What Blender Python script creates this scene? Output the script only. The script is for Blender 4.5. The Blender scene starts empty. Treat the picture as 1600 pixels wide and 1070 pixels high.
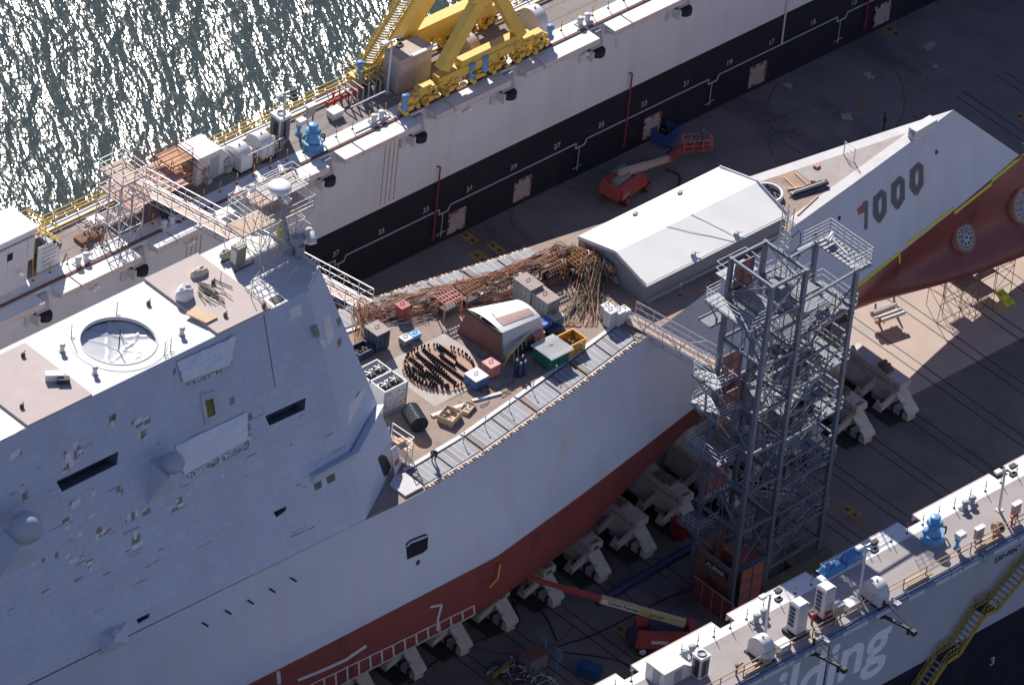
import bpy, bmesh, math, random
from mathutils import Vector, Matrix, noise
from mathutils.geometry import tessellate_polygon
R_ = math.radians
random.seed(7)
S = bpy.context.scene
COL = S.collection
# ---------------------------------------------------------------- camera
RM = Matrix(((0.7292101588902931, -0.678681774761953, 0.08742764309506917),
             (-0.36407596646304513, -0.49297572033657105, -0.7902048024421506),
             (0.5793973030789776, 0.54439506588929, -0.6065746264230006)))   # rows: camera right, down, forward
CP = Vector((-402.9931088030858, -378.64770659776616, 421.8959824705209))
FP = 13563.0
cam = bpy.data.objects.new('camera', bpy.data.cameras.new('camera')); COL.objects.link(cam)
cam.data.sensor_width = 36.0; cam.data.lens = FP / 1600 * 36.0
cam.data.clip_start = 10.0; cam.data.clip_end = 9000.0
right, down, fwd = RM[0], RM[1], RM[2]
cam.matrix_world = Matrix(((right[0], -down[0], -fwd[0], CP[0]), (right[1], -down[1], -fwd[1], CP[1]),
                           (right[2], -down[2], -fwd[2], CP[2]), (0, 0, 0, 1)))
S.camera = cam
# ---------------------------------------------------------------- sky, sun, exposure
SUN = Vector((0.60, 1.25, 1.0)).normalized()
elev = math.asin(SUN.z)
w = bpy.data.worlds.new('World'); S.world = w; w.use_nodes = True
nt = w.node_tree; bg = nt.nodes['Background']
sky = nt.nodes.new('ShaderNodeTexSky'); sky.sky_type = 'NISHITA'; sky.sun_disc = False
sky.sun_elevation = elev; sky.sun_rotation = math.atan2(SUN.x, SUN.y)
sky.air_density = 1.0; sky.dust_density = 0.0; sky.ozone_density = 1.5
tint = nt.nodes.new('ShaderNodeMix'); tint.data_type = 'RGBA'; tint.blend_type = 'MULTIPLY'; tint.inputs[0].default_value = 1.0; tint.inputs[7].default_value = (1.10, 0.965, 1.17, 1)
nt.links.new(sky.outputs['Color'], tint.inputs[6]); nt.links.new(tint.outputs[2], bg.inputs['Color']); bg.inputs['Strength'].default_value = 0.068
sl = bpy.data.lights.new('sun', 'SUN'); sl.energy = 5.0; sl.angle = R_(0.53); sl.color = (1.0, 0.95, 0.87)
so = bpy.data.objects.new('sun', sl); COL.objects.link(so)
so.rotation_euler = SUN.to_track_quat('Z', 'Y').to_euler()
so.location = (0, 0, 120)
S.view_settings.view_transform = 'Standard'; S.view_settings.look = 'None'
S.view_settings.exposure = 0.45; S.view_settings.gamma = 1.0

# ---------------------------------------------------------------- helpers
def ray(px, py):
    return RM.transposed() @ Vector((px - 800, py - 535, FP))
def W(px, py, z):
    d = ray(px, py); return CP + d * ((z - CP.z) / d.z)
def WY(px, py, y):
    d = ray(px, py); return CP + d * ((y - CP.y) / d.y)
def WP(px, py, p, n):
    d = ray(px, py); return CP + d * ((p - CP).dot(n) / d.dot(n))
def lerp(a, b, t): return a + (b - a) * t
def tab(T, x):
    if x <= T[0][0]: return T[0][1]
    for (a, u), (b, v) in zip(T, T[1:]):
        if x <= b: return u + (v - u) * (x - a) / (b - a)
    return T[-1][1]
V = Vector
OFF = {}
def tag(o, label=None, cat=None, group=None, kind=None):
    if label: o['label'] = label
    if cat: o['category'] = cat
    if group: o['group'] = group
    if kind: o['kind'] = kind
    return o
def thing(name, label, cat, loc=(0, 0, 0), group=None):
    o = bpy.data.objects.new(name, None); COL.objects.link(o); o.location = loc
    o.empty_display_size = 0.3; OFF[o.name] = V(loc)
    return tag(o, label, cat, group)
class MB:
    def __init__(s): s.v = []; s.f = []; s.m = []; s.sm = []; s.c = 0
    def add(s, vs, fs, m=None, smooth=False):
        n = len(s.v); s.v += [V(p) for p in vs]
        for f in fs: s.f.append([i + n for i in f]); s.m.append(s.c if m is None else m); s.sm.append(smooth)
        return s
    def b(s, x0, x1, y0, y1, z0, z1, m=None):
        return s.hexa([(x0, y0, z0), (x1, y0, z0), (x1, y1, z0), (x0, y1, z0), (x0, y0, z1), (x1, y0, z1), (x1, y1, z1), (x0, y1, z1)], m)
    def hexa(s, p, m=None):
        return s.add(p, [(3, 2, 1, 0), (4, 5, 6, 7), (0, 1, 5, 4), (1, 2, 6, 5), (2, 3, 7, 6), (3, 0, 4, 7)], m)
    def box(s, c, sz, rz=0, m=None):
        """box standing on point c"""
        c = V(c); x, y, z = sz[0] / 2, sz[1] / 2, sz[2]; q = Matrix.Rotation(rz, 3, 'Z')
        return s.hexa([c + q @ V(p) for p in ((-x, -y, 0), (x, -y, 0), (x, y, 0), (-x, y, 0), (-x, -y, z), (x, -y, z), (x, y, z), (-x, y, z))], m)
    def bar(s, a, b, w=0.1, h=None, m=None, up=(0, 0, 1)):
        a, b = V(a), V(b); h = h or w; d = b - a
        if d.length < 1e-6: return s
        d.normalize(); u = V(up)
        if abs(d.dot(u)) > 0.98: u = V((1, 0, 0))
        r = d.cross(u).normalized() * (w / 2); u = r.cross(d).normalized() * (h / 2)
        return s.hexa([a - r - u, a + r - u, b + r - u, b - r - u, a - r + u, a + r + u, b + r + u, b - r + u], m)
    def tube(s, a, b, r=0.05, n=6, m=None, r2=None, smooth=True, cap=True):
        a, b = V(a), V(b); d = b - a
        if d.length < 1e-6: return s
        r2 = r if r2 is None else r2
        q = d.to_track_quat('Z', 'Y').to_matrix(); vs = []
        for i in range(n):
            t = 2 * math.pi * i / n; e = q @ V((math.cos(t), math.sin(t), 0)); vs += [a + e * r, b + e * r2]
        s.add(vs, [(2 * i, 2 * ((i + 1) % n), 2 * ((i + 1) % n) + 1, 2 * i + 1) for i in range(n)], m, smooth)
        if cap: s.add(vs, [tuple(2 * i for i in reversed(range(n))), tuple(2 * i + 1 for i in range(n))], m)
        return s
    def path(s, pts, r=0.05, n=6, m=None):
        for a, b in zip(pts, pts[1:]): s.tube(a, b, r, n, m)
        return s
    def prism(s, pts, vec, m=None):
        n = len(pts); vec = V(vec); pts = [V(p) for p in pts]
        vs = pts + [p + vec for p in pts]
        return s.add(vs, [tuple(reversed(range(n))), tuple(range(n, 2 * n))] + [(i, (i + 1) % n, (i + 1) % n + n, i + n) for i in range(n)], m)
    def lathe(s, c, prof, n=20, m=None, axis=(0, 0, 1), smooth=True, caps=True):
        c = V(c); q = V(axis).to_track_quat('Z', 'Y').to_matrix(); vs = []
        for r, z in prof:
            for i in range(n):
                t = 2 * math.pi * i / n; vs.append(c + q @ V((r * math.cos(t), r * math.sin(t), z)))
        fs = []
        for k in range(len(prof) - 1):
            for i in range(n): fs.append((k * n + i, k * n + (i + 1) % n, (k + 1) * n + (i + 1) % n, (k + 1) * n + i))
        s.add(vs, fs, m, smooth)
        e = len(prof) - 1
        if not caps: return s
        if prof[0][0] > 1e-3: s.add(vs[:n], [tuple(reversed(range(n)))], m)
        if prof[-1][0] > 1e-3: s.add(vs[e * n:], [tuple(range(n))], m)
        return s
    def grid(s, fn, nu, nv, m=None, smooth=True):
        vs = [fn(i / nu, j / nv) for j in range(nv + 1) for i in range(nu + 1)]
        return s.add(vs, [(j * (nu + 1) + i, j * (nu + 1) + i + 1, (j + 1) * (nu + 1) + i + 1, (j + 1) * (nu + 1) + i) for j in range(nv) for i in range(nu)], m, smooth)
    def holes(s, loops, m=None):
        tri = tessellate_polygon([[V(p) for p in L] for L in loops]); vs = [p for L in loops for p in L]
        return s.add(vs, [tuple(t) for t in tri], m)
    def build(s, name, mat, parent=None, origin=None, norm=True):
        me = bpy.data.meshes.new(name)
        off = OFF.get(parent.name, V((0, 0, 0))) if parent else V(origin or (0, 0, 0))
        me.from_pydata([tuple(p - off) for p in s.v], [], s.f)
        for mm in (mat if isinstance(mat, (list, tuple)) else [mat]): me.materials.append(mm)
        me.polygons.foreach_set('material_index', s.m); me.polygons.foreach_set('use_smooth', s.sm)
        if norm:
            bm = bmesh.new(); bm.from_mesh(me); bmesh.ops.recalc_face_normals(bm, faces=bm.faces); bm.to_mesh(me); bm.free()
        me.update()
        o = bpy.data.objects.new(name, me); COL.objects.link(o)
        if parent: o.parent = parent; OFF[o.name] = off
        else: o.location = off; OFF[o.name] = off
        return o
def dup(root, loc, rz=0.0, label=None):
    r = root.copy(); COL.objects.link(r); r.location = loc; r.rotation_euler = (0, 0, rz)
    if label: r['label'] = label
    for ch in root.children:
        c = ch.copy(); COL.objects.link(c); c.parent = r
        for g in ch.children:
            d = g.copy(); COL.objects.link(d); d.parent = c
    return r
def spread(proto, places, group=None):
    """places: (loc, rz, label); the first is the prototype itself"""
    out = []
    if group: proto['group'] = group
    for i, (loc, rz, label) in enumerate(places):
        if i == 0: first = (loc, rz, label); continue
        out.append(dup(proto, loc, rz, label))
    proto.location = first[0]; proto.rotation_euler = (0, 0, first[1])
    if first[2]: proto['label'] = first[2]
    return [proto] + out

# ---------------------------------------------------------------- materials
MATS = {}
def mat(name, col, rough=0.6, metal=0.0, var=0.12, sc=1.2, stain=None, bump=0.0, bsc=None, spec=0.5, streak=None):
    """stain = (colour, threshold 0..1, scale); streak = (colour, amount) vertical runs"""
    if name in MATS: return MATS[name]
    m = bpy.data.materials.new(name); MATS[name] = m; m.use_nodes = True
    t = m.node_tree; N = t.nodes; L = t.links; bs = N['Principled BSDF']
    bs.inputs['Roughness'].default_value = rough; bs.inputs['Metallic'].default_value = metal
    bs.inputs['Specular IOR Level'].default_value = spec
    tc = N.new('ShaderNodeTexCoord'); out = tc.outputs['Object']
    nz = N.new('ShaderNodeTexNoise'); nz.inputs['Scale'].default_value = sc; nz.inputs['Detail'].default_value = 5; nz.inputs['Roughness'].default_value = 0.65
    L.new(out, nz.inputs['Vector'])
    mx = N.new('ShaderNodeMix'); mx.data_type = 'RGBA'
    c = V(col); mx.inputs[6].default_value = (*(c * (1 - var)), 1); mx.inputs[7].default_value = (*[min(1, k * (1 + var)) for k in c], 1)
    mr = N.new('ShaderNodeMapRange'); mr.inputs[1].default_value = 0.3; mr.inputs[2].default_value = 0.7
    L.new(nz.outputs[0], mr.inputs[0]); L.new(mr.outputs[0], mx.inputs[0]); last = mx.outputs[2]
    def layer(last, c, fac):
        m2 = N.new('ShaderNodeMix'); m2.data_type = 'RGBA'; m2.inputs[7].default_value = (*c, 1)
        L.new(last, m2.inputs[6]); L.new(fac, m2.inputs[0]); return m2.outputs[2]
    for st in (stain if isinstance(stain, list) else [stain] if stain else []):
        n2 = N.new('ShaderNodeTexNoise'); n2.inputs['Scale'].default_value = st[2]; n2.inputs['Detail'].default_value = 6; n2.inputs['Roughness'].default_value = 0.6
        mp = N.new('ShaderNodeMapping'); mp.inputs['Location'].default_value = (st[2] * 7.3, 3.1 * st[1] * 9, 1.7)
        if len(st) > 3: mp.inputs['Scale'].default_value = st[3]
        L.new(out, mp.inputs[0]); L.new(mp.outputs[0], n2.inputs['Vector'])
        r2 = N.new('ShaderNodeMapRange'); r2.inputs[1].default_value = st[1]; r2.inputs[2].default_value = st[1] + 0.1
        L.new(n2.outputs[0], r2.inputs[0]); last = layer(last, st[0], r2.outputs[0])
    if streak:
        n3 = N.new('ShaderNodeTexNoise'); n3.inputs['Scale'].default_value = 1.0; n3.inputs['Detail'].default_value = 5
        mp = N.new('ShaderNodeMapping'); mp.inputs['Scale'].default_value = (0.75, 0.75, 0.05)
        L.new(out, mp.inputs[0]); L.new(mp.outputs[0], n3.inputs['Vector'])
        r3 = N.new('ShaderNodeMapRange'); r3.inputs[1].default_value = 0.48; r3.inputs[2].default_value = 0.75; r3.inputs[4].default_value = streak[1]
        L.new(n3.outputs[0], r3.inputs[0]); last = layer(last, streak[0], r3.outputs[0])
    L.new(last, bs.inputs['Base Color'])
    if bump:
        bp = N.new('ShaderNodeBump'); bp.inputs['Strength'].default_value = bump; bp.inputs['Distance'].default_value = 0.05
        n4 = N.new('ShaderNodeTexNoise'); n4.inputs['Scale'].default_value = bsc or sc * 4; n4.inputs['Detail'].default_value = 4
        L.new(out, n4.inputs['Vector']); L.new(n4.outputs[0], bp.inputs['Height']); L.new(bp.outputs[0], bs.inputs['Normal'])
    m['last'] = ''
    return m
RUST = (0.23, 0.09, 0.04)
def seams(m, bw, rh, c=.9, ms=.012, u=(0, 0), var=.97):
    t = m.node_tree; N = t.nodes; L = t.links; bs = N['Principled BSDF']; src = bs.inputs['Base Color'].links[0].from_socket
    tc = N.new('ShaderNodeTexCoord'); sp = N.new('ShaderNodeSeparateXYZ'); L.new(tc.outputs['Object'], sp.inputs[0]); cb = N.new('ShaderNodeCombineXYZ'); L.new(sp.outputs[u[0]], cb.inputs[0]); L.new(sp.outputs[2 if u[0] == 0 and u[1] == 0 else u[1]], cb.inputs[1])
    br = N.new('ShaderNodeTexBrick'); br.inputs['Scale'].default_value = 1.0; br.inputs['Brick Width'].default_value = bw; br.inputs['Row Height'].default_value = rh; br.inputs['Mortar Size'].default_value = ms; br.inputs['Mortar Smooth'].default_value = .5
    br.inputs['Color1'].default_value = (1, 1, 1, 1); br.inputs['Color2'].default_value = (var, var, var, 1); br.inputs['Mortar'].default_value = (c, c, c, 1); L.new(cb.outputs[0], br.inputs['Vector'])
    mx = N.new('ShaderNodeMix'); mx.data_type = 'RGBA'; mx.blend_type = 'MULTIPLY'; mx.inputs[0].default_value = 1; L.new(src, mx.inputs[6]); L.new(br.outputs[0], mx.inputs[7]); L.new(mx.outputs[2], bs.inputs['Base Color'])
M_wallgrey = mat('wing_wall_grey', (0.655, 0.67, 0.68), 0.7, var=0.05, sc=0.25, streak=((0.53, 0.51, 0.49), 0.35), stain=((0.3, 0.24, 0.19), 0.70, 0.5, (1, 1, 0.25)))
seams(M_wallgrey, 5.5, 2.2, .92, .02, var=.985)
M_black = mat('wing_wall_black', (0.012, 0.014, 0.024), 0.55, var=0.3, sc=0.4, stain=((0.02, 0.02, 0.028), 0.56, 0.6, (1, 1, 0.3)))
M_white = mat('white_paint', (0.70, 0.68, 0.66), 0.5, var=0.05, sc=1.5, stain=((0.60, 0.52, 0.46), 0.70, 1.4))
M_wedge = mat('walkway_edge', (0.62, 0.50, 0.46), 0.7, var=0.12, sc=1.2, stain=((0.34, 0.16, 0.1), 0.62, 2.0))
M_deckbr = mat('wing_deck', (0.25, 0.215, 0.205), 0.85, var=0.12, sc=0.8, stain=[((0.38, 0.33, 0.31), 0.58, 0.5), ((0.25, 0.19, 0.16), 0.66, 1.7)], bump=0.1)
M_deckpale = mat('near_wing_deck', (0.35, 0.31, 0.30), 0.85, var=0.07, sc=0.6, stain=[((0.28, 0.245, 0.24), 0.6, 0.35), ((0.32, 0.25, 0.22), 0.74, 1.7)], bump=0.1)
M_rail = mat('rusty_rail', (0.16, 0.07, 0.045), 0.85, var=0.3, sc=3)
M_rust = mat('rust_brown', (0.24, 0.11, 0.06), 0.9, var=0.25, sc=2.5)
M_rubber = mat('rubber', (0.02, 0.021, 0.025), 0.8)
M_dark = mat('dark_steel', (0.035, 0.038, 0.045), 0.7, var=0.2)
M_grey = mat('grey_paint', (0.34, 0.35, 0.37), 0.55, var=0.08, stain=(RUST, 0.72, 2))
M_lgrey = mat('light_grey_paint', (0.58, 0.58, 0.58), 0.5, var=0.06, sc=1.5, stain=((0.45, 0.38, 0.33), 0.7, 1.5))
M_beige = mat('beige_paint', (0.44, 0.36, 0.31), 0.7, var=0.1, stain=((0.26, 0.2, 0.16), 0.62, 1.2))
M_yel = mat('crane_yellow', (0.72, 0.48, 0.09), 0.45, var=0.07, sc=0.8, stain=((0.42, 0.27, 0.07), 0.68, 1.6), streak=((0.5, 0.33, 0.1), 0.35))
M_yel2 = mat('rail_yellow', (0.66, 0.42, 0.06), 0.6, var=0.15, sc=2)
M_tan = mat('rail_tan', (0.55, 0.36, 0.2), 0.7, var=0.2, sc=2, stain=(RUST, 0.65, 3))
M_blue = mat('capstan_blue', (0.10, 0.29, 0.52), 0.4, var=0.1, stain=((0.12, 0.13, 0.2), 0.7, 3))
M_red = mat('red_paint', (0.45, 0.035, 0.03), 0.5, var=0.15)
M_pink = mat('faded_red', (0.55, 0.2, 0.16), 0.6, var=0.15, sc=2, stain=((0.35, 0.12, 0.09), 0.6, 2))
M_alu = mat('galvanised', (0.55, 0.55, 0.56), 0.4, 0.6, var=0.1, sc=3)
seams(M_deckpale, 3.2, 2.1, .80, .025, (0, 1), .95); seams(M_deckbr, 2.6, 1.5, .75, .03, (0, 1), .93)
M_num = mat('number_white', (0.42, 0.42, 0.42), 0.7)
M_numk = mat('number_black', (0.03, 0.03, 0.035), 0.7)
M_glassk = mat('dark_glass', (0.02, 0.03, 0.04), 0.15)
M_wood = mat('plywood', (0.60, 0.43, 0.27), 0.8, var=0.12, sc=1.5)
M_plank = mat('scaffold_plank', (0.55, 0.42, 0.34), 0.85, var=0.2, sc=2.5)
M_tarpw = mat('white_tarp', (0.72, 0.75, 0.80), 0.45, var=0.05, sc=1)
M_hose3 = mat('red_hose', (0.55, 0.11, 0.09), .6, var=.3)
M_hose4 = mat('pale_hose', (0.50, 0.38, 0.30), .6, var=.3)
M_hose = mat('orange_hose', (0.46, 0.21, 0.12), 0.7, var=0.35, sc=1.5)
M_hose2 = mat('tan_hose', (0.45, 0.30, 0.18), 0.75, var=0.35, sc=1.5)
M_hosek = mat('black_hose', (0.03, 0.028, 0.028), 0.6, var=0.3)
M_hazard = mat('hi_vis_yellow', (0.72, 0.72, 0.05), 0.6, var=0.1)

# ---------------------------------------------------------------- water
def water_mat():
    m = bpy.data.materials.new('water'); m.use_nodes = True; t = m.node_tree; N = t.nodes; L = t.links; bs = N['Principled BSDF']
    bs.inputs['Base Color'].default_value = (0.045, 0.06, 0.055, 1); bs.inputs['Roughness'].default_value = 0.15; bs.inputs['IOR'].default_value = 1.33
    tc = N.new('ShaderNodeTexCoord'); mp = N.new('ShaderNodeMapping'); mp.vector_type = 'TEXTURE'; mp.inputs['Rotation'].default_value = (0, 0, math.atan2(SUN.y, SUN.x)); mp.inputs['Scale'].default_value = (2.9, 1.0, 1)
    L.new(tc.outputs['Object'], mp.inputs[0])
    prev = None
    for sc, ds, det in ((0.14, 0.8, 2), (0.58, 0.44, 3), (1.8, 0.14, 3)):
        n = N.new('ShaderNodeTexNoise'); n.inputs['Scale'].default_value = sc; n.inputs['Detail'].default_value = det; n.inputs['Roughness'].default_value = 0.55; n.inputs['Distortion'].default_value = 0.25
        L.new(mp.outputs[0], n.inputs['Vector']); b = N.new('ShaderNodeBump'); b.inputs['Strength'].default_value = 1.0; b.inputs['Distance'].default_value = ds
        L.new(n.outputs[0], b.inputs['Height'])
        if prev: L.new(prev, b.inputs['Normal'])
        prev = b.outputs[0]
    L.new(prev, bs.inputs['Normal']); return m
tag(MB().add([(-2600, -2600, -3.5), (2600, -2600, -3.5), (2600, 2600, -3.5), (-2600, 2600, -3.5)], [(0, 1, 2, 3)]).build('water', water_mat()), kind='structure')

# ---------------------------------------------------------------- dock floor
M_floor = mat('dock_floor', (0.165, 0.148, 0.145), 0.85, var=0.18, sc=0.3, stain=[((0.10, 0.09, 0.095), 0.54, 0.16, (1, 0.35, 1)), ((0.17, 0.15, 0.14), 0.60, 0.3, (.4, 1, 1)), ((0.26, 0.17, 0.10), 0.71, 0.22), ((0.05, 0.048, 0.05), 0.70, 0.5), ((0.33, 0.31, 0.28), 0.75, 0.3)], bump=0.15)
M_sunpatch = mat('painted_sun_patch', (0.46, 0.365, 0.31), 0.9, var=0.08, sc=0.35, stain=[((0.40, 0.34, 0.31), 0.56, 0.25, (1, 0.4, 1)), ((0.52, 0.34, 0.24), 0.62, 0.2), ((0.34, 0.29, 0.27), 0.70, 0.6), ((0.55, 0.5, 0.45), 0.72, 0.3)], bump=0.15)  # paler floor colour with the sunlight under the bow painted in
mb = MB(); mb.b(-115, 115, -53.7, 19.1, -2.9, 0.0)
seams(M_floor, 9.85, 4.6, .86, .035, (0, 1), .90)
tag(mb.build('dock_floor', M_floor), kind='structure')
mb = MB(); mb.add([(17.4, -24.3, .004), (75, -24.3, .004), (75, -12, .004), (17.4, -12, .004)], [(0, 1, 2, 3)]); tag(mb.build('painted_sun_patch', M_sunpatch), kind='structure')  # sheet laid where the sun patch falls, its brightness painted on
mb = MB(); joints = []
k = -26
while 19.35 + 4.925 * k < 112:
    for d in (-0.49, 0.49): joints.append(19.35 + 4.925 * k + d)
    k += 1
for x in joints: mb.b(x - 0.055, x + 0.055, -48.3, 2.6, 0.001, 0.012)
tag(mb.build('floor_seams', M_dark), kind='structure')
def patch(name, pts, m, z=.012):
    P = [W(a, b, z) for a, b in pts]; return tag(MB().add(P, [tuple(range(len(P)))]).build(name, m), kind='structure')
M_pp = mat('pale_patch_floor', (.30, .30, .28), .9, var=.3, sc=3); M_rp = mat('rust_patch_floor', (.20, .13, .07), .9, var=.4, sc=2.5)
_rp = random.Random(17)
for cx, cy, a, b, an, mm in ((1452, 72, 11, 6, -.5, M_pp), (1358, 118, 9, 5, .5, M_pp), (1371, 122, 9, 5, .3, M_rp), (1412, 150, 12, 4, -.4, M_rp), (1345, 166, 11, 7, .2, M_rp), (1322, 183, 12, 6, .1, M_pp), (1340, 186, 9, 5, 0, M_rp), (1446, 120, 6, 9, 0, M_rp), (1462, 104, 5, 3, 0, M_pp), (1298, 200, 10, 4, 0, M_rp), (1232, 134, 9, 4, .4, M_pp), (1250, 205, 6, 3, 0, M_rp), (930, 965, 26, 5, .6, mat('pale_run', (.14, .14, .15), .8)), (1340, 815, 14, 6, .3, M_rp), (1000, 985, 6, 4, 0, M_rp)):
    L_ = []
    for k in range(16):
        t_ = k * math.pi / 8; r_ = _rp.uniform(.55, 1.15); x_, y_ = a * r_ * math.cos(t_), b * r_ * math.sin(t_); L_.append((cx + x_ * math.cos(an) - y_ * math.sin(an), cy + x_ * math.sin(an) + y_ * math.cos(an)))
    patch('floor_stain', L_, mm)
M_tyre = mat('tyre_mark', (.098, .088, .09), .9, var=.35, sc=2)
def arc(cx, cy, r, a0, a1, w_=.16):
    c = W(cx, cy, .009); mb = MB(); n = 26
    for k in range(n):
        t0, t1 = lerp(a0, a1, k / n), lerp(a0, a1, (k + 1) / n); p = lambda t, rr_: V((c.x + math.cos(t) * rr_, c.y + math.sin(t) * rr_ * .9, .009)); mb.add([p(t0, r), p(t1, r), p(t1, r + w_), p(t0, r + w_)], [(0, 1, 2, 3)])
    tag(mb.build('tyre_track', M_tyre), kind='structure')
for q in ((1345, 175, 8.2, 1.9, 3.5), (1290, 220, 5, 1.2, 2.9), (905, 330, 6, .4, 2.6), (880, 340, 4.4, .2, 2.8), (1180, 190, 9, .5, 1.8), (1200, 185, 7.2, .4, 1.9), (800, 960, 5, 3, 5.4), (1200, 150, 12, 5.2, 6.3)): arc(*q)
# ---------------------------------------------------------------- far wing wall
ZT = 15.0; YF = 13.25; YB = 19.25
def txt(body, size, o, xd, yd, m, parent, name, off=0.0, align='LEFT', ext=0.004, shear=0.0, sx=1.0):
    c = bpy.data.curves.new(name, 'FONT'); c.body = body; c.size = size; c.offset = off; c.align_x = align; c.extrude = ext; c.shear = shear
    tmp = bpy.data.objects.new('tmp', c); COL.objects.link(tmp)
    me = bpy.data.meshes.new_from_object(tmp.evaluated_get(bpy.context.evaluated_depsgraph_get()))
    bpy.data.objects.remove(tmp); bpy.data.curves.remove(c)
    xd, yd = V(xd).normalized(), V(yd).normalized(); nn = xd.cross(yd); o = V(o)
    offp = OFF.get(parent.name, V((0, 0, 0))) if parent else V((0, 0, 0))
    for v in me.vertices: v.co = o + xd * v.co.x * sx + yd * v.co.y + nn * v.co.z - offp
    me.materials.clear(); me.materials.append(m); me.name = name
    ob = bpy.data.objects.new(name, me); COL.objects.link(ob)
    if parent: ob.parent = parent; OFF[ob.name] = offp
    return ob
fw = thing('dock_wing_wall', 'long far wing wall of the floating dock, grey over black with a white pipe line and yellow crane on top', 'dock wall', (0, YF, 0))
MB().b(-115, 115, YF, YB, 6.69, ZT).build('upper_plating', M_wallgrey, fw)
MB().b(-115, 115, YF, YB, -3.4, 6.69).build('lower_plating', M_black, fw)
MB().b(-115, 115, 14.9, YB, ZT, ZT + 0.006).build('deck_plating', M_deckbr, fw)
MB().b(-115, 115, 13.62, 14.9, ZT, ZT + 0.012).build('painted_edge', M_white, fw)
MB().b(-115, 115, 18.6, YB, ZT + 0.006, ZT + 0.14).build('outer_kerb', M_white, fw)
MB().b(-115, 115, 13.36, 13.6, ZT, ZT + 0.1).build('crane_rail', M_rail, fw)
mb = MB()
for x in range(-114, 114, 2): mb.b(x, x + 1.98, 15.9, 15.96, ZT + 0.007, ZT + 0.013); mb.b(x, x + 1.98, 17.4, 17.45, ZT + 0.007, ZT + 0.013)
mb.build('deck_seams', M_rust, fw)
FX = [-39.5 + 9.86 * k for k in range(-7, 16)]
def walkway(x0, x1):
    mb = MB(); mb.b(x0, x1, 11.88, 13.24, ZT - 0.10, ZT, 0); mb.b(x0, x1, 11.86, 11.94, ZT - 0.55, ZT - 0.1, 1); mb.b(x0, x1, 12.45, 12.53, ZT - 0.4, ZT - 0.1, 2)
    x = x0 + 0.3
    while x < x1 - 0.3: mb.add([(x, 11.94, ZT - 0.5), (x, 13.24, ZT - 1.2), (x, 13.24, ZT - 0.1), (x, 11.94, ZT - 0.1), (x + .06, 11.94, ZT - 0.5), (x + .06, 13.24, ZT - 1.2), (x + .06, 13.24, ZT - 0.1), (x + .06, 11.94, ZT - 0.1)], [(0, 1, 2, 3), (7, 6, 5, 4), (0, 4, 5, 1), (1, 5, 6, 2)], 2); x += 1.6
    mb.build('walkway', [M_white, M_wedge, M_wallgrey], fw)
for f in FX:
    walkway(f + 1.05, f + 2.95); walkway(f + 3.1, f + 9.86 - 0.62)
for f in FX:
    mb = MB(); mb.lathe((f, 12.55, 12.75), [(0.05, 0), (0.62, 0.0), (0.64, 0.06), (0.64, 0.5), (0.58, 0.58), (0.05, 0.6)], 24)
    fr = mb.build('fender_roller', M_rubber, fw)
    mb = MB(); mb.b(f - 0.95, f + 0.55, 12.55, 13.24, 13.4, 13.5); mb.b(f - 0.95, f - 0.75, 12.15, 13.24, 12.55, 13.5); mb.b(f - 1.45, f - 0.95, 13.0, 13.24, 12.2, 13.6); mb.b(f - .8, f + .5, 12.6, 13.24, 12.55, 12.7)
    mb.build('bracket', M_lgrey, fr)
    MB().add([(f - 0.9, 12.5, 13.6), (f + 0.5, 12.5, 13.6), (f + 0.5, 13.24, 13.6), (f - 0.9, 13.24, 13.6), (f - 0.5, 12.9, 14.8), (f + 0.5, 12.9, 14.8), (f + 0.5, 13.24, 14.8), (f - 0.5, 13.24, 14.8)],
             [(0, 1, 2, 3), (4, 5, 6, 7), (0, 1, 5, 4), (1, 2, 6, 5), (2, 3, 7, 6), (3, 0, 4, 7)]).build('hood', M_grey, fr)
# white pipe line with jogs, drain pipes
zp = 3.62; xs = [-30.0]
mb = MB(); y = YF - 0.09
jogs = [WY(577 - 48, 400, YF).x, WY(735 - 30, 300, YF).x + 0, WY(905, 225, YF).x, WY(1112, 125, YF).x, WY(1314, 28, YF).x]
jogs = [jogs[0], WY(692, 322, YF).x, WY(905, 222, YF).x, WY(1112, 122, YF).x, WY(1313, 27, YF).x, WY(1313, 27, YF).x + 16.5]
x = -60
for j in jogs:
    mb.tube((x, y, zp), (j - 0.45, y, zp), 0.07); mb.tube((j - 0.45, y, zp + .03), (j - 0.45, y, zp - 0.5), 0.07)
    mb.tube((j - 0.45, y, zp - 0.5), (j + 0.55, y, zp - 0.5), 0.07); mb.tube((j + 0.55, y, zp - 0.5), (j + 0.75, y, zp), 0.07); mb.tube((j, y, zp - 0.5), (j, y, zp - 2.9), 0.05); mb.tube((j - .5, y, zp - 2.6), (j + .5, y, zp - 2.5), 0.04)
    x = j + 0.75
mb.tube((x, y, zp), (112, y, zp), 0.07); mb.build('service_pipe', M_grey, fw)
for (px, py) in ((985, 112), (685, 258), (1362, -60)):
    p = WY(px, py, YF); mb = MB(); yy = YF - 0.25
    mb.path([(p.x - .15, YF, p.z - .1), (p.x - .1, yy, p.z), (p.x, yy, p.z - .1), (p.x, yy, 0.9), (p.x, YF, .9)], 0.07); mb.build('red_riser_pipe', mat('riser_red', (.26, .035, .045), .6), fw)
mb = MB(); p = WY(1229, 0, YF)
mb.tube((p.x, YF - .08, 12), (p.x, YF - .08, 3.7), 0.09); mb.build('white_riser_pipe', M_lgrey, fw)
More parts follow.
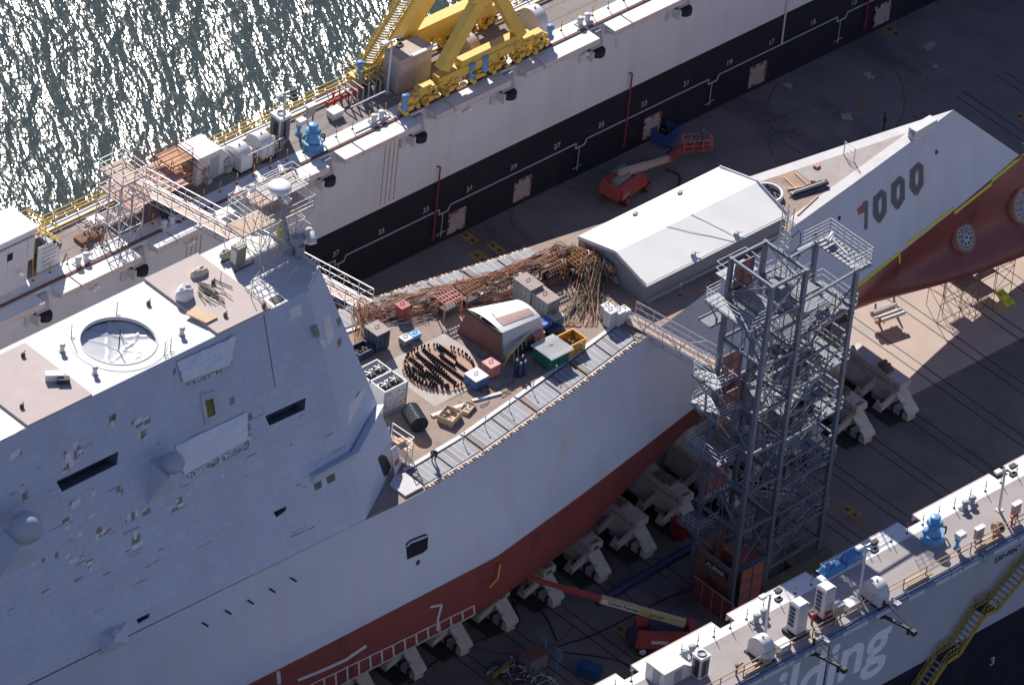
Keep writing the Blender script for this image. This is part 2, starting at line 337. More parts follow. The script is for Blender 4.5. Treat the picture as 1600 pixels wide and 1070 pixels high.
for x, r in ((5.95, 0), (13.29, 1), (27.98, 2), (40.24, 3), (55.03, 4)):
    mb = MB(); mb.b(x - 0.95, x + 0.95, YF - 0.03, YF, 0.45, 2.6, 0)
    rr = random.Random(r)
    for k in range(14):
        u = rr.uniform(-0.9, 0.9); e = rr.choice([0, 1, 2, 3]); s = .12
        if e == 0: mb.b(x + u - s, x + u + s, YF - .06, YF - .03, 2.35, 2.62, 1)
        elif e == 1: mb.b(x + u - s, x + u + s, YF - .06, YF - .03, 0.42, 0.62, 1)
        else: mb.b(x + (e * 2 - 5) * .93 - .12, x + (e * 2 - 5) * .93 + .12, YF - .06, YF - .03, 1.5 + u * .9 - .12, 1.5 + u * .9 + .12, 1)
    mb.build('bolted_hatch_plate', [mat('hatch_plate', (0.33, 0.30, 0.29), .8, var=.12, sc=1.5, stain=((.25, .17, .12), .6, 2)), M_rust], fw)
for t, px, py in (('37', 519, 402), ('35', 590, 368), ('33', 660, 334), ('31', 728, 301), ('29', 797, 267), ('27', 865, 234), ('25', 934, 201), ('23', 1001, 168), ('21', 1067, 136), ('19', 1134, 104), ('17', 1200, 72), ('15', 1265, 41), ('13', 1329, 10)):
    p = WY(px, py, YF); txt(t, 0.72, (p.x, YF - 0.02, p.z), (1, 0, 0), (0, 0, 1), M_num, fw, 'frame_number', off=0.008)
M_streak = mat('rust_streak', (0.43, 0.33, 0.26), 0.8, var=0.15, sc=2)
for px, py in ((303, 385), (612, 240)):
    p = WY(px, py, YF); mb = MB()
    for d in (-0.75, -0.25, 0.22, 0.7): mb.b(p.x + d - 0.07, p.x + d + 0.07, YF - 0.006, YF, 7.0, 14.3)
    mb.build('rust_streak', M_streak, fw)
M_lamp = mat('lamp_glass', (0.85, 0.88, 0.75), 0.2)
for px, py in ((140, 446), (290, 375), (722, 168), (905, 82)):
    p = WY(px, py, YF); mb = MB(); 
    mb.bar((p.x - .3, YF, p.z + .3), (p.x - .1, YF - .5, p.z + .1), .1); mb.lathe((p.x - .22, YF - .6, p.z), [(.05, .2), (.26, .1), (.3, 0), (.02, -.03)], 12); mb.lathe((p.x + .25, YF - .6, p.z + .1), [(.05, .2), (.26, .1), (.3, 0), (.02, -.03)], 12)
    mb.build('wall_lamp', M_lamp, fw)
# outer edge pipes
mb = MB()
for z, yy, r in ((ZT + .25, YB + .1, .07), (ZT + .55, YB + .15, .055), (ZT + 1.05, YB + .1, .04), (ZT + .2, 18.45, .06)):
    mb.tube((-113, yy, z), (113, yy, z), r)
x = -112
while x < 113: mb.bar((x, YB + .08, ZT), (x, YB + .08, ZT + 1.08), .07); x += 2.2
mb.build('outer_railing', M_yel2, fw)
# ---------------------------------------------------------------- near wing wall
YN0 = -48.3; YN1 = -53.85
nb = [WY(1376, 1069, YN1).z, WY(1600, 947.6, YN1).z]; zb = sum(nb) / 2
nw = thing('dock_wing_wall', 'near wing wall of the floating dock with large white letters and a yellow outside stairway', 'dock wall', (0, YN1, 0))
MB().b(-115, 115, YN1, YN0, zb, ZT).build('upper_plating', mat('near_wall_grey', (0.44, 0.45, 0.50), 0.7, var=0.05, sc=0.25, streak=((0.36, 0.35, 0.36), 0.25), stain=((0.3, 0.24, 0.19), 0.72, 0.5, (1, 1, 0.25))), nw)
MB().b(-115, 115, YN1, YN0, -3.4, zb).build('lower_plating', M_black, nw)
MB().b(-115, 115, YN1, -49.15, ZT, ZT + 0.006).build('deck_plating', M_deckpale, nw)
MB().b(-115, 115, -49.15, YN0, ZT, ZT + 0.012).build('painted_edge', M_white, nw)
NXs = [-5.0 + 9.87 * k for k in range(-10, 11)]
for x in NXs:
    a, b_ = x + 0.78, x + 9.87 - 0.78
    mb = MB(); mb.b(a, b_, YN0, -47.42, ZT - .12, ZT + 0.012, 0); mb.b(a, b_, -47.44, -47.33, ZT - .6, ZT + 0.012, 1); mb.build('walkway', [M_white, M_wedge], nw)
    MB().add([(x - .7, YN0, ZT - .4), (x + .7, YN0, ZT - .4), (x + .7, YN0 + .8, ZT - 1.6), (x - .7, YN0 + .8, ZT - 1.6), (x - .7, YN0, ZT - 1.6), (x + .7, YN0, ZT - 1.6)], [(0, 1, 2, 3), (4, 5, 2, 3), (0, 3, 4), (1, 5, 2)]).build('fender_bracket', M_grey, nw)
mb = MB()
gutter = mat('gutter_blue', (0.16, 0.22, 0.32), 0.5, var=.15)
mb.tube((-113, YN1 - .14, ZT - .12), (113, YN1 - .14, ZT - .12), .15, 10); mb.tube((-113, YN1 + .1, ZT + .1), (113, YN1 + .1, ZT + .1), .06, 6)
gt = mb.build('edge_pipe', gutter, nw)
mb = MB(); rr = random.Random(3); x = -60
while x < 60:
    l = rr.choice([.4, .5, .6, 1.6, 2.4, 2.6]); mb.b(x, x + l, YN1 - .36, YN1 - .26, ZT - .46, ZT - .12); x += l + rr.choice([.12, .15, .2, .9, 1.2])
mb.build('white_edge_guard', M_white, nw)
txt('Shipbuilding', 6.0, (WY(1383, 1020, YN1).x + .1, YN1 - .012, WY(1315, 1060, YN1).z), (1, 0, 0), (0, 0, 1), mat('letter_white', (.95, .93, .93), .6), nw, 'painted_lettering', off=0.13, align='RIGHT', sx=.97, shear=0.06)
p = WY(1553, 878, YN1); txt("230'-00\u00bc\"", 0.68, (p.x, YN1 - .012, p.z - .1), (1, 0, 0), (0, 0, 1), M_numk, nw, 'painted_length', off=0.025)
mb = MB(); p = WY(1288, 1060, YN1); mb.b(p.x - .05, p.x + .05, YN1 - .05, YN1, zb, ZT - .4); mb.build('vertical_seam_pipe', M_dark, nw)
p = WY(1546, 1040, YN1); txt('3', 1.1, (p.x, YN1 - .012, p.z), (1, 0, 0), (0, 0, 1), M_num, nw, 'draught_mark', off=0.03)
# swing-out arms on the outside face
for px, py, ex, ey in ((1268, 1018, 1303, 1048), (1377, 960, 1411, 988)):
    a = WY(px, py, YN1); e = WY(ex, ey, YN1 - 3.0); mb = MB()
    mb.bar((a.x, YN1 - .1, a.z), (a.x + .3, YN1 - 3.1, a.z + .3), .2); mb.bar((a.x, YN1 - .1, a.z + 1.3), (a.x + .3, YN1 - 3.0, a.z + .35), .05)
    mb.bar((a.x, YN1 - .1, a.z - .3), (a.x, YN1 - .1, a.z + 1.4), .16); mb.box((a.x + .3, YN1 - 3.1, a.z), (.4, .4, .4)); mb.tube((a.x + .25, YN1 - 2.6, a.z + .1), (a.x + .25, YN1 - 2.6, a.z - .3), .12, 8)
    mb.build('swing_arm', M_dark, nw)
    mb = MB(); mb.bar((a.x + .9, YN1, a.z + 1.2), (a.x + .9, YN1 - .6, a.z + 1.1), .12); mb.box((a.x + .9, YN1 - .65, a.z + .75), (.5, .5, .4)); mb.build('flood_lamp', M_grey, nw)
p = WY(1540, 873, YN1 - .5); mb = MB(); mb.bar((p.x, YN1, p.z + .3), (p.x, YN1 - .5, p.z + .3), .1); mb.lathe((p.x, YN1 - .5, p.z - .2), [(.3, 0), (.34, .15), (.2, .4), (.05, .5)], 12); mb.build('wall_lamp', M_grey, nw)
# outside stairway
def stairway():
    mb = MB(); tr = MB(); lw = MB(); ys = (YN1 - .25, YN1 - 1.35)
    def q(px, py): return WY(px, py, ys[1])
    pts = [q(1640, 855), q(1558, 952), q(1539, 961), q(1499, 1022), q(1479, 1035), q(1420, 1125)]
    for i, (a, b) in enumerate(zip(pts, pts[1:])):
        for yy in ys: mb.bar((a.x, yy, a.z), (b.x, yy, b.z), .1, .32)
        n = max(2, int((a - b).length / .42)); flat = i in (1, 3)
        if not flat:
            for k in range(1, n):
                t = k / n; tr.b(lerp(a.x, b.x, t) - .1, lerp(a.x, b.x, t) + .1, ys[1] + .05, ys[0] - .05, lerp(a.z, b.z, t) + .04, lerp(a.z, b.z, t) + .08)
        else: lw.b(min(a.x, b.x), max(a.x, b.x), ys[1] + .05, ys[0] - .05, min(a.z, b.z) + .0, min(a.z, b.z) + .05)
        for yy in ys:
            for h in (.55, 1.05): mb.tube((a.x, yy, a.z + h), (b.x, yy, b.z + h), .035)
            for k in range(0, 5):
                t = k / 4; mb.tube((lerp(a.x, b.x, t), yy, lerp(a.z, b.z, t)), (lerp(a.x, b.x, t), yy, lerp(a.z, b.z, t) + 1.05), .03)
    o = mb.build('stairway', mat('stair_yellow', (.42, .29, .05), .6, var=.15), nw); tr.build('stair_treads', M_grey, o); lw.build('landing', M_dark, o)
stairway()
mb = MB()
for z, r in ((ZT + .55, .04), (ZT + 1.05, .045)): mb.tube((-113, YN1 + .55, z), (113, YN1 + .55, z), r)
x = -112
while x < 113: mb.bar((x, YN1 + .55, ZT), (x, YN1 + .55, ZT + 1.08), .07); x += 2.4
for x0 in (-28, -11, -3.5, 4): mb.bar((x0, YN1 + .3, ZT + .35), (x0 + 2.6, YN1 + .3, ZT + .35), .14); mb.bar((x0, YN1 + .75, ZT + .35), (x0 + 2.6, YN1 + .75, ZT + .35), .14)
mb.build('outer_railing', M_tan, nw)
# ---------------------------------------------------------------- the ship
def ZD(X): return 20.9 + (29 - X) * .0155
def ZW(X): return 12.35 + (38 - X) * .0115
def YC(X): return -17.6 - .012 * (29 - max(X, -30))
HD = [(-95, 10.68), (-60, 10.68), (-44, 10.72), (-41, 10.8), (-37, 10.65), (-32, 10.15), (-26, 9.25), (-22.5, 8.75), (-13, 7.1), (-8, 6.3), (8, 3.45), (18, 1.9), (24.5, .85), (29.25, 0)]
HW = [(-95, 12.3), (-50, 12.3), (-31.7, 12.15), (-21.3, 10.6), (-13.4, 9.25), (-5, 7.75), (10.5, 5.2), (21, 3.5), (30, 1.85), (38.4, 0)]
KL = [(-95, 5.2), (-10, 5.2), (10, 5.6), (20.6, 5.5), (24.5, 4.9), (30.5, 3.9), (40, 1.9), (46, 1.2), (52, 1.6)]
UB = [(-95, 1), (52, 1)]
def underrow(X, t):
    """t 0 at the waterline, 1 at the keel -> half breadth, height"""
    hw = tab(HW, X); zk = tab(KL, X); z = lerp(ZW(X), zk, t)
    full = max(0, min(1, (16 - X) / 36.0))
    k = (1 - t ** (2.0 + 4.6 * full)) ** (0.5)
    v = (1 - t) ** 0.75
    h = hw * lerp(v, k, full)
    if X > 12:                                              # sonar dome swelling low down at the bow
        s = min(1, (X - 12) / 22.0); s = s * s * (3 - 2 * s)
        h = h * (1 - s * .25 * math.sin(math.pi * t)) + s * 2.7 * math.exp(-((t - .80) / .17) ** 2) * (1 if t < 1 else 0) * (0.0 if X > 51.5 else 1)
    if t >= 1: h = 0
    return h, z
M_hull = mat('hull_grey', (0.525, 0.56, 0.63), 0.5, var=0.04, sc=0.12, streak=((0.48, 0.46, 0.47), .45), stain=[((0.53, 0.49, 0.47), .62, .22, (1, 1, .3)), ((0.46, 0.48, 0.55), .60, .12)], spec=.4, bump=.35, bsc=.45)
seams(M_hull, 7.5, 2.3, .90, .025)
M_bottom = mat('hull_red', (0.235, 0.058, 0.05), 0.42, var=0.12, sc=0.3, stain=[((0.14, 0.04, 0.04), .58, .4, (1, 1, .5)), ((.3, .12, .07), .72, .8)])
seams(M_bottom, 6.0, 1.9, .85, .03)
ship = thing('warship', 'grey warship with red bottom, angular deckhouse and number 1000 on its bow', 'warship', (-20, -18, 4))
XS = [-95 + 1.5 * i for i in range(0, 83)]
def hull_near(u, v, side=-1):
    """u along, v from deck 0 to waterline 1"""
    xe = lerp(29.25, 38.4, v); X = -95 + u * (xe + 95)
    hd = tab(HD, -95 + u * (29.25 + 95)); hw = tab(HW, -95 + u * (38.4 + 95))
    xd = -95 + u * 124.25; xw = -95 + u * 133.4
    return V((X, YC(X) + side * lerp(hd, hw, v), lerp(ZD(xd), ZW(xw), v)))
mb = MB()
for sd in (-1, 1): mb.grid(lambda u, v: hull_near(u, v, sd), 84, 4)
mb.build('hull_side', M_hull, ship)
mb = MB()
for sd in (-1, 1):
    def uf(u, v, sd=sd):
        ends = lerp(38.4, 50.0, min(1, v * 3.2)); X = -95 + u * (ends + 95)
        xx = -95 + u * (38.4 + 95) if v == 0 else X
        if v == 0: return V((xx, YC(xx) + sd * tab(HW, xx), ZW(xx)))
        h, z = underrow(X, v)
        if X > 38.4: z = min(z, lerp(ZW(38.4), tab(KL, X), v)); h = h * max(0, (1 - ((X - 38.4) / 12.2) ** 2)) ** .5
        return V((X, YC(X) + sd * h, z))
    mb.grid(uf, 100, 22)
mb.build('hull_bottom', M_bottom, ship)
from mathutils.bvhtree import BVHTree
HB = BVHTree.FromPolygons([tuple(p) for p in mb.v], mb.f)
def cast(px, py):
    d = ray(px, py).normalized(); h = HB.ray_cast(CP, d, 3000)
    if h[0] is None: return None, None
    n = h[1]; return h[0], (n if n.dot(d) < 0 else -n)
def SHIPY(px, py, up=True):
    """pixel to the near hull side above the waterline"""
    Y = -24.0
    for _ in range(30):
        p = WY(px, py, Y); 
        v = (ZD(p.x) - p.z) / (ZD(p.x) - ZW(p.x)); xe = lerp(29.25, 38.4, v); u = (p.x + 95) / (xe + 95)
        Y = YC(p.x) - lerp(tab(HD, -95 + u * 124.25), tab(HW, -95 + u * 133.4), v)
    return V((p.x, Y, p.z))
HN = V((0.10, -0.93, 0.18)).normalized()
# main deck
M_deck = mat('ship_deck', (0.30, 0.225, 0.185), 0.85, var=0.12, sc=0.8, stain=[((0.47, 0.25, 0.15), .56, .35), ((0.19, 0.15, 0.13), .60, .7), ((0.42, 0.35, 0.31), .68, .7)], bump=.1)
M_edge = mat('deck_edge_grey', (0.55, 0.53, 0.52), 0.7, var=.08, sc=1.2, stain=((.42, .27, .19), .66, 1.6))
M_panel = mat('hatch_panel_grey', (0.27, 0.27, 0.29), 0.7, var=0.12, sc=0.9)
def deck_edge(X, sd, inset=0.0): return V((X, YC(X) + sd * max(0, tab(HD, X) - inset), ZD(X)))
xs = [-95 + 2 * i for i in range(0, 62)] + [29.25]
mb = MB()
for a, b in zip(xs, xs[1:]):
    if b <= 4.1: pass
    mb.add([deck_edge(a, -1), deck_edge(b, -1), deck_edge(b, 1), deck_edge(a, 1)], [(0, 1, 2, 3)])
mb.build('main_deck', M_deck, ship)
def up(p, h): return V((p[0], p[1], p[2] + h))
# pale margin round the bow deck
mb = MB()
bx = [8 + 1.0 * i for i in range(22)] + [29.2]
for sd in (-1, 1):
    for a, b in zip(bx, bx[1:]):
        w0, w1 = .95, .95
        mb.add([up(deck_edge(a, sd), .006), up(deck_edge(b, sd), .006), up(deck_edge(b, sd, w1), .006), up(deck_edge(a, sd, w0), .006)], [(0, 1, 2, 3)])
mb.build('bow_deck_margin', M_edge, ship)
mb = MB(); mb.add([up(deck_edge(13, 1, .95), .005), up(deck_edge(13, -1, .95), .005), up(deck_edge(24, -1, .9), .005), up(deck_edge(24, 1, .9), .005)], [(0, 1, 2, 3)])
mb.build('forecastle_plating', mat('forecastle_grey', (.36, .31, .29), .8, var=.12, sc=1, stain=((.45, .26, .18), .64, 1)), ship)
# missile cell hatches along both deck edges
cell = thing_parent = ship
frame = MB(); gap = MB()
def cells(sd, x0, x1, n, inner, outer):
    mb = MB(); g = MB(); rim = MB()
    for i in range(n):
        a = lerp(x0, x1, i / n); b = lerp(x0, x1, (i + 1) / n)
        A, B = deck_edge(a, sd, outer), deck_edge(b, sd, outer); A2, B2 = deck_edge(a, sd, inner), deck_edge(b, sd, inner)
        pts = [lerp(A, B, .02), lerp(A, B, .97), lerp(A2, B2, .97), lerp(A2, B2, .02)]
        mb.prism([up(p, .03) for p in pts], (0, 0, .09), 0)
        for k in range(1, 5):
            t = k / 5; q0, q1 = lerp(pts[0], pts[1], t), lerp(pts[3], pts[2], t); mb.bar(up(q0, .125), up(q1, .125), .05, .02, 1)
        kk = i % 4
        t0, t1 = kk / 5, kk / 5 + .2
        q = [lerp(pts[0], pts[1], t0), lerp(pts[0], pts[1], t1), lerp(pts[3], pts[2], t1), lerp(pts[3], pts[2], t0)]
        mb.prism([up(p, .121) for p in q], (0, 0, .008), 3)
    g.add([up(deck_edge(x0, sd, outer - .1), .012), up(deck_edge(x1, sd, outer - .1), .012), up(deck_edge(x1, sd, inner + .15), .012), up(deck_edge(x0, sd, inner + .15), .012)], [(0, 1, 2, 3)])
    o = g.build('cell_gutter', M_dark, ship)
    mb.build('cell_hatches', [M_panel, M_lgrey, M_rust, mat('cell_dark', (.2, .175, .175), .7)], o)
    n2 = int((x1 - x0) / .35)
    for i in range(n2):
        a = lerp(x0, x1, i / n2); p = deck_edge(a, sd, .14); rim.box(up(p, .01), (.2, .2, .08), .1 * i, i % 3)
    a, b = deck_edge(x0, sd, inner + .35), deck_edge(x1, sd, inner + .35); rim.bar(up(a, .06), up(b, .06), .34, .1, 3); rim.bar(up(deck_edge(x0, sd, .3), .05), up(deck_edge(x1, sd, .3), .05), .12, .06, 1)
    rim.build('cell_coaming', [M_rust, M_edge, M_wood, M_lgrey], o)
for a, b in zip([-38.2, -31.7, -25.2, -18.9], [-31.9, -25.4, -19.1, -12.6]):
    cells(-1, a, b, 2, 2.3, .45); cells(1, a + 1.2, b + 1.2, 2, 2.3, .35)
mb = MB(); mb.prism([up(deck_edge(-40.3, -1, .3), .01), up(deck_edge(-38.4, -1, .3), .01), up(deck_edge(-38.4, -1, 2.3), .01), up(deck_edge(-39.2, -1, 2.6), .01), up(deck_edge(-40.3, -1, 2.0), .01)], (0, 0, .18)); mb.build('cell_end_plate', M_edge, ship)
# number 1000 on the near bow, pieces a few mm thick on the plating
def cr(u, v): return (1180 + u / 3.8095, 140 + v / 3.8107)
M_digit = mat('digit_grey', (0.13, 0.13, 0.15), .7, var=.15, sc=3); M_digit2 = mat('digit_pale', (0.42, 0.38, 0.40), .7, var=.06)
def decal(loop, h=.012, conv=SHIPY): return [conv(*p) + HN * h for p in loop]
def ringpair(cx, cy, s=1.0):
    o = [(-43, -47), (8, -98), (39, -76), (41, 40), (4, 103), (-16, 103), (-45, 62)]; i = [(-8, -24), (6, -46), (9, -42), (9, 20), (2, 42), (-5, 45), (-9, 28)]
    return [cr(cx + a, cy + b) for a, b in o], [cr(cx + a, cy + b) for a, b in i]
for cx, cy in ((743, 690), (851, 610), (962, 527)):
    o, i = ringpair(cx, cy)
    mb = MB(); mb.holes([decal(o), list(reversed(decal(i)))]); dg = mb.build('hull_number', M_digit, ship)
    mid = lambda k, t: tuple(lerp(a, b, t) for a, b in zip(o[k], i[k]))
    mb = MB(); mb.holes([decal([mid(k, .3) for k in range(7)], .016), list(reversed(decal([mid(k, .72) for k in range(7)], .016)))]); mb.build('number_border', mat('digit_mid', (.10, .10, .115), .7), dg)
mb = MB(); mb.holes([decal([cr(*q) for q in ((640, 672), (664, 658), (672, 668), (670, 826), (654, 838), (646, 830), (650, 735), (640, 735))])]); dg = mb.build('hull_number', M_digit, ship)
mb = MB(); mb.holes([decal([cr(*q) for q in ((606, 712), (640, 680), (648, 690), (650, 728), (612, 748))], .014)]); mb.build('primer_patch', mat('primer_red', (.36, .09, .08), .8), dg)
# masking tape along the waterline
for a, b in (((1599, 242), (1549, 283)), ((1549, 287), (1491, 333)), ((1490, 326), (1416, 381)), ((1406, 394), (1338, 448)), ((1310, 468), (1285, 486))):
    n = 8; mb = MB()
    for k in range(n):
        p = [lerp(a[0], b[0], k / n), lerp(a[1], b[1], k / n)]; q = [lerp(a[0], b[0], (k + 1) / n), lerp(a[1], b[1], (k + 1) / n)]
        mb.add([SHIPY(p[0], p[1] - 2.5) + HN * .02, SHIPY(q[0], q[1] - 2.5) + HN * .02, SHIPY(q[0], q[1] + 2.5) + HN * .05, SHIPY(p[0], p[1] + 2.5) + HN * .05], [(0, 1, 2, 3)])
    mb.build('masking_tape', mat('tape_yellow', (.62, .56, .05), .6, var=.05), ship)
mb = MB(); mb.add([SHIPY(1403, 397) + HN * .05, SHIPY(1406, 396) + HN * .05, SHIPY(1406, 411) + HN * .07, SHIPY(1404, 411) + HN * .07], [(0, 1, 2, 3)])
mb.build('masking_tape', mat('tape_yellow', (.62, .56, .05), .6, var=.05), ship)
# round covers on the bow bottom
for px, py, r in ((1502, 372, 1.05), (1600, 318, 1.45)):
    c, n = cast(min(px, 1597), py); c = c + n * .42
    mb = MB(); mb.lathe(c + n * .0, [(r * 1.18, -1.2), (r * 1.18, .05), (r * .98, .08), (r * .98, -.1)], 32, 0, n, caps=False); o = mb.build('port_ring', mat('bare_rim', (.38, .19, .11), .7, var=.2), ship)
    mb = MB(); mb.lathe(c, [(r * .97, -1.2), (r * .97, .06), (.02, .07)], 32, 0, n, smooth=False)
    q = n.to_track_quat('Z', 'Y').to_matrix()
    for k in range(14):
        t = k * 2 * math.pi / 14; mb.lathe(c + q @ V((math.cos(t) * r * .78, math.sin(t) * r * .78, 0)), [(.07, 0), (.07, .1), (.0, .1)], 8, 1, n)
    for k in range(8):
        t = k * 2 * math.pi / 8 + .2; mb.lathe(c + q @ V((math.cos(t) * r * .52, math.sin(t) * r * .52, 0)), [(.09, 0), (.09, .1), (.0, .1)], 8, 1, n)
    mb.lathe(c, [(r * .3, 0), (r * .3, .14), (0, .14)], 12, 2, n); mb.lathe(c, [(r * .13, 0), (r * .13, .17), (0, .17)], 10, 1, n)
    mb.build('port_cover', [mat('cover_grey', (.33, .33, .35), .6, var=.2, sc=3), M_dark, M_lgrey], o)
# small openings and fittings on the plating
M_void = mat('opening_dark', (.008, .009, .012), .9)
def hole_on(loop, name='hull_opening', m=M_void, h=.01):
    mb = MB(); mb.holes([decal(loop, h)]); return mb.build(name, m, ship)
o = hole_on([(634, 849), (640, 843), (665, 833), (669, 836), (668, 857), (661, 863), (636, 874)], 'hull_door_opening')
mb = MB(); pts = [SHIPY(*p) + HN * .05 for p in ((635, 853), (640, 847), (668, 836))]; mb.path(pts, .1)
mb.build('door_strongback', M_edge, o)
hole_on([(649, 880), (652, 874), (657, 875), (655, 881), (651, 883)], 'side_scuttle', M_dark)
for px, py in ((1311, 341), (1274, 368), (1463, 238), (1248, 398)): hole_on([(px - 2, py - 3), (px + 2, py - 4), (px + 3, py + 2), (px - 2, py + 4)], 'side_scuttle', M_dark)
mb = MB(); pl = [SHIPY(*p) + HN * .02 for p in ((1236, 372), (1248, 361), (1251, 364), (1250, 383), (1238, 396), (1228, 392))]; mb.path(pl, .03); mb.build('panel_outline', M_dark, ship)
for px, py in ((316, 972), (352, 953), (387, 937), (421, 919), (454, 902)):
    a = SHIPY(px, py); mb = MB(); mb.bar(a - HN * .1, a + V((.1, -.55, -.05)), .11, .11); mb.build('scupper_stub', M_dark, ship)
# white scaled marks on the red bottom amidships
M_mark = mat('mark_white', (.55, .53, .53), .7, var=.1, sc=4)
def strip(pts, wpx, conv=SHIPY, h=.0):
    mb = MB(); fine = [pts[0]]
    for a, b in zip(pts, pts[1:]):
        n_ = max(1, int(math.hypot(b[0] - a[0], b[1] - a[1]) / 2.5)); fine += [(lerp(a[0], b[0], k / n_), lerp(a[1], b[1], k / n_)) for k in range(1, n_ + 1)]
    for a, b in zip(fine, fine[1:]):
        d = (V((b[0] - a[0], b[1] - a[1]))).normalized(); n = V((-d.y, d.x)) * wpx / 2
        mb.add([conv(a[0] - n.x, a[1] - n.y) + HN * h, conv(b[0] - n.x, b[1] - n.y) + HN * h, conv(b[0] + n.x, b[1] + n.y) + HN * h, conv(a[0] + n.x, a[1] + n.y) + HN * h], [(0, 1, 2, 3)])
    return mb
def merge(list_):
    m = MB()
    for q in list_: m.add(q.v, q.f)
    return m
def bilge(px, py):
    c, n = cast(px, py)
    while c is None: py -= 1.5; c, n = cast(px, py)
    return c + n * .03
low = [(500, 1067), (560, 1035), (617, 1005), (670, 978), (715, 949), (742, 932)]
def ybot(x, y):
    while cast(x, y)[0] is not None and y < 1100: y += 1.0
    return y - 1.6
def hitc(px, py):
    c, n = cast(px, py)
    while c is None: py -= .7; c, n = cast(px, py)
    return c + n * .02
LX = list(range(470, 742, 9)); LB = [ybot(x, tab([(470, 1040), (738, 905)], x)) for x in LX]; LT = [b - lerp(27, 15, (x - 470) / 270) for x, b in zip(LX, LB)]
sts = [strip([(LX[i], LT[i]), (LX[i + 1], LT[i + 1])], 1.8, hitc) for i in range(len(LX) - 1)] + [strip([(LX[i], LB[i] - 1), (LX[i + 1], LB[i + 1] - 1)], 2.2, hitc) for i in range(len(LX) - 1)]
for i in range(0, len(LX), 2): sts.append(strip([(LX[i], LT[i]), (LX[i] + 1.5, LB[i])], 3.0, hitc))
sts.append(strip([(672, 948), (690, 944), (684, 965), (683, 985)], 3.5, bilge))
sts.append(strip([(465, 1062), (500, 1048), (540, 1030), (572, 1008)], 4.5, bilge)); sts.append(strip([(434, 1045), (436, 1068)], 6, bilge))
merge(sts).build('painted_marks', M_mark, ship)
mb = MB(); mb.path([bilge(774, 868) + HN * .1, bilge(776, 880) + HN * .3, bilge(772, 900) + HN * .35, bilge(760, 915) + HN * .3], .09); mb.build('yellow_guide_strap', mat('strap_ochre', (.5, .33, .06), .7), ship)

# ---------------------------------------------------------------- deckhouse
ZR = 39.8
def g(p): return V(p)
RT = W(482, 455, ZR); RF = W(500, 420, ZR); FT = W(571, 812, 22.03); FF = W(626, 716, 21.95)
ycr = -18.3
yn = W(160, 611, ZR).y
RT = V((RT.x, yn, ZR)); SIDE_N = V((1, 0, 0)).cross(V((0, FT.y - yn, 22.03 - ZR))).normalized()
if SIDE_N.y > 0: SIDE_N = -SIDE_N
def SD(px, py, h=0.0): return WP(px, py, V((0, yn, ZR)), SIDE_N) + SIDE_N * h
QN = (RF - RT).cross(FT - RT).normalized()
if QN.y > 0: QN = -QN
FFp = WP(626, 716, RT, QN)
def QD(px, py, h=0.0): return WP(px, py, RT, QN) + QN * h
def mir(p): return V((p.x, 2 * ycr - p.y, p.z))
M_tile = mat('deckhouse_tile', (0.525, 0.56, 0.64), 0.6, var=0.06, sc=0.35, stain=((0.58, 0.57, 0.62), .6, .3), spec=.35)
def tiles(m):
    t = m.node_tree; N = t.nodes; L = t.links; bs = N['Principled BSDF']; src = bs.inputs['Base Color'].links[0].from_socket
    tc = N.new('ShaderNodeTexCoord'); sp = N.new('ShaderNodeSeparateXYZ'); L.new(tc.outputs['Object'], sp.inputs[0])
    cb = N.new('ShaderNodeCombineXYZ'); L.new(sp.outputs[0], cb.inputs[0])
    mu = N.new('ShaderNodeMath'); mu.operation = 'MULTIPLY'; mu.inputs[1].default_value = 1.08; L.new(sp.outputs[2], mu.inputs[0]); L.new(mu.outputs[0], cb.inputs[1])
    br = N.new('ShaderNodeTexBrick'); br.inputs['Scale'].default_value = 1.0; br.inputs['Brick Width'].default_value = 1.25; br.inputs['Row Height'].default_value = 0.78
    br.inputs['Mortar Size'].default_value = 0.022; br.inputs['Mortar Smooth'].default_value = 0.3; br.inputs['Bias'].default_value = 0
    br.inputs['Color1'].default_value = (1, 1, 1, 1); br.inputs['Color2'].default_value = (.955, .955, .965, 1); br.inputs['Mortar'].default_value = (.78, .78, .81, 1)
    L.new(cb.outputs[0], br.inputs['Vector'])
    mx = N.new('ShaderNodeMix'); mx.data_type = 'RGBA'; mx.blend_type = 'MULTIPLY'; mx.inputs[0].default_value = 1; L.new(src, mx.inputs[6]); L.new(br.outputs[0], mx.inputs[7]); L.new(mx.outputs[2], bs.inputs['Base Color'])
tiles(M_tile)
M_tileq = mat('deckhouse_panel', (0.525, 0.56, 0.64), 0.6, var=0.05, sc=0.35, spec=.35)
XA = -95.0
# openings in the near side: (pixel loops, recess depth)
SLOTS = [([(88, 752), (185, 705), (183, 725), (97, 768)], 1.6), ([(414, 650), (478, 621), (476, 640), (421, 665)], 1.2), ([(427, 800), (448, 790), (447, 797), (432, 808)], .6), ([(213, 967), (234, 957), (233, 964), (216, 974)], .6)]
dh = MB()
side = [V((XA, yn, ZR)), RT, FT, V((XA, FT.y, 22.03 + .3))]
side[3] = V((XA, yn, ZR)) + (FT - RT)
side_loops = [side] + [[SD(*p) for p in L] for L, _ in SLOTS]
dh.holes(side_loops, 0)
qh = [QD(598, 705), QD(606, 697), QD(612, 715), QD(604, 742), QD(598, 738)]
dh.holes([[RT, RF, FFp, FT]], 1)
dh.add([RF, FFp, mir(FFp), mir(RF)], [(0, 1, 2, 3)], 1)
dh.add([mir(RT), mir(RF), mir(FFp), mir(FT)], [(0, 1, 2, 3)], 1)
dh.add([mir(side[0]), mir(RT), mir(FT), mir(side[3])], [(0, 1, 2, 3)], 0)
dho = dh.build('deckhouse', [M_tile, M_tileq], ship, norm=False)
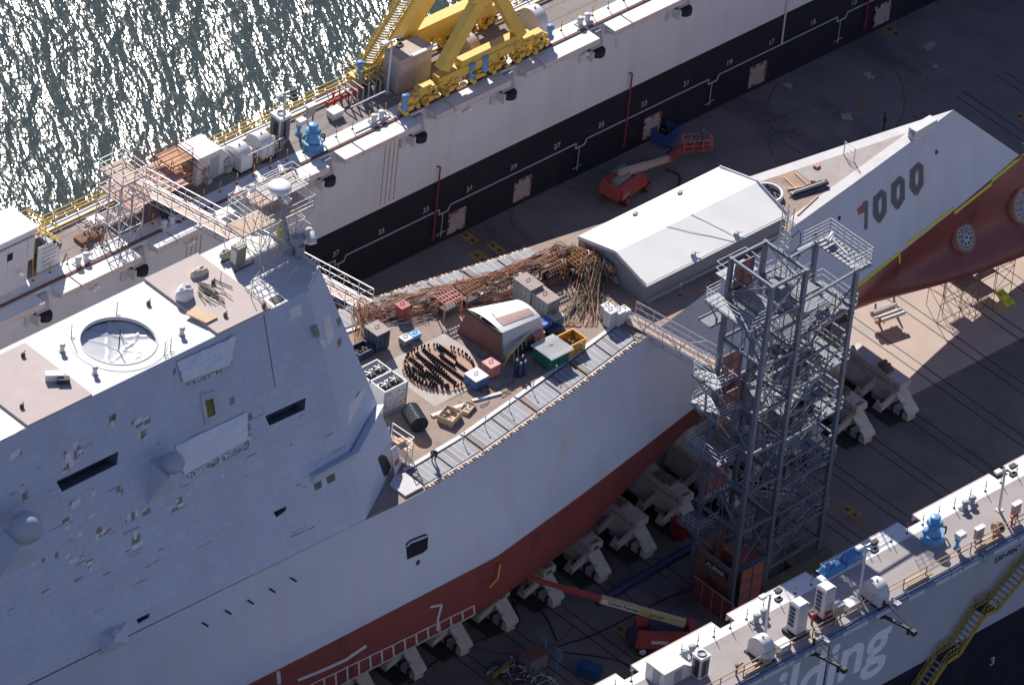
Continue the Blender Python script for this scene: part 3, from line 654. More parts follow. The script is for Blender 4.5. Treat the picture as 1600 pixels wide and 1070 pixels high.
# lower skirt continues down on to the hull edge
for L, d in SLOTS:
    P = [SD(*p) for p in L]; Q = [p - SIDE_N * d for p in P]; mb = MB()
    mb.add(P + Q, [(4, 5, 6, 7), (0, 1, 5, 4), (1, 2, 6, 5), (2, 3, 7, 6), (3, 0, 4, 7)], 0); mb.build('recess', mat('recess_grey', (.16, .17, .2), .7), dho)
# roof with a round well
wc = W(185, 533, ZR); wr = 2.85
circ = [wc + V((math.cos(t * math.pi / 20) * wr, math.sin(t * math.pi / 20) * wr, 0)) for t in range(40)]
M_roof = mat('roof_white', (0.62, 0.60, 0.58), .6, var=.04, sc=1, stain=((.5, .45, .41), .68, .8))
mb = MB(); mb.holes([[V((XA, yn, ZR)), RT, RF, mir(RF), mir(RT), V((XA, 2 * ycr - yn, ZR))], list(reversed(circ))]); ro = mb.build('roof', M_roof, dho, norm=False)
mb = MB(); mb.lathe(wc, [(wr, .05), (wr, -1.3), (.01, -1.3)], 40, 0, smooth=False, caps=False); mb.lathe(wc, [(wr + .02, .0), (wr + .02, .06), (wr - .1, .06), (wr - .1, -.2)], 40, 1, caps=False)
mb.lathe(wc, [(wr + .75, .0), (wr + .72, .03), (wr, .03)], 48, 1, smooth=False, caps=False)
wl = mb.build('well_rim', [M_dark, M_roof], dho)
def tarp_disc(u, v):
    r = max(.02, v) * (wr - .06); t = u * 2 * math.pi; p = V((math.cos(t) * r, math.sin(t) * r, 0))
    z = -0.55 * (1 - (r / wr) ** 2) - .34 + .10 * noise.noise(V((p.x * .6, p.y * .6, 7)))
    for k, (an, off, ww, am) in enumerate(((.3, .4, .10, .10), (.9, -.7, .14, .12), (1.5, 1.2, .08, .09), (2.2, .2, .12, .10), (2.7, -1.4, .1, .12), (.1, 1.7, .12, .1), (1.9, -1.9, .1, .09), (2.4, 1.5, .14, .12))):
        dd = p.x * math.sin(an) - p.y * math.cos(an) - off + .25 * noise.noise(V((p.x, p.y, k))); al = p.x * math.cos(an) + p.y * math.sin(an)
        z += am * math.exp(-(dd / ww) ** 2) * (.4 + .6 * abs(noise.noise(V((al * .7, k * 3.1, 0)))) * 1.6)
    return wc + V((p.x, p.y, z))
mb = MB(); mb.grid(tarp_disc, 120, 24)
mb.build('crumpled_cover', mat('silver_tarp', (.55, .56, .58), .3, var=.05, spec=.6), wl)
mb = MB(); mb.tube(wc + V((.1, 0, -.8)), wc + V((.1, 0, 1.1)), .05); mb.build('centre_pole', M_dark, wl)
# non-skid slabs on the roof
M_slab = mat('roof_slab_pink', (.50, .42, .39), .85, var=.05, sc=.6, stain=((.43, .36, .33), .63, .5))
for L in ([(0, 562), (35, 531), (140, 641), (38, 665), (0, 640)], ): pass
x0, x1 = W(140, 618, ZR).x, 0
def roofx(px, py): return W(px, py, ZR).x
yf = 2 * ycr - yn
for a, b, y0, y1 in ((roofx(38, 664), roofx(141, 617), yn - .02, yf - .6), (roofx(338, 523), roofx(421, 482), yn - .05, yf + .05)):
    mb = MB(); mb.b(a, b, y0, y1, ZR + .004, ZR + .22); mb.build('raised_slab', M_slab, dho)
mb = MB()
for px, py, wpx in ((430, 640, 1),): pass
mb.bar(SD(412, 492, .01), SD(430, 606, .01), .05, .03); mb.bar(SD(40, 668, .01), SD(2, 690, .01), .03, .03); mb.build('panel_seam', M_dark, dho)
# ledge
def ledge():
    mb = MB()
    a0, a1, b1, b0 = SD(484, 742), SD(549, 705), SD(553, 719), SD(488, 755)
    c1, d1 = QD(588, 632), QD(593, 645)
    o1, o2 = SIDE_N * .62, QN * .62
    m = (SIDE_N + QN).normalized() * .66
    mb.add([a0, a1, c1, a0 + o1, a1 + m, c1 + o2, b0, b1, d1], [(0, 1, 4, 3), (1, 2, 5, 4), (3, 4, 7, 6), (4, 5, 8, 7), (0, 3, 6), (2, 8, 5)])
    mb.build('hood_ledge', M_tileq, dho)
ledge()
for L in ([(490, 756), (502, 750), (503, 761), (492, 766)], [(509, 745), (523, 739), (524, 750), (512, 756)]):
    mb = MB(); mb.holes([[SD(*p, .012) for p in L]]); mb.build('bridge_window', mat('olive_glass', (.1, .11, .09), .3), dho)
mb = MB(); mb.holes([[QD(*p, .015) for p in ((590, 716), (595, 710), (603, 712), (611, 728), (606, 742), (600, 744))]]); o = mb.build('side_door_opening', M_dark, dho)
q = [QD(600, 702), QD(608, 696), QD(616, 725), QD(607, 742)]; mb = MB(); mb.prism([p + QN * .5 for p in q], QN * .08); mb.build('door_leaf', M_lgrey, o)
q = [QD(605, 722, .6), QD(611, 716, .6), QD(612, 723, .6), QD(606, 729, .6)]; mb = MB(); mb.holes([q]); mb.build('red_notice', M_red, o)
# framed window
fr = [(312, 616), (335, 609), (342, 655), (320, 665)]
mb = MB(); P = [SD(*p, .0) for p in fr]; c = sum(P, V()) / 4; I = [c + (p - c) * .55 for p in P]
mb.holes([[p + SIDE_N * .12 for p in P], [p + SIDE_N * .12 for p in reversed(I)]]); mb.add(P + [p + SIDE_N * .12 for p in P], [(0, 1, 5, 4), (1, 2, 6, 5), (2, 3, 7, 6), (3, 0, 4, 7)])
o = mb.build('window_frame', mat('frame_pale', (.5, .48, .5), .6), dho); mb = MB(); mb.holes([[p + SIDE_N * .02 for p in I]]); mb.build('window_pane', mat('green_pane', (.10, .14, .03), .2, var=.6, sc=1.3), o)
# missing and patched tiles
M_olive = mat('bare_patch', (.27, .245, .20), .8, var=.2, sc=3); M_pale = mat('pale_patch', (.78, .71, .67), .8, var=.1)
rr = random.Random(11)
def c1(u, v): return (u / 5, 640 + v / 5)
def c2(u, v): return (u / 4.848, 850 + v / 4.848)
def c3(u, v): return (u / 3.9625, 500 + v / 3.963)
pt = []
for cf, L in ((c1, ((875, 75, 26, 32, 0), (1085, 88, 38, 20, 1), (1155, 90, 26, 18, 0), (1090, 118, 32, 12, 0), (1120, 190, 22, 26, 0), (1140, 220, 20, 12, 1), (125, 345, 44, 34, 1), (590, 275, 20, 22, 1), (538, 375, 36, 38, 1), (600, 345, 24, 34, 0), (640, 345, 30, 10, 0), (560, 425, 20, 26, 1), (525, 460, 30, 18, 0), (195, 675, 22, 34, 0), (240, 695, 26, 8, 1), (604, 730, 40, 30, 1), (730, 660, 16, 24, 1), (928, 620, 18, 26, 0), (1045, 835, 20, 34, 0), (1005, 840, 16, 26, 1), (1145, 798, 38, 20, 0), (1405, 705, 26, 24, 0), (1410, 745, 20, 14, 1), (515, 862, 30, 18, 0), (625, 975, 22, 22, 1), (775, 960, 24, 44, 0), (845, 945, 38, 16, 0), (760, 1000, 18, 30, 1), (530, 918, 22, 10, 1), (1065, 1015, 34, 36, 0), (325, 910, 26, 10, 0), (720, 830, 30, 10, 1), (180, 585, 16, 8, 0), (1380, 770, 40, 8, 0), (1485, 655, 34, 10, 1), (955, 640, 12, 22, 0))),
              (c2, ((430, 85, 14, 28, 0), (515, 88, 22, 12, 1), (560, 130, 40, 16, 1), (625, 97, 12, 12, 0), (680, 135, 24, 16, 0), (680, 165, 10, 22, 0), (330, 125, 14, 16, 0), (600, 262, 34, 7, 0), (350, 352, 36, 6, 0), (810, 222, 28, 6, 0), (256, 150, 12, 10, 1), (1160, 145, 60, 5, 0), (1045, 5, 40, 14, 1))),
              (c3, ((1082, 322, 14, 22, 0), (1438, 505, 18, 26, 0), (705, 605, 20, 26, 0), (1550, 600, 18, 24, 0)))):
    for u, v, a, b, k in L: pt.append((*cf(u, v), a / (5 if cf is c1 else 4.4), b / (5 if cf is c1 else 4.4), k))
for q_ in list(pt[:45]):
    if rr.random() < .8: pt.append((q_[0] + rr.uniform(-1.4, 1.4) * q_[2], q_[1] + rr.uniform(-1.2, 1.2) * q_[3], q_[2] * rr.uniform(.4, .9), q_[3] * rr.uniform(.4, .9), 1 - q_[4]))
for _ in range(14): pt.append((rr.uniform(140, 560), rr.uniform(690, 860), rr.uniform(.6, 3.2), rr.uniform(.5, 1.6), rr.choice([0, 1, 1])))
for x, y, a, b, k in pt:
    if SD(x, y).x > FT.x - 1.0 or y < 610:
        if y > 640: continue
    lp = [(x - a, y + a * .5 - b + rr.uniform(-1, 1) * b * .3), (x + a * rr.uniform(.7, 1), y - a * .5 - b), (x + a - rr.uniform(0, .5) * a, y - a * .5 + b), (x + rr.uniform(-.2, .3) * a, y + b * rr.uniform(.4, 1)), (x - a * rr.uniform(.6, 1.1), y + a * .5 + b)]
    lp = [(p_[0] + rr.uniform(-.14, .14) * a, p_[1] + rr.uniform(-.14, .14) * b) for i_ in range(len(lp)) for p_ in (lp[i_], ((lp[i_][0] + lp[(i_ + 1) % len(lp)][0]) / 2, (lp[i_][1] + lp[(i_ + 1) % len(lp)][1]) / 2))]
    mb = MB(); mb.holes([[SD(*p, .006 + .003 * k) for p in lp]]); mb.build('missing_tile', M_pale if k else M_olive, dho, norm=False)
mb = MB()
for L, k in (([(452, 484), (470, 474), (472, 491), (454, 500)], 1),): mb.holes([[SD(*p, .01) for p in L]])
mb.build('patched_panel', M_pale, dho, norm=False)
for L, k in (([(489, 512), (495, 507), (500, 523), (495, 530)], 0), ([(505, 498), (515, 490), (523, 525), (513, 541)], 1), ([(525, 500), (530, 495), (534, 502), (529, 512)], 0), ([(497, 530), (510, 533), (511, 545), (503, 541)], 1), ([(526, 533), (532, 526), (534, 534), (529, 544)], 0), ([(545, 632), (570, 605), (573, 608), (543, 668)], 1), ([(555, 620), (562, 610), (562, 614), (556, 622)], 0)):
    mb = MB(); mb.holes([[QD(*p, .01) for p in L]]); mb.build('patched_panel', M_pale if k else M_olive, dho, norm=False)
mb = MB()
for _ in range(46):
    x, y, l = rr.uniform(-5, 540), rr.uniform(640, 960), rr.uniform(5, 26)
    if SD(x, y).x > FT.x - 1.5 or SD(x, y).z < 23.2 or SD(x, y).z > 38.8: continue
    mb.bar(SD(x, y, .004), SD(x + l, y - l * .475, .004), rr.uniform(.03, .09), .01)
tag(mb.build('lifted_seams', M_dark, dho), kind='stuff')
# cloth covers on the side
def cloth(L, name, seed, amp=.12, par=None, m=None, nu=60, nv=30):
    P = [SD(*p) for p in L]
    def fn(u, v):
        p = lerp(lerp(P[0], P[1], u), lerp(P[3], P[2], u), v); e = min(u, 1 - u, v, 1 - v) * 6; e = min(1, e)
        n = noise.noise(V((u * 5 + v * 3 + seed, v * 2.5, seed))) + .6 * abs(noise.noise(V((u * 9 - v * 5, v * 3 + u * 2, seed + 9)))) + .35 * noise.noise(V((u * 14, v * 9 + seed, 5))) + .5 * abs(noise.noise(V((u * 4 + v * 6, seed, 1))))
        return p + SIDE_N * (.06 + (amp * (n + .6)) * (.35 + .65 * e)) + V((.05 * n * (1 - e), 0, .12 * n * (1 - e)))
    mb = MB(); mb.grid(fn, nu, nv); return mb.build(name, m or M_tarpw, par or dho)
cloth([(275, 565), (368, 524), (358, 570), (284, 597)], 'cloth_cover', 1, .2)
cloth([(273, 696), (385, 644), (386, 686), (286, 742)], 'cloth_cover', 5, .1)
def rough(pts, name, w, seed):
    mb = MB(); rr = random.Random(seed)
    for a, b in zip(pts, pts[1:]):
        n = int(math.hypot(b[0] - a[0], b[1] - a[1]) / 2.2)
        for k in range(n):
            x, y = lerp(a[0], b[0], (k + rr.random()) / n), lerp(a[1], b[1], (k + rr.random()) / n)
            for j in range(2):
                xx, yy = x + rr.uniform(-1, 1) * w * .5, y + rr.uniform(-1, 1) * w * .5; s = rr.uniform(1.2, 2.6)
                mb.holes([[SD(xx - s, yy + s * .4, .02 + .004 * j), SD(xx, yy - s, .02 + .004 * j), SD(xx + s, yy - s * .2, .02 + .004 * j), SD(xx + s * .3, yy + s * .8, .02 + .004 * j)]], rr.choice([0, 1, 2]))
    mb.build(name, [M_olive, M_pale, mat('bare_mid', (.27, .25, .22), .9)], dho, norm=False)
rough([(292, 744), (340, 722), (388, 694)], 'torn_edge', 7, 1); rough([(388, 694), (391, 662)], 'torn_edge', 4, 2); rough([(292, 600), (330, 586), (362, 568)], 'torn_edge', 3.5, 3)
# sponsons with radomes
def sponson(a, o, b, apex, lowr, dome=None):
    A = SD(*a); z = A.z; O = W(*o, z); B = SD(*b); B = V((B.x, B.y, z)); B = B + SIDE_N * (-(B - A).dot(SIDE_N))
    ap = SD(*apex); Lr = SD(*lowr); I = (A + B) / 2 - SIDE_N * .5
    mb = MB(); mb.add([A, O, B, ap, Lr], [(0, 3, 1), (1, 3, 4, 2), (0, 1, 2)]); s = mb.build('sponson', M_tileq, dho, norm=False)
    if dome:
        cx, cy, r, hh = dome; c = W(cx, cy, z); mb = MB(); pr = [(r * .45, 0), (r * .5, hh * .35), (r * .9, hh * .45), (r, hh * .8)] + [(r * math.cos(t), hh * .8 + r * math.sin(t)) for t in [i * math.pi / 2 / 8 for i in range(1, 8)]] + [(.01, hh * .8 + r)]
        mb.lathe(c, pr, 24); mb.build('radome', mat('radome_grey', (.42, .44, .48), .45, var=.04), s)
    return s
sponson((233, 721), (264, 744), (283, 728), (230, 788), (280, 765), (269, 736, .88, .9))
sponson((2, 828), (33, 853), (71, 838), (-2, 905), (68, 868), (39, 845, 1.25, 1.5))
s = sponson((160, 987), (176, 1002), (203, 990), (155, 1028), (203, 1003)); p = W(181, 990, SD(160, 987).z)
mb = MB(); mb.box(p, (.5, .3, .25), .4); mb.tube(p, up(p, .5), .12, 8); mb.build('small_sensor', M_lgrey, s)
mb = MB(); mb.tube(SD(235, 720, .1), SD(248, 710, .5), .05); mb.build('stay_rod', M_alu, s)
# ---------------------------------------------------------------- things on the ship's deck
def WD(px, py, h=0.0):
    X = -10
    for _ in range(6): p = W(px, py, ZD(X) + h); X = p.x
    return p
def c5(u, v): return (540 + u / 3.81, 360 + v / 3.81)
M_tent = mat('tent_fabric', (0.90, 0.87, 0.82), .55, var=.02, sc=.5)
M_tentside = mat('tent_side', (0.25, 0.25, 0.26), .6, var=.05, sc=.5)
def tent():
    n0 = WD(1009, 473); f0 = WD(900, 399); x0 = (n0.x + f0.x) / 2; yn_, yf_ = n0.y, f0.y
    zb_ = ZD(x0) + .02; n1 = W(1226, 334, zb_ + 1.75); x1 = n1.x
    ze = zb_ + 1.75; rdg = WP(963, 393, V((x0, 0, 0)), V((1, 0, 0)))
    yr, zr = (yn_ + yf_) / 2 , rdg.z
    yr = rdg.y
    t = thing('deck_tent', 'long white gabled tent with grey walls covering the forward gun position', 'tent', (x0, yr, zb_))
    # walls
    for nm, pts in (('end_wall', [(x0, yn_, zb_), (x0, yf_, zb_), (x0, yf_, ze), (x0, yr, zr - .05), (x0, yn_, ze)]), ('end_wall', [(x1, yn_, zb_), (x1, yf_, zb_), (x1, yf_, ze), (x1, yr, zr - .05), (x1, yn_, ze)])):
        mb = MB(); mb.prism(pts, (.06 if pts[0][0] == x0 else -.06, 0, 0)); mb.build(nm, M_tentside, t)
    for yy, s in ((yn_, 1), (yf_, -1)):
        mb = MB(); mb.b(x0 + .07, x1 - .07, min(yy, yy + .06 * s), max(yy, yy + .06 * s), zb_, ze); o = mb.build('side_wall', M_tentside, t)
        mb = MB(); mb.b(x0 + .07, x1 - .07, yy - .16 if s > 0 else yy + .02, yy - .02 if s > 0 else yy + .16, zb_, zb_ + .35); mb.build('ballast_skirt', M_grey, o)
    for a, za, b, zc in ((yf_ + .12, ze - .05, yr, zr), (yn_ - .12, ze - .05, yr, zr)):
        mb = MB()
        def fn(u, v, a=a, za=za, b=b, zc=zc):
            x = lerp(x0 - .12, x1 + .12, u); wv = .018 * math.sin(u * 8 * math.pi) * math.sin(math.pi * v); return V((x, lerp(a, b, v), lerp(za, zc, v) + wv))
        mb.grid(fn, 60, 6); o = mb.build('roof_sheet', M_tent, t)
        if a < yr:
            for u0, u1 in ((.33, .64), (.62, .63)): pass
            mb = MB(); mb.bar(V(fn(.36, 1)) + V((0, 0, .03)), V(fn(.62, .02)) + V((0, 0, .03)), .03, .02); mb.bar(V(fn(.53, 1)) + V((0, 0, .03)), V(fn(.66, .02)) + V((0, 0, .03)), .03, .02); mb.build('tie_down_cord', M_grey, o)
    for px, py in ((992, 335), (1062, 302), (1150, 366), (1083, 398)):
        p = WP(px, py, V((x0, (yr + yn_) / 2 if px > 1065 else (yr + yf_) / 2, (ze + zr) / 2)), V((0, (zr - ze), -(yr - yn_))).cross(V((1, 0, 0))) if False else (V((1, 0, 0)).cross(V((0, yr - (yn_ if px > 1065 else yf_), zr - ze)))))
        mb = MB(); mb.box(p, (.45, .25, .22), .4); mb.bar(up(p, .1), up(p, .1) + V((.5, -.2, .05)), .06); mb.build('vent_flap', M_grey, t)
    mb = MB()
    for y, z in ((yf_, ze), (yr, zr)): mb.tube((x0 - .14, y, z), (x0 - .14, y, z - .02), .02)
    for a, b in (((x0 - .14, yf_, ze), (x0 - .14, yr, zr)), ((x0 - .14, yr, zr), (x0 - .14, yn_, ze)), ((x1 + .14, yf_, ze), (x1 + .14, yr, zr)), ((x1 + .14, yr, zr), (x1 + .14, yn_, ze))): mb.bar(a, b, .06, .3)
    mb.build('gable_trim', M_lgrey, t)
    return t, x0, x1, yn_, yf_
tent_o, TX0, TX1, TYN, TYF = tent()
def gunhouse():
    zb_ = 21.75; zt = 24.35
    b0 = W(714, 518, zb_); b1 = W(783, 564, zb_); b2 = W(850, 521, zb_); b3 = b0 + (b2 - b1)
    a = W(731, 484, zt + .15); d = W(784, 521, zt); c = W(845, 496, zt - .2); b = W(808, 469, zt + .1)
    t = thing('gun_shelter', 'angular housing with white curved roof and rust-brown sloping end, beside the green skip', 'shelter', (b1.x, b1.y, zb_))
    mb = MB(); mb.add([b0, b1, d, a], [(0, 1, 2, 3)]); mb.build('brown_end_wall', mat('brown_wall', (.19, .085, .07), .7, var=.12, streak=((.1, .05, .045), .5)), t)
    e1 = b1 + V((.05, -.02, 0)); mb = MB(); mb.add([e1, b2, c, d], [(0, 1, 2, 3)]); mb.add([b2, b3, b, c], [(0, 1, 2, 3)]); mb.add([b3, b0, a, b], [(0, 1, 2, 3)]); mb.build('side_wall', M_lgrey, t)
    mb = MB()
    def fn(u, v):
        p = lerp(lerp(a, b, u), lerp(d, c, u), v); return p + V((0, 0, .28 * math.sin(math.pi * min(1, max(0, v))) ** .8 + .05))
    mb.grid(fn, 20, 10); r = mb.build('curved_roof', M_tent, t)
    mb = MB(); q = [fn(.22, .72) , fn(.82, .62), fn(.9, .82), fn(.28, .92)]
    mb.grid(lambda u, v: V(fn(lerp(.15, .92, u), lerp(.60, .86, v))) + V((0, 0, .03)), 12, 4, smooth=False); mb.build('plank_strip', mat('plank_pink', (.52, .36, .30), .8), r)
    mb = MB()
    for k in range(8):
        v = k / 8; v2 = (k + 1) / 8; mb.bar(lerp(a, d, v) + V((-.1, 0, .0)), lerp(a, d, v2) + V((-.1, 0, .0)), .12, .25)
    mb.build('end_flap', M_dark, t)
    mb = MB(); mb.path([V(fn(.25, .0)), V(fn(.2, .5)) + V((0, 0, .04)), d + V((-.05, -.1, 0)), b1 + V((-.1, -.3, .3)), b1 + V((.8, -.9, .05))], .025); mb.build('tie_rope', M_hosek, t)
gunhouse()
def container(name, label, cat, px, py, sx, sy, h, m, rz=0.0, top=None, open_=False, group=None, feet=True, base=None, kind=0):
    """px,py: the foot of the near vertical edge seen in the photo"""
    p = base if base else WD(px, py); q = Matrix.Rotation(rz, 3, 'Z'); c = p + q @ V((sx / 2 * 0, sy / 2, 0)); c = p + q @ V((0, sy / 2, 0)) if kind == 0 else p
    t = thing(name, label, cat, c, group)
    def L(x, y, z): return c + q @ V((x, y, 0)) + V((0, 0, z))
    def bx(mb, x0, x1, y0, y1, z0, z1, mm=0): mb.hexa([L(x0, y0, z0), L(x1, y0, z0), L(x1, y1, z0), L(x0, y1, z0), L(x0, y0, z1), L(x1, y0, z1), L(x1, y1, z1), L(x0, y1, z1)], mm)
    X, Y = sx / 2, sy / 2; z0 = .12 if feet else 0
    mb = MB()
    if open_:
        w_ = .06; bx(mb, -X, X, -Y, -Y + w_, z0, h); bx(mb, -X, X, Y - w_, Y, z0, h); bx(mb, -X, -X + w_, -Y + w_, Y - w_, z0, h); bx(mb, X - w_, X, -Y + w_, Y - w_, z0, h); bx(mb, -X + w_, X - w_, -Y + w_, Y - w_, z0, z0 + .05)
    else: bx(mb, -X, X, -Y, Y, z0, h)
    for k in range(1, max(2, int(sx / .45))):
        x = -X + k * sx / max(2, int(sx / .45)); bx(mb, x - .03, x + .03, -Y - .035, -Y, z0 + .1, h - .1)
    for k in range(1, max(2, int(sy / .45))):
        y = -Y + k * sy / max(2, int(sy / .45)); bx(mb, -X - .035, -X, y - .03, y + .03, z0 + .1, h - .1)
    mb.build('body', m, t)
    if feet:
        mb = MB(); bx(mb, -X + .05, X - .05, -Y + .05, -Y + .15, 0, z0); bx(mb, -X + .05, X - .05, Y - .15, Y - .05, 0, z0); mb.build('skids', M_dark, t)
    mb = MB()
    if open_:
        for a in ((-X - .04, X + .04, -Y - .04, -Y + .05), (-X - .04, X + .04, Y - .05, Y + .04), (-X - .04, -X + .05, -Y + .05, Y - .05), (X - .05, X + .04, -Y + .05, Y - .05)): bx(mb, a[0], a[1], a[2], a[3], h, h + .07)
        mb.build('rim', m, t)
        rr = random.Random(int(px)); mb = MB()
        for k in range(40):
            a = L(rr.uniform(-X + .15, X - .15), rr.uniform(-Y + .15, Y - .15), rr.uniform(.3, h * .85)); mb.bar(a, a + V((rr.uniform(-.3, .3), rr.uniform(-.3, .3), rr.uniform(-.1, .12))), .12, .07)
        mb.build('scrap_load', mat('scrap', (.09, .07, .06), .8, var=.5, sc=5), t)
    else:
        bx(mb, -X - .03, X + .03, -Y - .03, Y + .03, h, h + .05, 0); mb.build('lid', top or m, t)
        mb = MB(); a = L(-.15, .1, h + .05); mb.bar(a, a + V((0, 0, .14)), .04); b_ = L(.2, .1, h + .05); mb.bar(b_, b_ + V((0, 0, .14)), .04); mb.bar(a + V((0, 0, .14)), b_ + V((0, 0, .14)), .04); mb.build('lifting_handle', M_dark, t)
    return t
M_boxgrey = mat('box_grey', (.20, .20, .22), .6, var=.15, sc=2, stain=(RUST, .68, 2)); M_boxblue = mat('box_blue', (.05, .14, .30), .5, var=.15); M_navy = mat('navy', (.025, .045, .10), .5, var=.2)
M_green = mat('skip_green', (.02, .16, .10), .5, var=.12, stain=((.1, .12, .08), .7, 2)); M_skyel = mat('skip_yellow', (.72, .38, .04), .5, var=.1)
M_topbr = mat('box_top_brown', (.36, .28, .25), .8, var=.15, sc=2)
container('equipment_container', 'tall grey equipment container with brown top, left of the two joined behind the white shelter', 'container', 835, 487, 1.3, 1.9, 2.3, M_boxgrey, top=M_topbr)
container('equipment_container', 'grey equipment container, right of the two joined behind the blue boxes', 'container', 862, 503, 1.3, 1.9, 2.0, M_boxgrey, top=M_topbr)
container('tool_chest', 'blue tool chest with tan lid standing under the grey containers', 'tool chest', 872, 512, 1.1, .9, .9, M_boxblue, top=mat('lid_tan', (.5, .4, .32), .7))
container('tool_chest', 'bright blue tool chest between the white shelter and the red bin', 'tool chest', 855, 521, .9, .9, .95, mat('box_blue_bright', (.04, .15, .45), .5))
container('tool_chest', 'dark blue tool chest lying low behind the red bin', 'tool chest', 868, 524, 1.2, .7, .5, M_navy)
container('wheeled_bin', 'faded red bin on the deck just left of the green skip', 'bin', 842, 541, 1.0, 1.0, 1.1, M_pink, top=mat('lid_pink', (.62, .3, .26), .6))
container('wheeled_bin', 'faded red bin with round opening beside the blue and white box', 'bin', 773, 590, 1.05, 1.0, 1.1, M_pink, top=mat('lid_pink', (.62, .3, .26), .6))
container('storage_box', 'blue box with a white lid beside the ring of bolts', 'box', 752, 607, 1.3, 1.3, .9, M_boxblue, top=M_white)
container('equipment_container', 'dark equipment container with tan top close to the deckhouse front', 'container', 597, 549, 1.35, 1.45, 1.75, M_navy, top=M_topbr)
container('parts_crate', 'dark open crate of parts between the deckhouse front and the dark container', 'crate', 572, 562, 1.5, 1.2, .75, M_navy, open_=True)
container('pump_box', 'small grey pump box left of the small light blue box', 'box', 638, 541, .8, .7, .6, M_boxgrey, top=M_lgrey)
container('pump_box', 'small light blue box beside the hose heap', 'box', 652, 532, .8, .6, .5, mat('box_lblue', (.15, .38, .6), .5))
container('fuel_cabinet', 'red cabinet beneath the hoses at the left of the heap', 'cabinet', 633, 500, .9, .8, 1.2, mat('cab_red', (.4, .1, .09), .6))
container('control_cabinet', 'grey control cabinet half buried in the hose heap', 'cabinet', 760, 470, 1.3, 1.1, .9, M_boxgrey, top=M_lgrey)
container('waste_skip', 'green waste skip with a ribbed grey sheet across it', 'skip', 873, 573, 2.0, 1.9, 1.25, M_green, top=M_lgrey)
container('waste_skip', 'yellow open skip full of scrap behind the green skip', 'skip', 901, 553, 1.75, 1.5, 1.05, M_skyel, open_=True)
p = WD(873, 573); mb = MB()
for k in range(15): mb.bar(p + V((-1.15 + k * .16, -.25, 1.42)), p + V((-1.15 + k * .16, 2.0, 1.36)), .06, .05)
mb.b(p.x - 1.2, p.x + 1.15, p.y - .3, p.y + 2.05, p.z + 1.31, p.z + 1.34); o = mb.build('ribbed_sheet', M_lgrey, origin=p); tag(o, 'ribbed pale sheet lying over the green skip', 'sheet')
for i, (px, py, h) in enumerate(((952, 503, 1.3), (957, 513, 1.5), (970, 510, 1.3), (978, 505, 1.1))):
    container('gas_rack', ['pale rack box at the gangway head, leftmost of four', 'tallest pale rack box at the gangway head, second from left', 'pale rack box at the gangway head, third from left', 'lowest pale rack box, nearest to the gangway'][i], 'rack box', px, py, .75, .75, h, M_lgrey, group='pale boxes at the gangway head')
rr = random.Random(44); dc = MB()
for k in range(12):
    px, py = rr.uniform(700, 900), rr.uniform(560, 640)
    if py > 1120 - px * .62: py = 1110 - px * .62
    P = [WD(px, py)]
    for j in range(7): P.append(P[-1] + V((rr.uniform(-1.1, 1.1), rr.uniform(-.9, .9), 0)))
    P = [V((p.x, p.y, ZD(p.x) + .04)) for p in P if abs(p.y + 18) < 6.2]
    Q = []
    for i in range(len(P) - 1):
        p0, p1, p2, p3 = P[max(0, i - 1)], P[i], P[i + 1], P[min(len(P) - 1, i + 2)]
        for q in range(4): t = q / 4; Q.append(.5 * ((2 * p1) + (p2 - p0) * t + (2 * p0 - 5 * p1 + 4 * p2 - p3) * t * t + (3 * p1 - p0 - 3 * p2 + p3) * t ** 3))
    if len(Q) > 4:
        dc.path(Q, .022, 4, k % 3)
tag(dc.build('deck_cables', [M_hosek, M_hose, M_hosek], origin=WD(800, 600)), 'thin cables lying loose across the rusty deck', 'cables', kind='stuff')
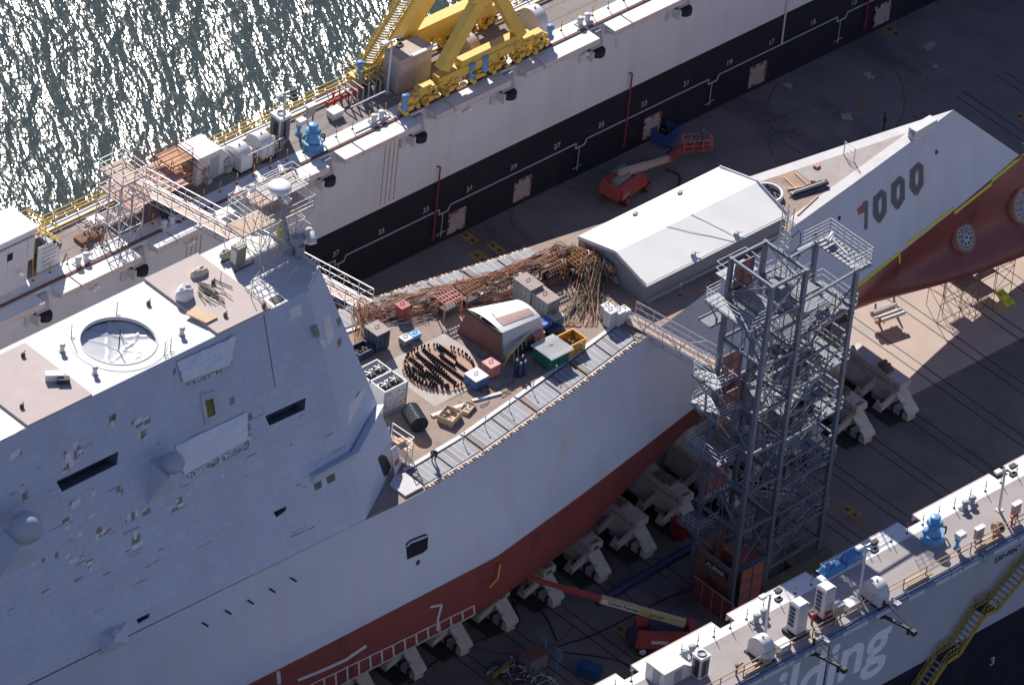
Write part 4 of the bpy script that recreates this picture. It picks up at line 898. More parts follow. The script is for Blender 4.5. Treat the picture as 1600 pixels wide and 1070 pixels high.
# white chiller with four fans
def chiller():
    zb_ = 21.9; h = 2.35; zt = zb_ + h
    a = W(602, 613, zt); b_ = W(636, 595, zt); d = W(562, 574, zt); sx = b_.x - a.x; L = d.y - a.y
    c = V((a.x, a.y, zb_)); t = thing('chiller_unit', 'white chiller with four black fans on top, close to the deckhouse', 'chiller', c)
    def bx(mb, x0, x1, y0, y1, z0, z1): mb.b(c.x + x0, c.x + x1, c.y + y0, c.y + y1, zb_ + z0, zb_ + z1)
    mb = MB(); bx(mb, .02, sx - .02, .02, L, .15, h - .25); bx(mb, 0, sx, 0, .1, h - .25, h); bx(mb, 0, sx, L / 2 - .06, L / 2 + .06, h - .25, h); bx(mb, 0, sx, L - .1, L, h - .25, h); bx(mb, 0, .1, .1, L - .1, h - .25, h); bx(mb, sx - .1, sx, .1, L - .1, h - .25, h); mb.build('casing', M_white, t)
    mb = MB()
    for y in (0.0, L - .12):
        for x in (-.05, sx - .05): bx(mb, x, x + .1, y - .05, y + .05, 0, h)
    bx(mb, -.02, sx + .02, -.06, 0, .0, .3); mb.build('corner_frame', M_grey, t)
    for y in (L * .14, L * .34, L * .63, L * .84):
        for x in (sx * .28, sx * .72) if False else (sx * .5,): pass
    for (fx, fy) in ((.28, .2), (.72, .22), (.28, .7), (.72, .72)):
        p = c + V((sx * fx, L * fy, h - .25)); mb = MB(); mb.lathe(p, [(.48, 0), (.5, .22), (.42, .3), (.1, .34), (.0, .34)], 20)
        f = mb.build('fan', M_rubber, t); mb = MB()
        for k in range(6): mb.bar(p + V((0, 0, .35)), p + V((math.cos(k * 1.05) * .46, math.sin(k * 1.05) * .46, .3)), .025)
        mb.build('fan_guard', M_alu, f)
    mb = MB(); rr = random.Random(4)
    for k in range(26):
        x, z = rr.uniform(.1, sx - .2), rr.uniform(.4, h - .4); s = rr.uniform(.03, .09); bx(mb, x, x + s, -.012, .02, z, z + s)
    mb.build('panel_stickers', M_navy, t)
    mb = MB(); bx(mb, .25, .65, -.016, .02, h - .55, h - .3); mb.build('notice_plate', mat('plate_tan', (.5, .42, .25), .6), t)
chiller()
# ring of studs and rails around the second gun well
def gunring():
    zb_ = 21.78; c = W(686, 577, zb_); t = thing('gun_ring', 'round rusty gun ring set with black studs and bars on a pale square plate', 'gun ring', c)
    P = [W(*c5(300, 760), zb_ + .0), W(*c5(510, 1030), zb_), W(*c5(850, 850), zb_), W(*c5(640, 640), zb_)]
    mb = MB(); mb.prism([up(c + V((-3.4, -3.2, 0)), .02), up(c + V((3.4, -3.2, 0)), .02), up(c + V((3.4, 3.0, 0)), .02), up(c + V((-3.4, 3.0, 0)), .02)], (0, 0, .03)); mb.build('base_plate', mat('base_plate', (.42, .37, .33), .8, var=.12, stain=((.5, .28, .17), .6, .5)), t)
    r = 2.75; mb = MB(); mb.lathe(up(c, .05), [(r + .12, 0), (r + .12, .05), (0, .05)], 48, smooth=False); mb.build('ring_plate', mat('ring_pink', (.44, .27, .20), .85, var=.12, sc=1, stain=((.55, .3, .18), .64, .8)), t)
    mb = MB()
    n = 50; rj = random.Random(31)
    for k in range(n):
        t_ = 2 * math.pi * (k + rj.uniform(-.25, .25)) / n
        if k in (5, 6, 19, 38): continue
        p = c + V((math.cos(t_) * (r - .12), math.sin(t_) * (r - .12), .1)); mb.lathe(p, [(.04, 0), (.04, .12), (.085, .14), (.085, .28), (.02, .4)], 6)
        if 2.3 < t_ < 4.3: p = c + V((math.cos(t_) * (r - .4), math.sin(t_) * (r - .4), .1)); mb.lathe(p, [(.1, 0), (.1, .3), (.02, .4)], 6)
    tag(mb.build('stud_circle', M_rubber, t), kind='stuff')
    for k, (x, y0, y1) in enumerate(((-1.75, -.3, 1.2), (-1.2, -1.6, .2), (-1.1, .7, 2.1), (-.35, -2.2, 2.3), (.45, -2.3, 2.4), (1.0, -.6, 1.2), (1.35, -2.0, -.3), (1.75, .1, 1.9), (1.5, 1.3, 2.0))):
        mb = MB(); mb.b(c.x + x, c.x + x + .06, c.y + y0, c.y + y1, zb_ + .1, zb_ + .16); y = y0
        while y < y1: mb.lathe((c.x + x + .03, c.y + y, zb_ + .1), [(.05, 0), (.085, .1), (.085, .22), (.02, .33)], 5); y += .2
        mb.build('stud_row', M_rubber, t)
    mb = MB()
    for j in range(3):
        for k in range(11):
            p = c + V((-1.4 + j * .75 + .22 * (k - 5) * .3, -1.6 + k * .33 + j * .15, .1)); mb.lathe(p, [(.09, 0), (.13, .16), (.02, .32)], 4)
        if k == 10: mb.build('stud_row', M_rubber, t); mb = MB()
    for px, py, rr_ in ((654, 565, .5), (640, 580, .55), (645, 584, .4)):
        q = W(px, py, zb_ + .15); mb = MB(); pts = [q + V((math.cos(a * .5) * rr_, math.sin(a * .5) * rr_, .01 * a)) for a in range(14)]; mb.path(pts, .03, 5); mb.build('coiled_wire', M_hosek, t)
gunring()
def coil():
    p = WD(652, 672); t = thing('ribbed_duct_coil', 'ribbed black and silver flexible duct standing beside the chiller', 'duct', p)
    ax = V((.35, .94, 0)); rt_ = V((.94, -.35, 0)); mb = MB(); mk = MB(); L = 1.9; n = 17; r = .72
    for k in range(n):
        c = p + ax * (k * L / n - .3) + V((0, 0, r)); (mb if k % 2 else mk).lathe(c, [(r * (.94 if k % 2 else 1.0), 0), (r * (.94 if k % 2 else 1.0), L / n)], 24, 0, ax)
    mb.build('duct_rib', M_alu, t); mk.build('duct_body', M_rubber, t)
coil()
def planks(name, label, cat, a, b, w_, h, m, lift=0.0, n=1):
    A, B = WD(*a), WD(*b); mb = MB(); d = (B - A).normalized(); s = V((-d.y, d.x, 0))
    for k in range(n): mb.bar(A + s * (k - (n - 1) / 2) * w_ * 1.1 + V((0, 0, lift + h / 2)), B + s * (k - (n - 1) / 2) * w_ * 1.1 + V((0, 0, lift + h / 2)), w_, h)
    return tag(mb.build(name, m, origin=A), label, cat)
planks('steel_beam', 'long pale steel beam lying diagonally on the deck beyond the crates', 'beam', (674, 651), (733, 631), .3, .16, M_lgrey)
planks('steel_beam', 'thin pale steel beam, end to end with the longer beam and pointing at the red bin', 'beam', (737, 627), (783, 615), .25, .14, M_lgrey)
def crate(px, py, sx, sy, h, label, rz=.35):
    p = WD(px, py, 0); t = thing('wooden_crate', label, 'crate', p); q = Matrix.Rotation(rz, 3, 'Z')
    mb = MB()
    def bx(x0, x1, y0, y1, z0, z1, mm=0): mb.hexa([p + q @ V(c_) for c_ in ((x0, y0, z0), (x1, y0, z0), (x1, y1, z0), (x0, y1, z0), (x0, y0, z1), (x1, y0, z1), (x1, y1, z1), (x0, y1, z1))], mm)
    X, Y = sx / 2, sy / 2; bx(-X, X, -Y, -Y + .05, .1, h); bx(-X, X, Y - .05, Y, .1, h); bx(-X, -X + .05, -Y + .05, Y - .05, .1, h); bx(X - .05, X, -Y + .05, Y - .05, .1, h); bx(-X + .05, X - .05, -Y + .05, Y - .05, .1, .15); mb.build('crate_body', M_wood, t)
    mb = MB(); rr = random.Random(int(px))
    for k in range(9): a = p + q @ V((rr.uniform(-X + .2, X - .2), rr.uniform(-Y + .2, Y - .2), h * .6)); mb.tube(a, a + V((rr.uniform(-.4, .4), rr.uniform(-.4, .4), .05)), .05)
    mb.build('crate_contents', M_lgrey, t)
    mb = MB()
    for k in range(3): bx(-X + k * (2 * X - .12) / 2, -X + k * (2 * X - .12) / 2 + .12, -Y, Y, 0, .1)
    mb.build('pallet', M_wood, t)
crate(702, 655, 1.6, 1.3, .6, 'open wooden crate of fittings at the left end of the long pale beam'); crate(730, 640, 1.3, .8, .3, 'low wooden pallet crate in front of the long pale beam')
# stanchions
def stanchion(name, m, h=1.05, r=.035):
    t = thing(name, 'stanchion', 'stanchion'); mb = MB(); mb.tube((0, 0, 0), (0, 0, h), r, 6); mb.build('post', m, t)
    mb = MB(); mb.lathe((0, 0, 0), [(.12, 0), (.12, .03), (.05, .08)], 8); mb.lathe((0, 0, h * .48), [(.05, 0), (.06, .04), (.05, .08)], 6); mb.build('post_foot', M_dark, t); return t
sp = stanchion('deck_stanchion', M_grey, 1.1, .03); mb = MB(); mb.lathe((0, 0, 1.08), [(.06, 0), (.08, .06), (.02, .12)], 8); mb.build('post_cap', M_white, sp)
pl = []
nm = ['first from the deckhouse', 'second from the deckhouse', 'third from the deckhouse', 'fourth from the deckhouse', 'fifth, beside the green skip', 'sixth, beside the yellow skip', 'beside the aft wall of the tent', 'by the near wall of the tent']
for i, (px, py) in enumerate(((723.5, 694), (757, 668.5), (795, 641), (832, 614), (868, 590), (906.5, 555), (917, 404), (1062, 461))): pl.append((WD(px, py), 0, 'thin grey stanchion with white cap on the near deck edge, ' + nm[i] if i < 6 else 'thin grey stanchion with white cap ' + nm[i]))
spread(sp, pl, 'stanchions on the ship deck')
# hose heap: nobody could count these
def hoses():
    rr = random.Random(5); pathp = [WD(*p) for p in ((560, 492), (600, 487), (650, 478), (700, 468), (750, 460), (800, 447), (850, 425), (880, 412), (915, 418), (945, 436))]
    segs = [MB(), MB(), MB()]
    def at(t):
        t = max(0, min(.9999, t)) * (len(pathp) - 1); i = int(t); return lerp(pathp[i], pathp[i + 1], t - i)
    HM = [M_hose, M_hose2, M_hosek, M_hose3, M_hose4, M_alu]
    def smooth(P, n=4):
        Q = []
        for i in range(len(P) - 1):
            p0, p1, p2, p3 = P[max(0, i - 1)], P[i], P[i + 1], P[min(len(P) - 1, i + 2)]
            for k in range(n):
                t = k / n; Q.append(.5 * ((2 * p1) + (p2 - p0) * t + (2 * p0 - 5 * p1 + 4 * p2 - p3) * t * t + (3 * p1 - p0 - 3 * p2 + p3) * t ** 3))
        return Q + [P[-1]]
    def hgt(t, y): return (.35 + 1.25 * min(1, t * 1.7)) * math.exp(-(y / 1.3) ** 2)
    for k in range(95):                                     # long sagging runs, in bundles
        t0 = rr.random(); ln = rr.uniform(.12, .55); yo = rr.gauss(-.1, .75); y1 = yo + rr.gauss(0, .5); n = 7; sd = rr.uniform(0, 99); P = []
        for j in range(n):
            u = j / (n - 1); tt = t0 + ln * (u - .5); y = lerp(yo, y1, u) + .45 * noise.noise(V((sd, u * 3, 0))); b = at(tt); h = hgt(max(0, min(1, tt)), y) * rr.uniform(.75, 1.1)
            P.append(b + V((rr.uniform(-.15, .15), y, max(.08, h + (.12 if j % 2 else -.12)))))
        mi = rr.choice([0, 0, 0, 1, 1, 2, 3, 4, 4]); m_ = rr.choice([1, 2, 3, 4, 5]); r_ = rr.choice([.022, .03, .04])
        for q in range(m_):
            o2 = V((rr.uniform(-.1, .1), rr.uniform(-.22, .22), rr.uniform(-.1, .12))); segs[0].path([p + o2 * (1 + .8 * math.sin(i * .7 + q)) for i, p in enumerate(smooth(P))], r_, 4, mi)
    for k in range(170):                                    # loops hanging down from the heap
        t0 = rr.random() ** .75; b = at(t0); y = rr.uniform(-1.3, .5); a = b + V((rr.uniform(-.5, .5), y, hgt(t0, y * .7) * rr.uniform(.8, 1.15) + .1)); w_ = rr.uniform(.25, .9); dz = rr.uniform(.4, 1.3); dy = rr.uniform(-.9, -.1)
        P = [a, a + V((w_ * .25, dy * .6, -dz * .7)), a + V((w_ * .5, dy, -dz)), a + V((w_ * .8, dy * .7, -dz * .6)), a + V((w_, rr.uniform(-.2, .2), rr.uniform(-.1, .1)))]
        P = [V((p.x, p.y, max(b.z + .06, p.z))) for p in P]; segs[0].path(smooth(P, 3), rr.choice([.02, .028, .035]), 4, rr.choice([0, 1, 2, 2, 3, 4]))
    for k in range(46):                                     # straight poles stuck through it
        t0 = rr.random(); b = at(t0); a = b + V((rr.uniform(-.6, .6), rr.uniform(-1.2, .8), .1)); segs[0].tube(a, a + V((rr.uniform(-.7, .7), rr.uniform(-.7, .7), rr.uniform(.9, 2.0) * (.4 + .6 * min(1, t0 * 1.5)))), .03, 5, rr.choice([5, 0, 1]))
    o = segs[0].build('hose_heap', HM, norm=False, origin=at(.5)); tag(o, 'heap of tangled orange, tan and black hoses along the far side of the deck', 'hoses', kind='stuff')
    mb = MB()
    for k in range(60):
        a = WD(rr.uniform(905, 945), rr.uniform(415, 440)) + V((0, 0, rr.uniform(1.2, 2.0))); e = WD(rr.uniform(880, 945), rr.uniform(480, 512)) + V((0, 0, .05)); m_ = lerp(a, e, .45) + V((rr.uniform(-.6, .6), rr.uniform(-.4, .4), -.2)); m2 = lerp(a, e, .75) + V((rr.uniform(-.8, .8), rr.uniform(-.4, .4), -.2)); m2.z = e.z + .25
        mb.path(smooth([a, m_, m2, e, e + V((rr.uniform(-.6, .6), rr.uniform(-.2, .8), 0))]), rr.choice([.022, .03]), 4, rr.choice([0, 1, 2, 2, 2]))
    for k in range(40):
        a = WD(rr.uniform(545, 575), rr.uniform(482, 505)) + V((0, 0, rr.uniform(.3, 1.2))); e = WD(rr.uniform(555, 600), rr.uniform(515, 560)) + V((0, 0, .05)); m_ = lerp(a, e, .5) + V((rr.uniform(-.6, .6), rr.uniform(-.4, .4), -.2))
        mb.path([a, m_, e], rr.choice([.022, .03]), 4, rr.choice([0, 1, 2]))
    o = mb.build('loose_hoses', [M_hose, M_hose2, M_hosek], norm=False, origin=at(.9)); tag(o, 'loose black and orange hoses spilling from the heap towards the gangway and deckhouse', 'hoses', kind='stuff')
hoses()
def hoserack(px, py, label, w_=1.6, m=None):
    p = WD(px, py); t = thing('hose_rack', label, 'rack', p); mb = MB()
    for x in (-w_ / 2, w_ / 2):
        for y in (-.45, .45): mb.bar(p + V((x, y, 0)), p + V((x, y, 1.7)), .08)
    for y in (-.45, 0, .45): mb.bar(p + V((-w_ / 2, y, 1.7)), p + V((w_ / 2, y, 1.7)), .08)
    for k in range(7): mb.bar(p + V((-w_ / 2 + k * w_ / 6, -.8, 1.66)), p + V((-w_ / 2 + k * w_ / 6, .8, 1.74)), .06)
    mb.build('rack_frame', m or M_rust, t)
    mb = MB(); mb.box(p + V((0, 0, .25)), (w_ * .8, .7, .6)); mb.build('manifold_box', M_dark, t)
hoserack(700, 492, 'rusty hose rack in the left half of the hose heap', 1.8, M_pink); hoserack(735, 478, 'rusty hose rack right of the grey cabinet in the heap', 1.8); hoserack(905, 432, 'rusty hose rack at the right end of the heap by the yellow sheet', 2.0); hoserack(860, 440, 'rusty hose rack behind the two grey containers', 1.6)
def clothbag(name, label, px, py, h, sx, sy, m, seed):
    p = WD(px, py); mb = MB()
    def fn(u, v):
        t = u * 2 * math.pi; r = math.sin(min(v * 1.15, 1) * math.pi / 2 + .0); r = math.cos(v * math.pi / 2) ** .5; n = 1 + .25 * noise.noise(V((math.cos(t) * 1.5, math.sin(t) * 1.5, v * 2 + seed)))
        return p + V((math.cos(t) * sx * r * n, math.sin(t) * sy * r * n, h * math.sin(v * math.pi / 2) * (1 + .15 * noise.noise(V((t, v * 3, seed))))))
    mb.grid(fn, 28, 10); return tag(mb.build(name, m, origin=p), label, 'tarpaulin')
clothbag('yellow_sheet', 'bright yellow and lime sheet bundled over gear beside the tent wall', 922, 425, 1.4, 1.3, .9, mat('lime', (.42, .40, .03), .6, var=.3, sc=2), 3)
clothbag('yellow_sheet', 'small bright yellow sheet in the hoses left of the lime bundle', 897, 420, 1.6, .7, .5, mat('yel_sheet', (.75, .5, .03), .6), 9)
# drums and leaning pipe by the shelter
mb = MB()
for i, (px, py) in enumerate(((806, 583), (812, 588), (819, 585), (815, 577))):
    p = WD(px, py); t = thing('gas_cylinder', ['dark gas cylinder at the left of a cluster of four below the leaning pole', 'dark gas cylinder at the front of the cluster below the leaning pole', 'dark gas cylinder at the right of the cluster below the leaning pole', 'dark gas cylinder at the back of the cluster below the leaning pole'][i], 'gas cylinder', p, 'gas cylinders below the leaning pole')
    mb = MB(); mb.lathe(p, [(.18, 0), (.18, 1.0), (.12, 1.18), (.05, 1.22)], 12); mb.build('cylinder_body', M_navy, t); mb = MB(); mb.lathe(p + V((0, 0, 1.2)), [(.07, 0), (.08, .15), (.03, .2)], 10); mb.build('valve_cap', M_white, t)
a, b = WD(787, 571), WD(818, 541); t = thing('leaning_pipe_frame', 'rusty white pipe frame leaning against the white shelter', 'pipe frame', a)
b = W(828, 517, 23.3); a1 = W(797, 552, 23.0); mb = MB(); mb.tube(a1, b, .13, 10); mb.build('top_pipe', mat('pipe_pink', (.55, .42, .36), .6), t); mb = MB(); mb.tube(a, a1, .09, 8)
for k in range(1, 6): q = lerp(a1, b, k / 5); mb.bar(q, V((q.x + .1, q.y - .1, 21.8)), .06)
mb.build('support_leg', M_yel2, t)
for i, (px, py) in enumerate(((815, 557), (822, 551), (835, 548))):
    container('spool_box', ['small dark spool box under the pipe frame, leftmost of three', 'small dark spool box under the pipe frame, in the middle', 'small dark spool box nearest to the red bin and pipe frame'][i], 'box', px, py, .5, .5, .55, M_navy, group='spool boxes under the pipe frame')
# stair landing at the deckhouse door, cable tray on deck
def landing():
    p = WD(625, 697); t = thing('scaffold_landing', 'small scaffold landing with handrails against the deckhouse foot', 'scaffold', p); mb = MB(); hz = 1.2
    a = W(612, 668, 23.1); b = W(645, 690, 23.1)
    c1_ = [W(612, 679, 23.0), W(645, 701, 23.0), W(636, 709, 23.0), W(606, 686, 23.0)]
    m2 = MB(); m2.prism(c1_, (0, 0, .08)); m2.build('landing_boards', M_plank, t)
    for q in c1_: mb.bar(V((q.x, q.y, 21.95)), up(q, 1.1), .06)
    for h in (.5, 1.1): mb.bar(up(c1_[0], h), up(c1_[1], h), .05); mb.bar(up(c1_[1], h), up(c1_[2], h), .05)
    for k in range(6): q = lerp(c1_[3], c1_[2], k / 5); mb.bar(q, q + V((.3, -.9, -1.0)), .05)
    mb.build('landing_frame', M_alu, t)
    mb = MB(); mb.box(up(lerp(c1_[0], c1_[2], .5), .08), (.9, .5, .3)); mb.build('boxed_gear', M_wood, t)
landing()
# forecastle items
def hatchring():
    c = WD(1198, 306, .1); t = thing('hatch_ring', 'white round hatch coaming with machinery inside beside the tent end', 'hatch', c); mb = MB()
    mb.lathe(c, [(1.3, 0), (1.3, .35), (1.12, .35), (1.12, 0)], 32, caps=False); mb.build('coaming', M_white, t); mb = MB(); mb.lathe(c, [(1.1, .02), (.0, .03)], 24); rr = random.Random(2)
    for k in range(12): a = c + V((rr.uniform(-.7, .7), rr.uniform(-.7, .7), .05)); mb.bar(a, a + V((rr.uniform(-.4, .4), rr.uniform(-.4, .4), .3)), .12)
    mb.build('winch_gear', M_dark, t)
hatchring()
def pipestack(name, label, a, b, z, n, m, r=.06, seed=1, lift=0.05, w_=.7):
    A, B = W(*a, z), W(*b, z); d = (B - A).normalized(); s = V((-d.y, d.x, 0)); rr = random.Random(seed); t = thing(name, label, 'pipe stack', A)
    mb = MB()
    for k in range(n):
        o = s * rr.uniform(-w_ / 2, w_ / 2) + V((0, 0, lift + rr.uniform(0, .3))); e = rr.uniform(-.3, .3); mb.tube(A + o + d * e, B + o * 1.1 + d * e, r * rr.uniform(.7, 1.2), 6, k % len(m))
    mb.build('pipes', m, t); mb = MB()
    for u in (.2, .8): q = lerp(A, B, u); mb.bar(q - s * w_ * .6 + V((0, 0, .03)), q + s * w_ * .6 + V((0, 0, .03)), .1, .06)
    mb.build('bearers', M_wood, t)
pipestack('scaffold_tube_stack', 'stack of dark scaffold tubes on the rusty bow deck', (1238, 308), (1292, 290), 21.15, 16, [M_dark, M_alu, M_dark], seed=2)
for i, (a, b) in enumerate((((1225, 278), (1245, 297)), ((1242, 271), (1262, 290)), ((1230, 297), (1268, 290)), ((1246, 337), (1278, 307)))):
    planks('timber', ['short pale timber, leftmost of two parallel ones on the bow deck', 'short pale timber, right of two parallel ones on the bow deck', 'pale timber lying in front of the dark tube stack', 'long pale timber near the bow deck edge'][i], 'timber', a, b, .1, .1, M_wood)
def gate(px1, py1, px2, py2):
    A, B = WD(px1, py1), WD(px2, py2); t = thing('bow_guard_frame', 'grey guard rail frame standing across the narrow bow deck', 'guard rail', A); mb = MB()
    for q in (A, B): mb.bar(q, up(q, 1.25), .06)
    for h in (.4, .8, 1.2): mb.bar(up(A, h), up(B, h), .04)
    mb.build('rail_frame', M_alu, t)
gate(1318, 241, 1334, 252)
def bowbox():
    A = WD(1424, 217); t = thing('bow_winch_box', 'long grey box housing near the tip of the bow', 'box housing', A); d = (WD(1450, 200) - WD(1421, 217)).normalized(); s = V((-d.y, d.x, 0))
    mb = MB(); mb.bar(A + V((0, 0, .45)), A + d * 2.6 + V((0, 0, .45)), .8, .9); mb.build('housing', M_lgrey, t)
    mb = MB(); mb.lathe(A + V((0, 0, .5)) - d * .06, [(.26, 0), (.26, .05), (0, .05)], 16, 0, -d); mb.build('round_door', M_grey, t)
bowbox()
for i, (px, py, s_) in enumerate(((1276, 261, .5), (1270, 284, .3))):
    p = WD(px, py); o = MB().box(p, (s_, s_ * .8, .2), .3).build('bow_pad', M_pink, origin=p); tag(o, ['small red pad on the bow deck behind the parallel timbers', 'tiny red pad on the bow deck beside the dark tube stack'][i], 'pad')
# ---------------------------------------------------------------- gangways
def gangway(name, label, A, B, w_=1.3, h=1.15, m=None, deck=None, bay=1.5, under=.55, legs=0):
    A, B = V(A), V(B); t = thing(name, label, 'gangway', A); d = (B - A).normalized(); s = V((-d.y, d.x, 0)).normalized() * (w_ / 2); m = m or M_alu; L = (B - A).length; n = int(L / bay)
    mb = MB()
    for sg in (-1, 1):
        for z in (h, h * .5, 0, -under): mb.tube(A + s * sg + V((0, 0, z)), B + s * sg + V((0, 0, z)), .06 if z in (h, 0) else .04, 6)
        for k in range(n + 1):
            q = lerp(A, B, k / n) + s * sg; mb.tube(q + V((0, 0, -under)), q + V((0, 0, h)), .035, 5)
            if k < n: q2 = lerp(A, B, (k + 1) / n) + s * sg; (mb.tube(q + V((0, 0, -under)), q2, .03, 5) if k % 2 else mb.tube(q, q2 + V((0, 0, -under)), .03, 5)); (mb.tube(q, q2 + V((0, 0, h)), .028, 5) if k % 2 else mb.tube(q + V((0, 0, h)), q2, .028, 5))
    for k in range(n + 1): q = lerp(A, B, k / n); mb.bar(q - s + V((0, 0, -under)), q + s + V((0, 0, -under)), .06)
    mb.build('truss_sides', m, t)
    mb = MB(); mb.bar(A, B, w_ - .1, .06); mb.build('walk_boards', deck or M_plank, t); return t
gA = WD(986, 497, .35); gB = WY(1124, 574, -30.2)
gangway('gangway', 'silver truss gangway from the ship deck to the lift tower', gA, gB, 1.4)
mb = MB()
gC = W(205, 281, 23.4); gC = WY(212, 285, 14.8); gD = W(572, 477, 22.0)
gangway('gangway', 'long silver truss gangway from the far wing wall past the deckhouse', gC, gD, 1.5)
# ---------------------------------------------------------------- keel blocks and haunch blocks on the dock floor
M_block = mat('block_beige', (.58, .54, .49), .8, var=.1, sc=1.2, stain=((.22, .19, .18), .6, 1)); M_timber = mat('block_timber', (.22, .16, .11), .9, var=.2)
kb = thing('keel_block', 'timber capped concrete keel block under the ship', 'keel block')
mb = MB(); mb.b(-1.15, 1.15, -1.0, 1.0, 0, 2.6); mb.build('concrete_base', M_block, kb); mb = MB(); mb.b(-1.15, 1.15, -.9, .9, 2.6, 5.15); mb.build('timber_cap', M_timber, kb)
ks = []
for i in range(0, 33): ks.append(((18.2 - i * 2.46, YC(18.2 - i * 2.46), 0), 0, 'timber capped concrete keel block under the centre line of the ship'))
spread(kb, ks, 'keel blocks under the ship')
def haunch():
    t = thing('haunch_block', 'x', 'hull support block')
    mb = MB(); mb.b(-.62, .62, 0, 6.0, 2.62, 3.22); mb.build('cap_beam', M_block, t)
    mb = MB(); mb.hexa([(-.62, -1.25, .75), (.62, -1.25, .75), (.62, .5, 2.1), (-.62, .5, 2.1), (-.62, -1.2, 1.02), (.62, -1.2, 1.02), (.62, .6, 2.4), (-.62, .6, 2.4)]); mb.build('end_ramp', M_block, t)
    mb = MB(); mb.add([(-.6, .1, 2.5), (.6, .1, 2.5), (.6, 6, 2.5), (-.6, 6, 2.5), (-.62, 1.2, .9), (.6, 1.2, .9), (.6, 6, .9), (-1.1, 6, .9)], [(0, 1, 2, 3), (0, 1, 5, 4), (1, 2, 6, 5), (2, 3, 7, 6), (3, 0, 4, 7), (4, 5, 6, 7)])
    mb.b(-.45, .45, -1.1, 6, .12, .75); mb.build('sloped_body', M_block, t)
    for y in (.35, 2.6):
        mb = MB(); mb.hexa([(-2.2, y, .95), (-.6, y, 1.5), (-.6, y + .25, 1.5), (-2.2, y + .25, .95), (-2.2, y, 1.45), (-.6, y, 2.2), (-.6, y + .25, 2.2), (-2.2, y + .25, 1.45)]); mb.hexa([(-2.2, y, .95), (-2.05, y, .95), (-2.05, y + .9, .95), (-2.2, y + .9, .95), (-2.2, y, 1.5), (-2.05, y, 1.5), (-1.6, y + .9, 1.5), (-1.75, y + .9, 1.5)]); mb.build('side_bracket', M_block, t)
    mb = MB(); mb.b(-1.9, .62, -.7, 5.8, 0, .12)
    for y in (-.5, .5, 1.5, 3): mb.b(-.7, .7, y, y + .1, .12, .95)
    mb.build('slide_rail', M_dark, t); return t
hb = haunch(); hl = []
hx = [19.15, 14.25, 9.35, 4.4, -.55, -4.95, -9.85, -14.75, -19.75, -24.6, -29.4, -34.2, -39.1]
hn = ['in the sunlit patch under the bow', 'second from the bow, just right of the lift tower', 'behind the right leg of the lift tower', 'behind the lift tower, third from its right leg', 'behind the middle of the lift tower', 'with its end just left of the lift tower', 'second one left of the lift tower', 'third one left of the lift tower', 'under the tip of the raised boom', 'just left of the yellow strap on the hull', 'below the white 7 on the red bottom', 'below the row of white marks', 'cut by the bottom edge']
for x, n in zip(hx, hn): hl.append(((x - .3, -25.5, 0), 0, 'beige wedge-shaped hull support block ' + n))
for x, n in zip(hx, hn): hl.append(((x - .3, -10.2, 0), math.pi, 'beige hull support block on the far side of the keel'))
allh = spread(hb, hl, 'hull support blocks on the dock floor')
rr = random.Random(9)
for i, h_ in enumerate(allh[:13]):
    mb = MB(); c0 = h_.location; yy = rr.uniform(1.0, 2.2); n_ = rr.choice([2, 3, 4])
    for k in range(n_): a_ = rr.uniform(-.5, -.3); mb.b(c0.x + a_, c0.x + a_ + rr.uniform(.6, .9), c0.y + yy + k * .5, c0.y + yy + k * .5 + rr.uniform(.25, .42), 3.22, 3.22 + rr.uniform(.08, .4))
    if rr.random() < .6: mb.b(c0.x - .4, c0.x + .3, c0.y + .15, c0.y + .35, 3.22, 3.3)
    for q in range(0, len(mb.v), 8):
        o = MB(); o.v, o.f, o.m, o.sm = [p - c0 for p in mb.v[q:q + 8]], mb.f[:6], [0] * 6, [False] * 6; w_ = o.build('timber_packing', M_timber); w_.parent = h_
for i, (s_, k) in enumerate((('26', 7), ('24', 8), ('23', 10), ('25', 9))):
    x = allh[k]; txt(s_, .55, (x.location.x - .4, -25.515, 2.68), (1, 0, 0), (0, 0, 1), M_numk, None, 'tmpnum', off=.02)
    o = bpy.data.objects['tmpnum']; o.name = 'block_number'; o.data.name = 'block_number'; o.parent = x; 
    for v in o.data.vertices: v.co -= x.location
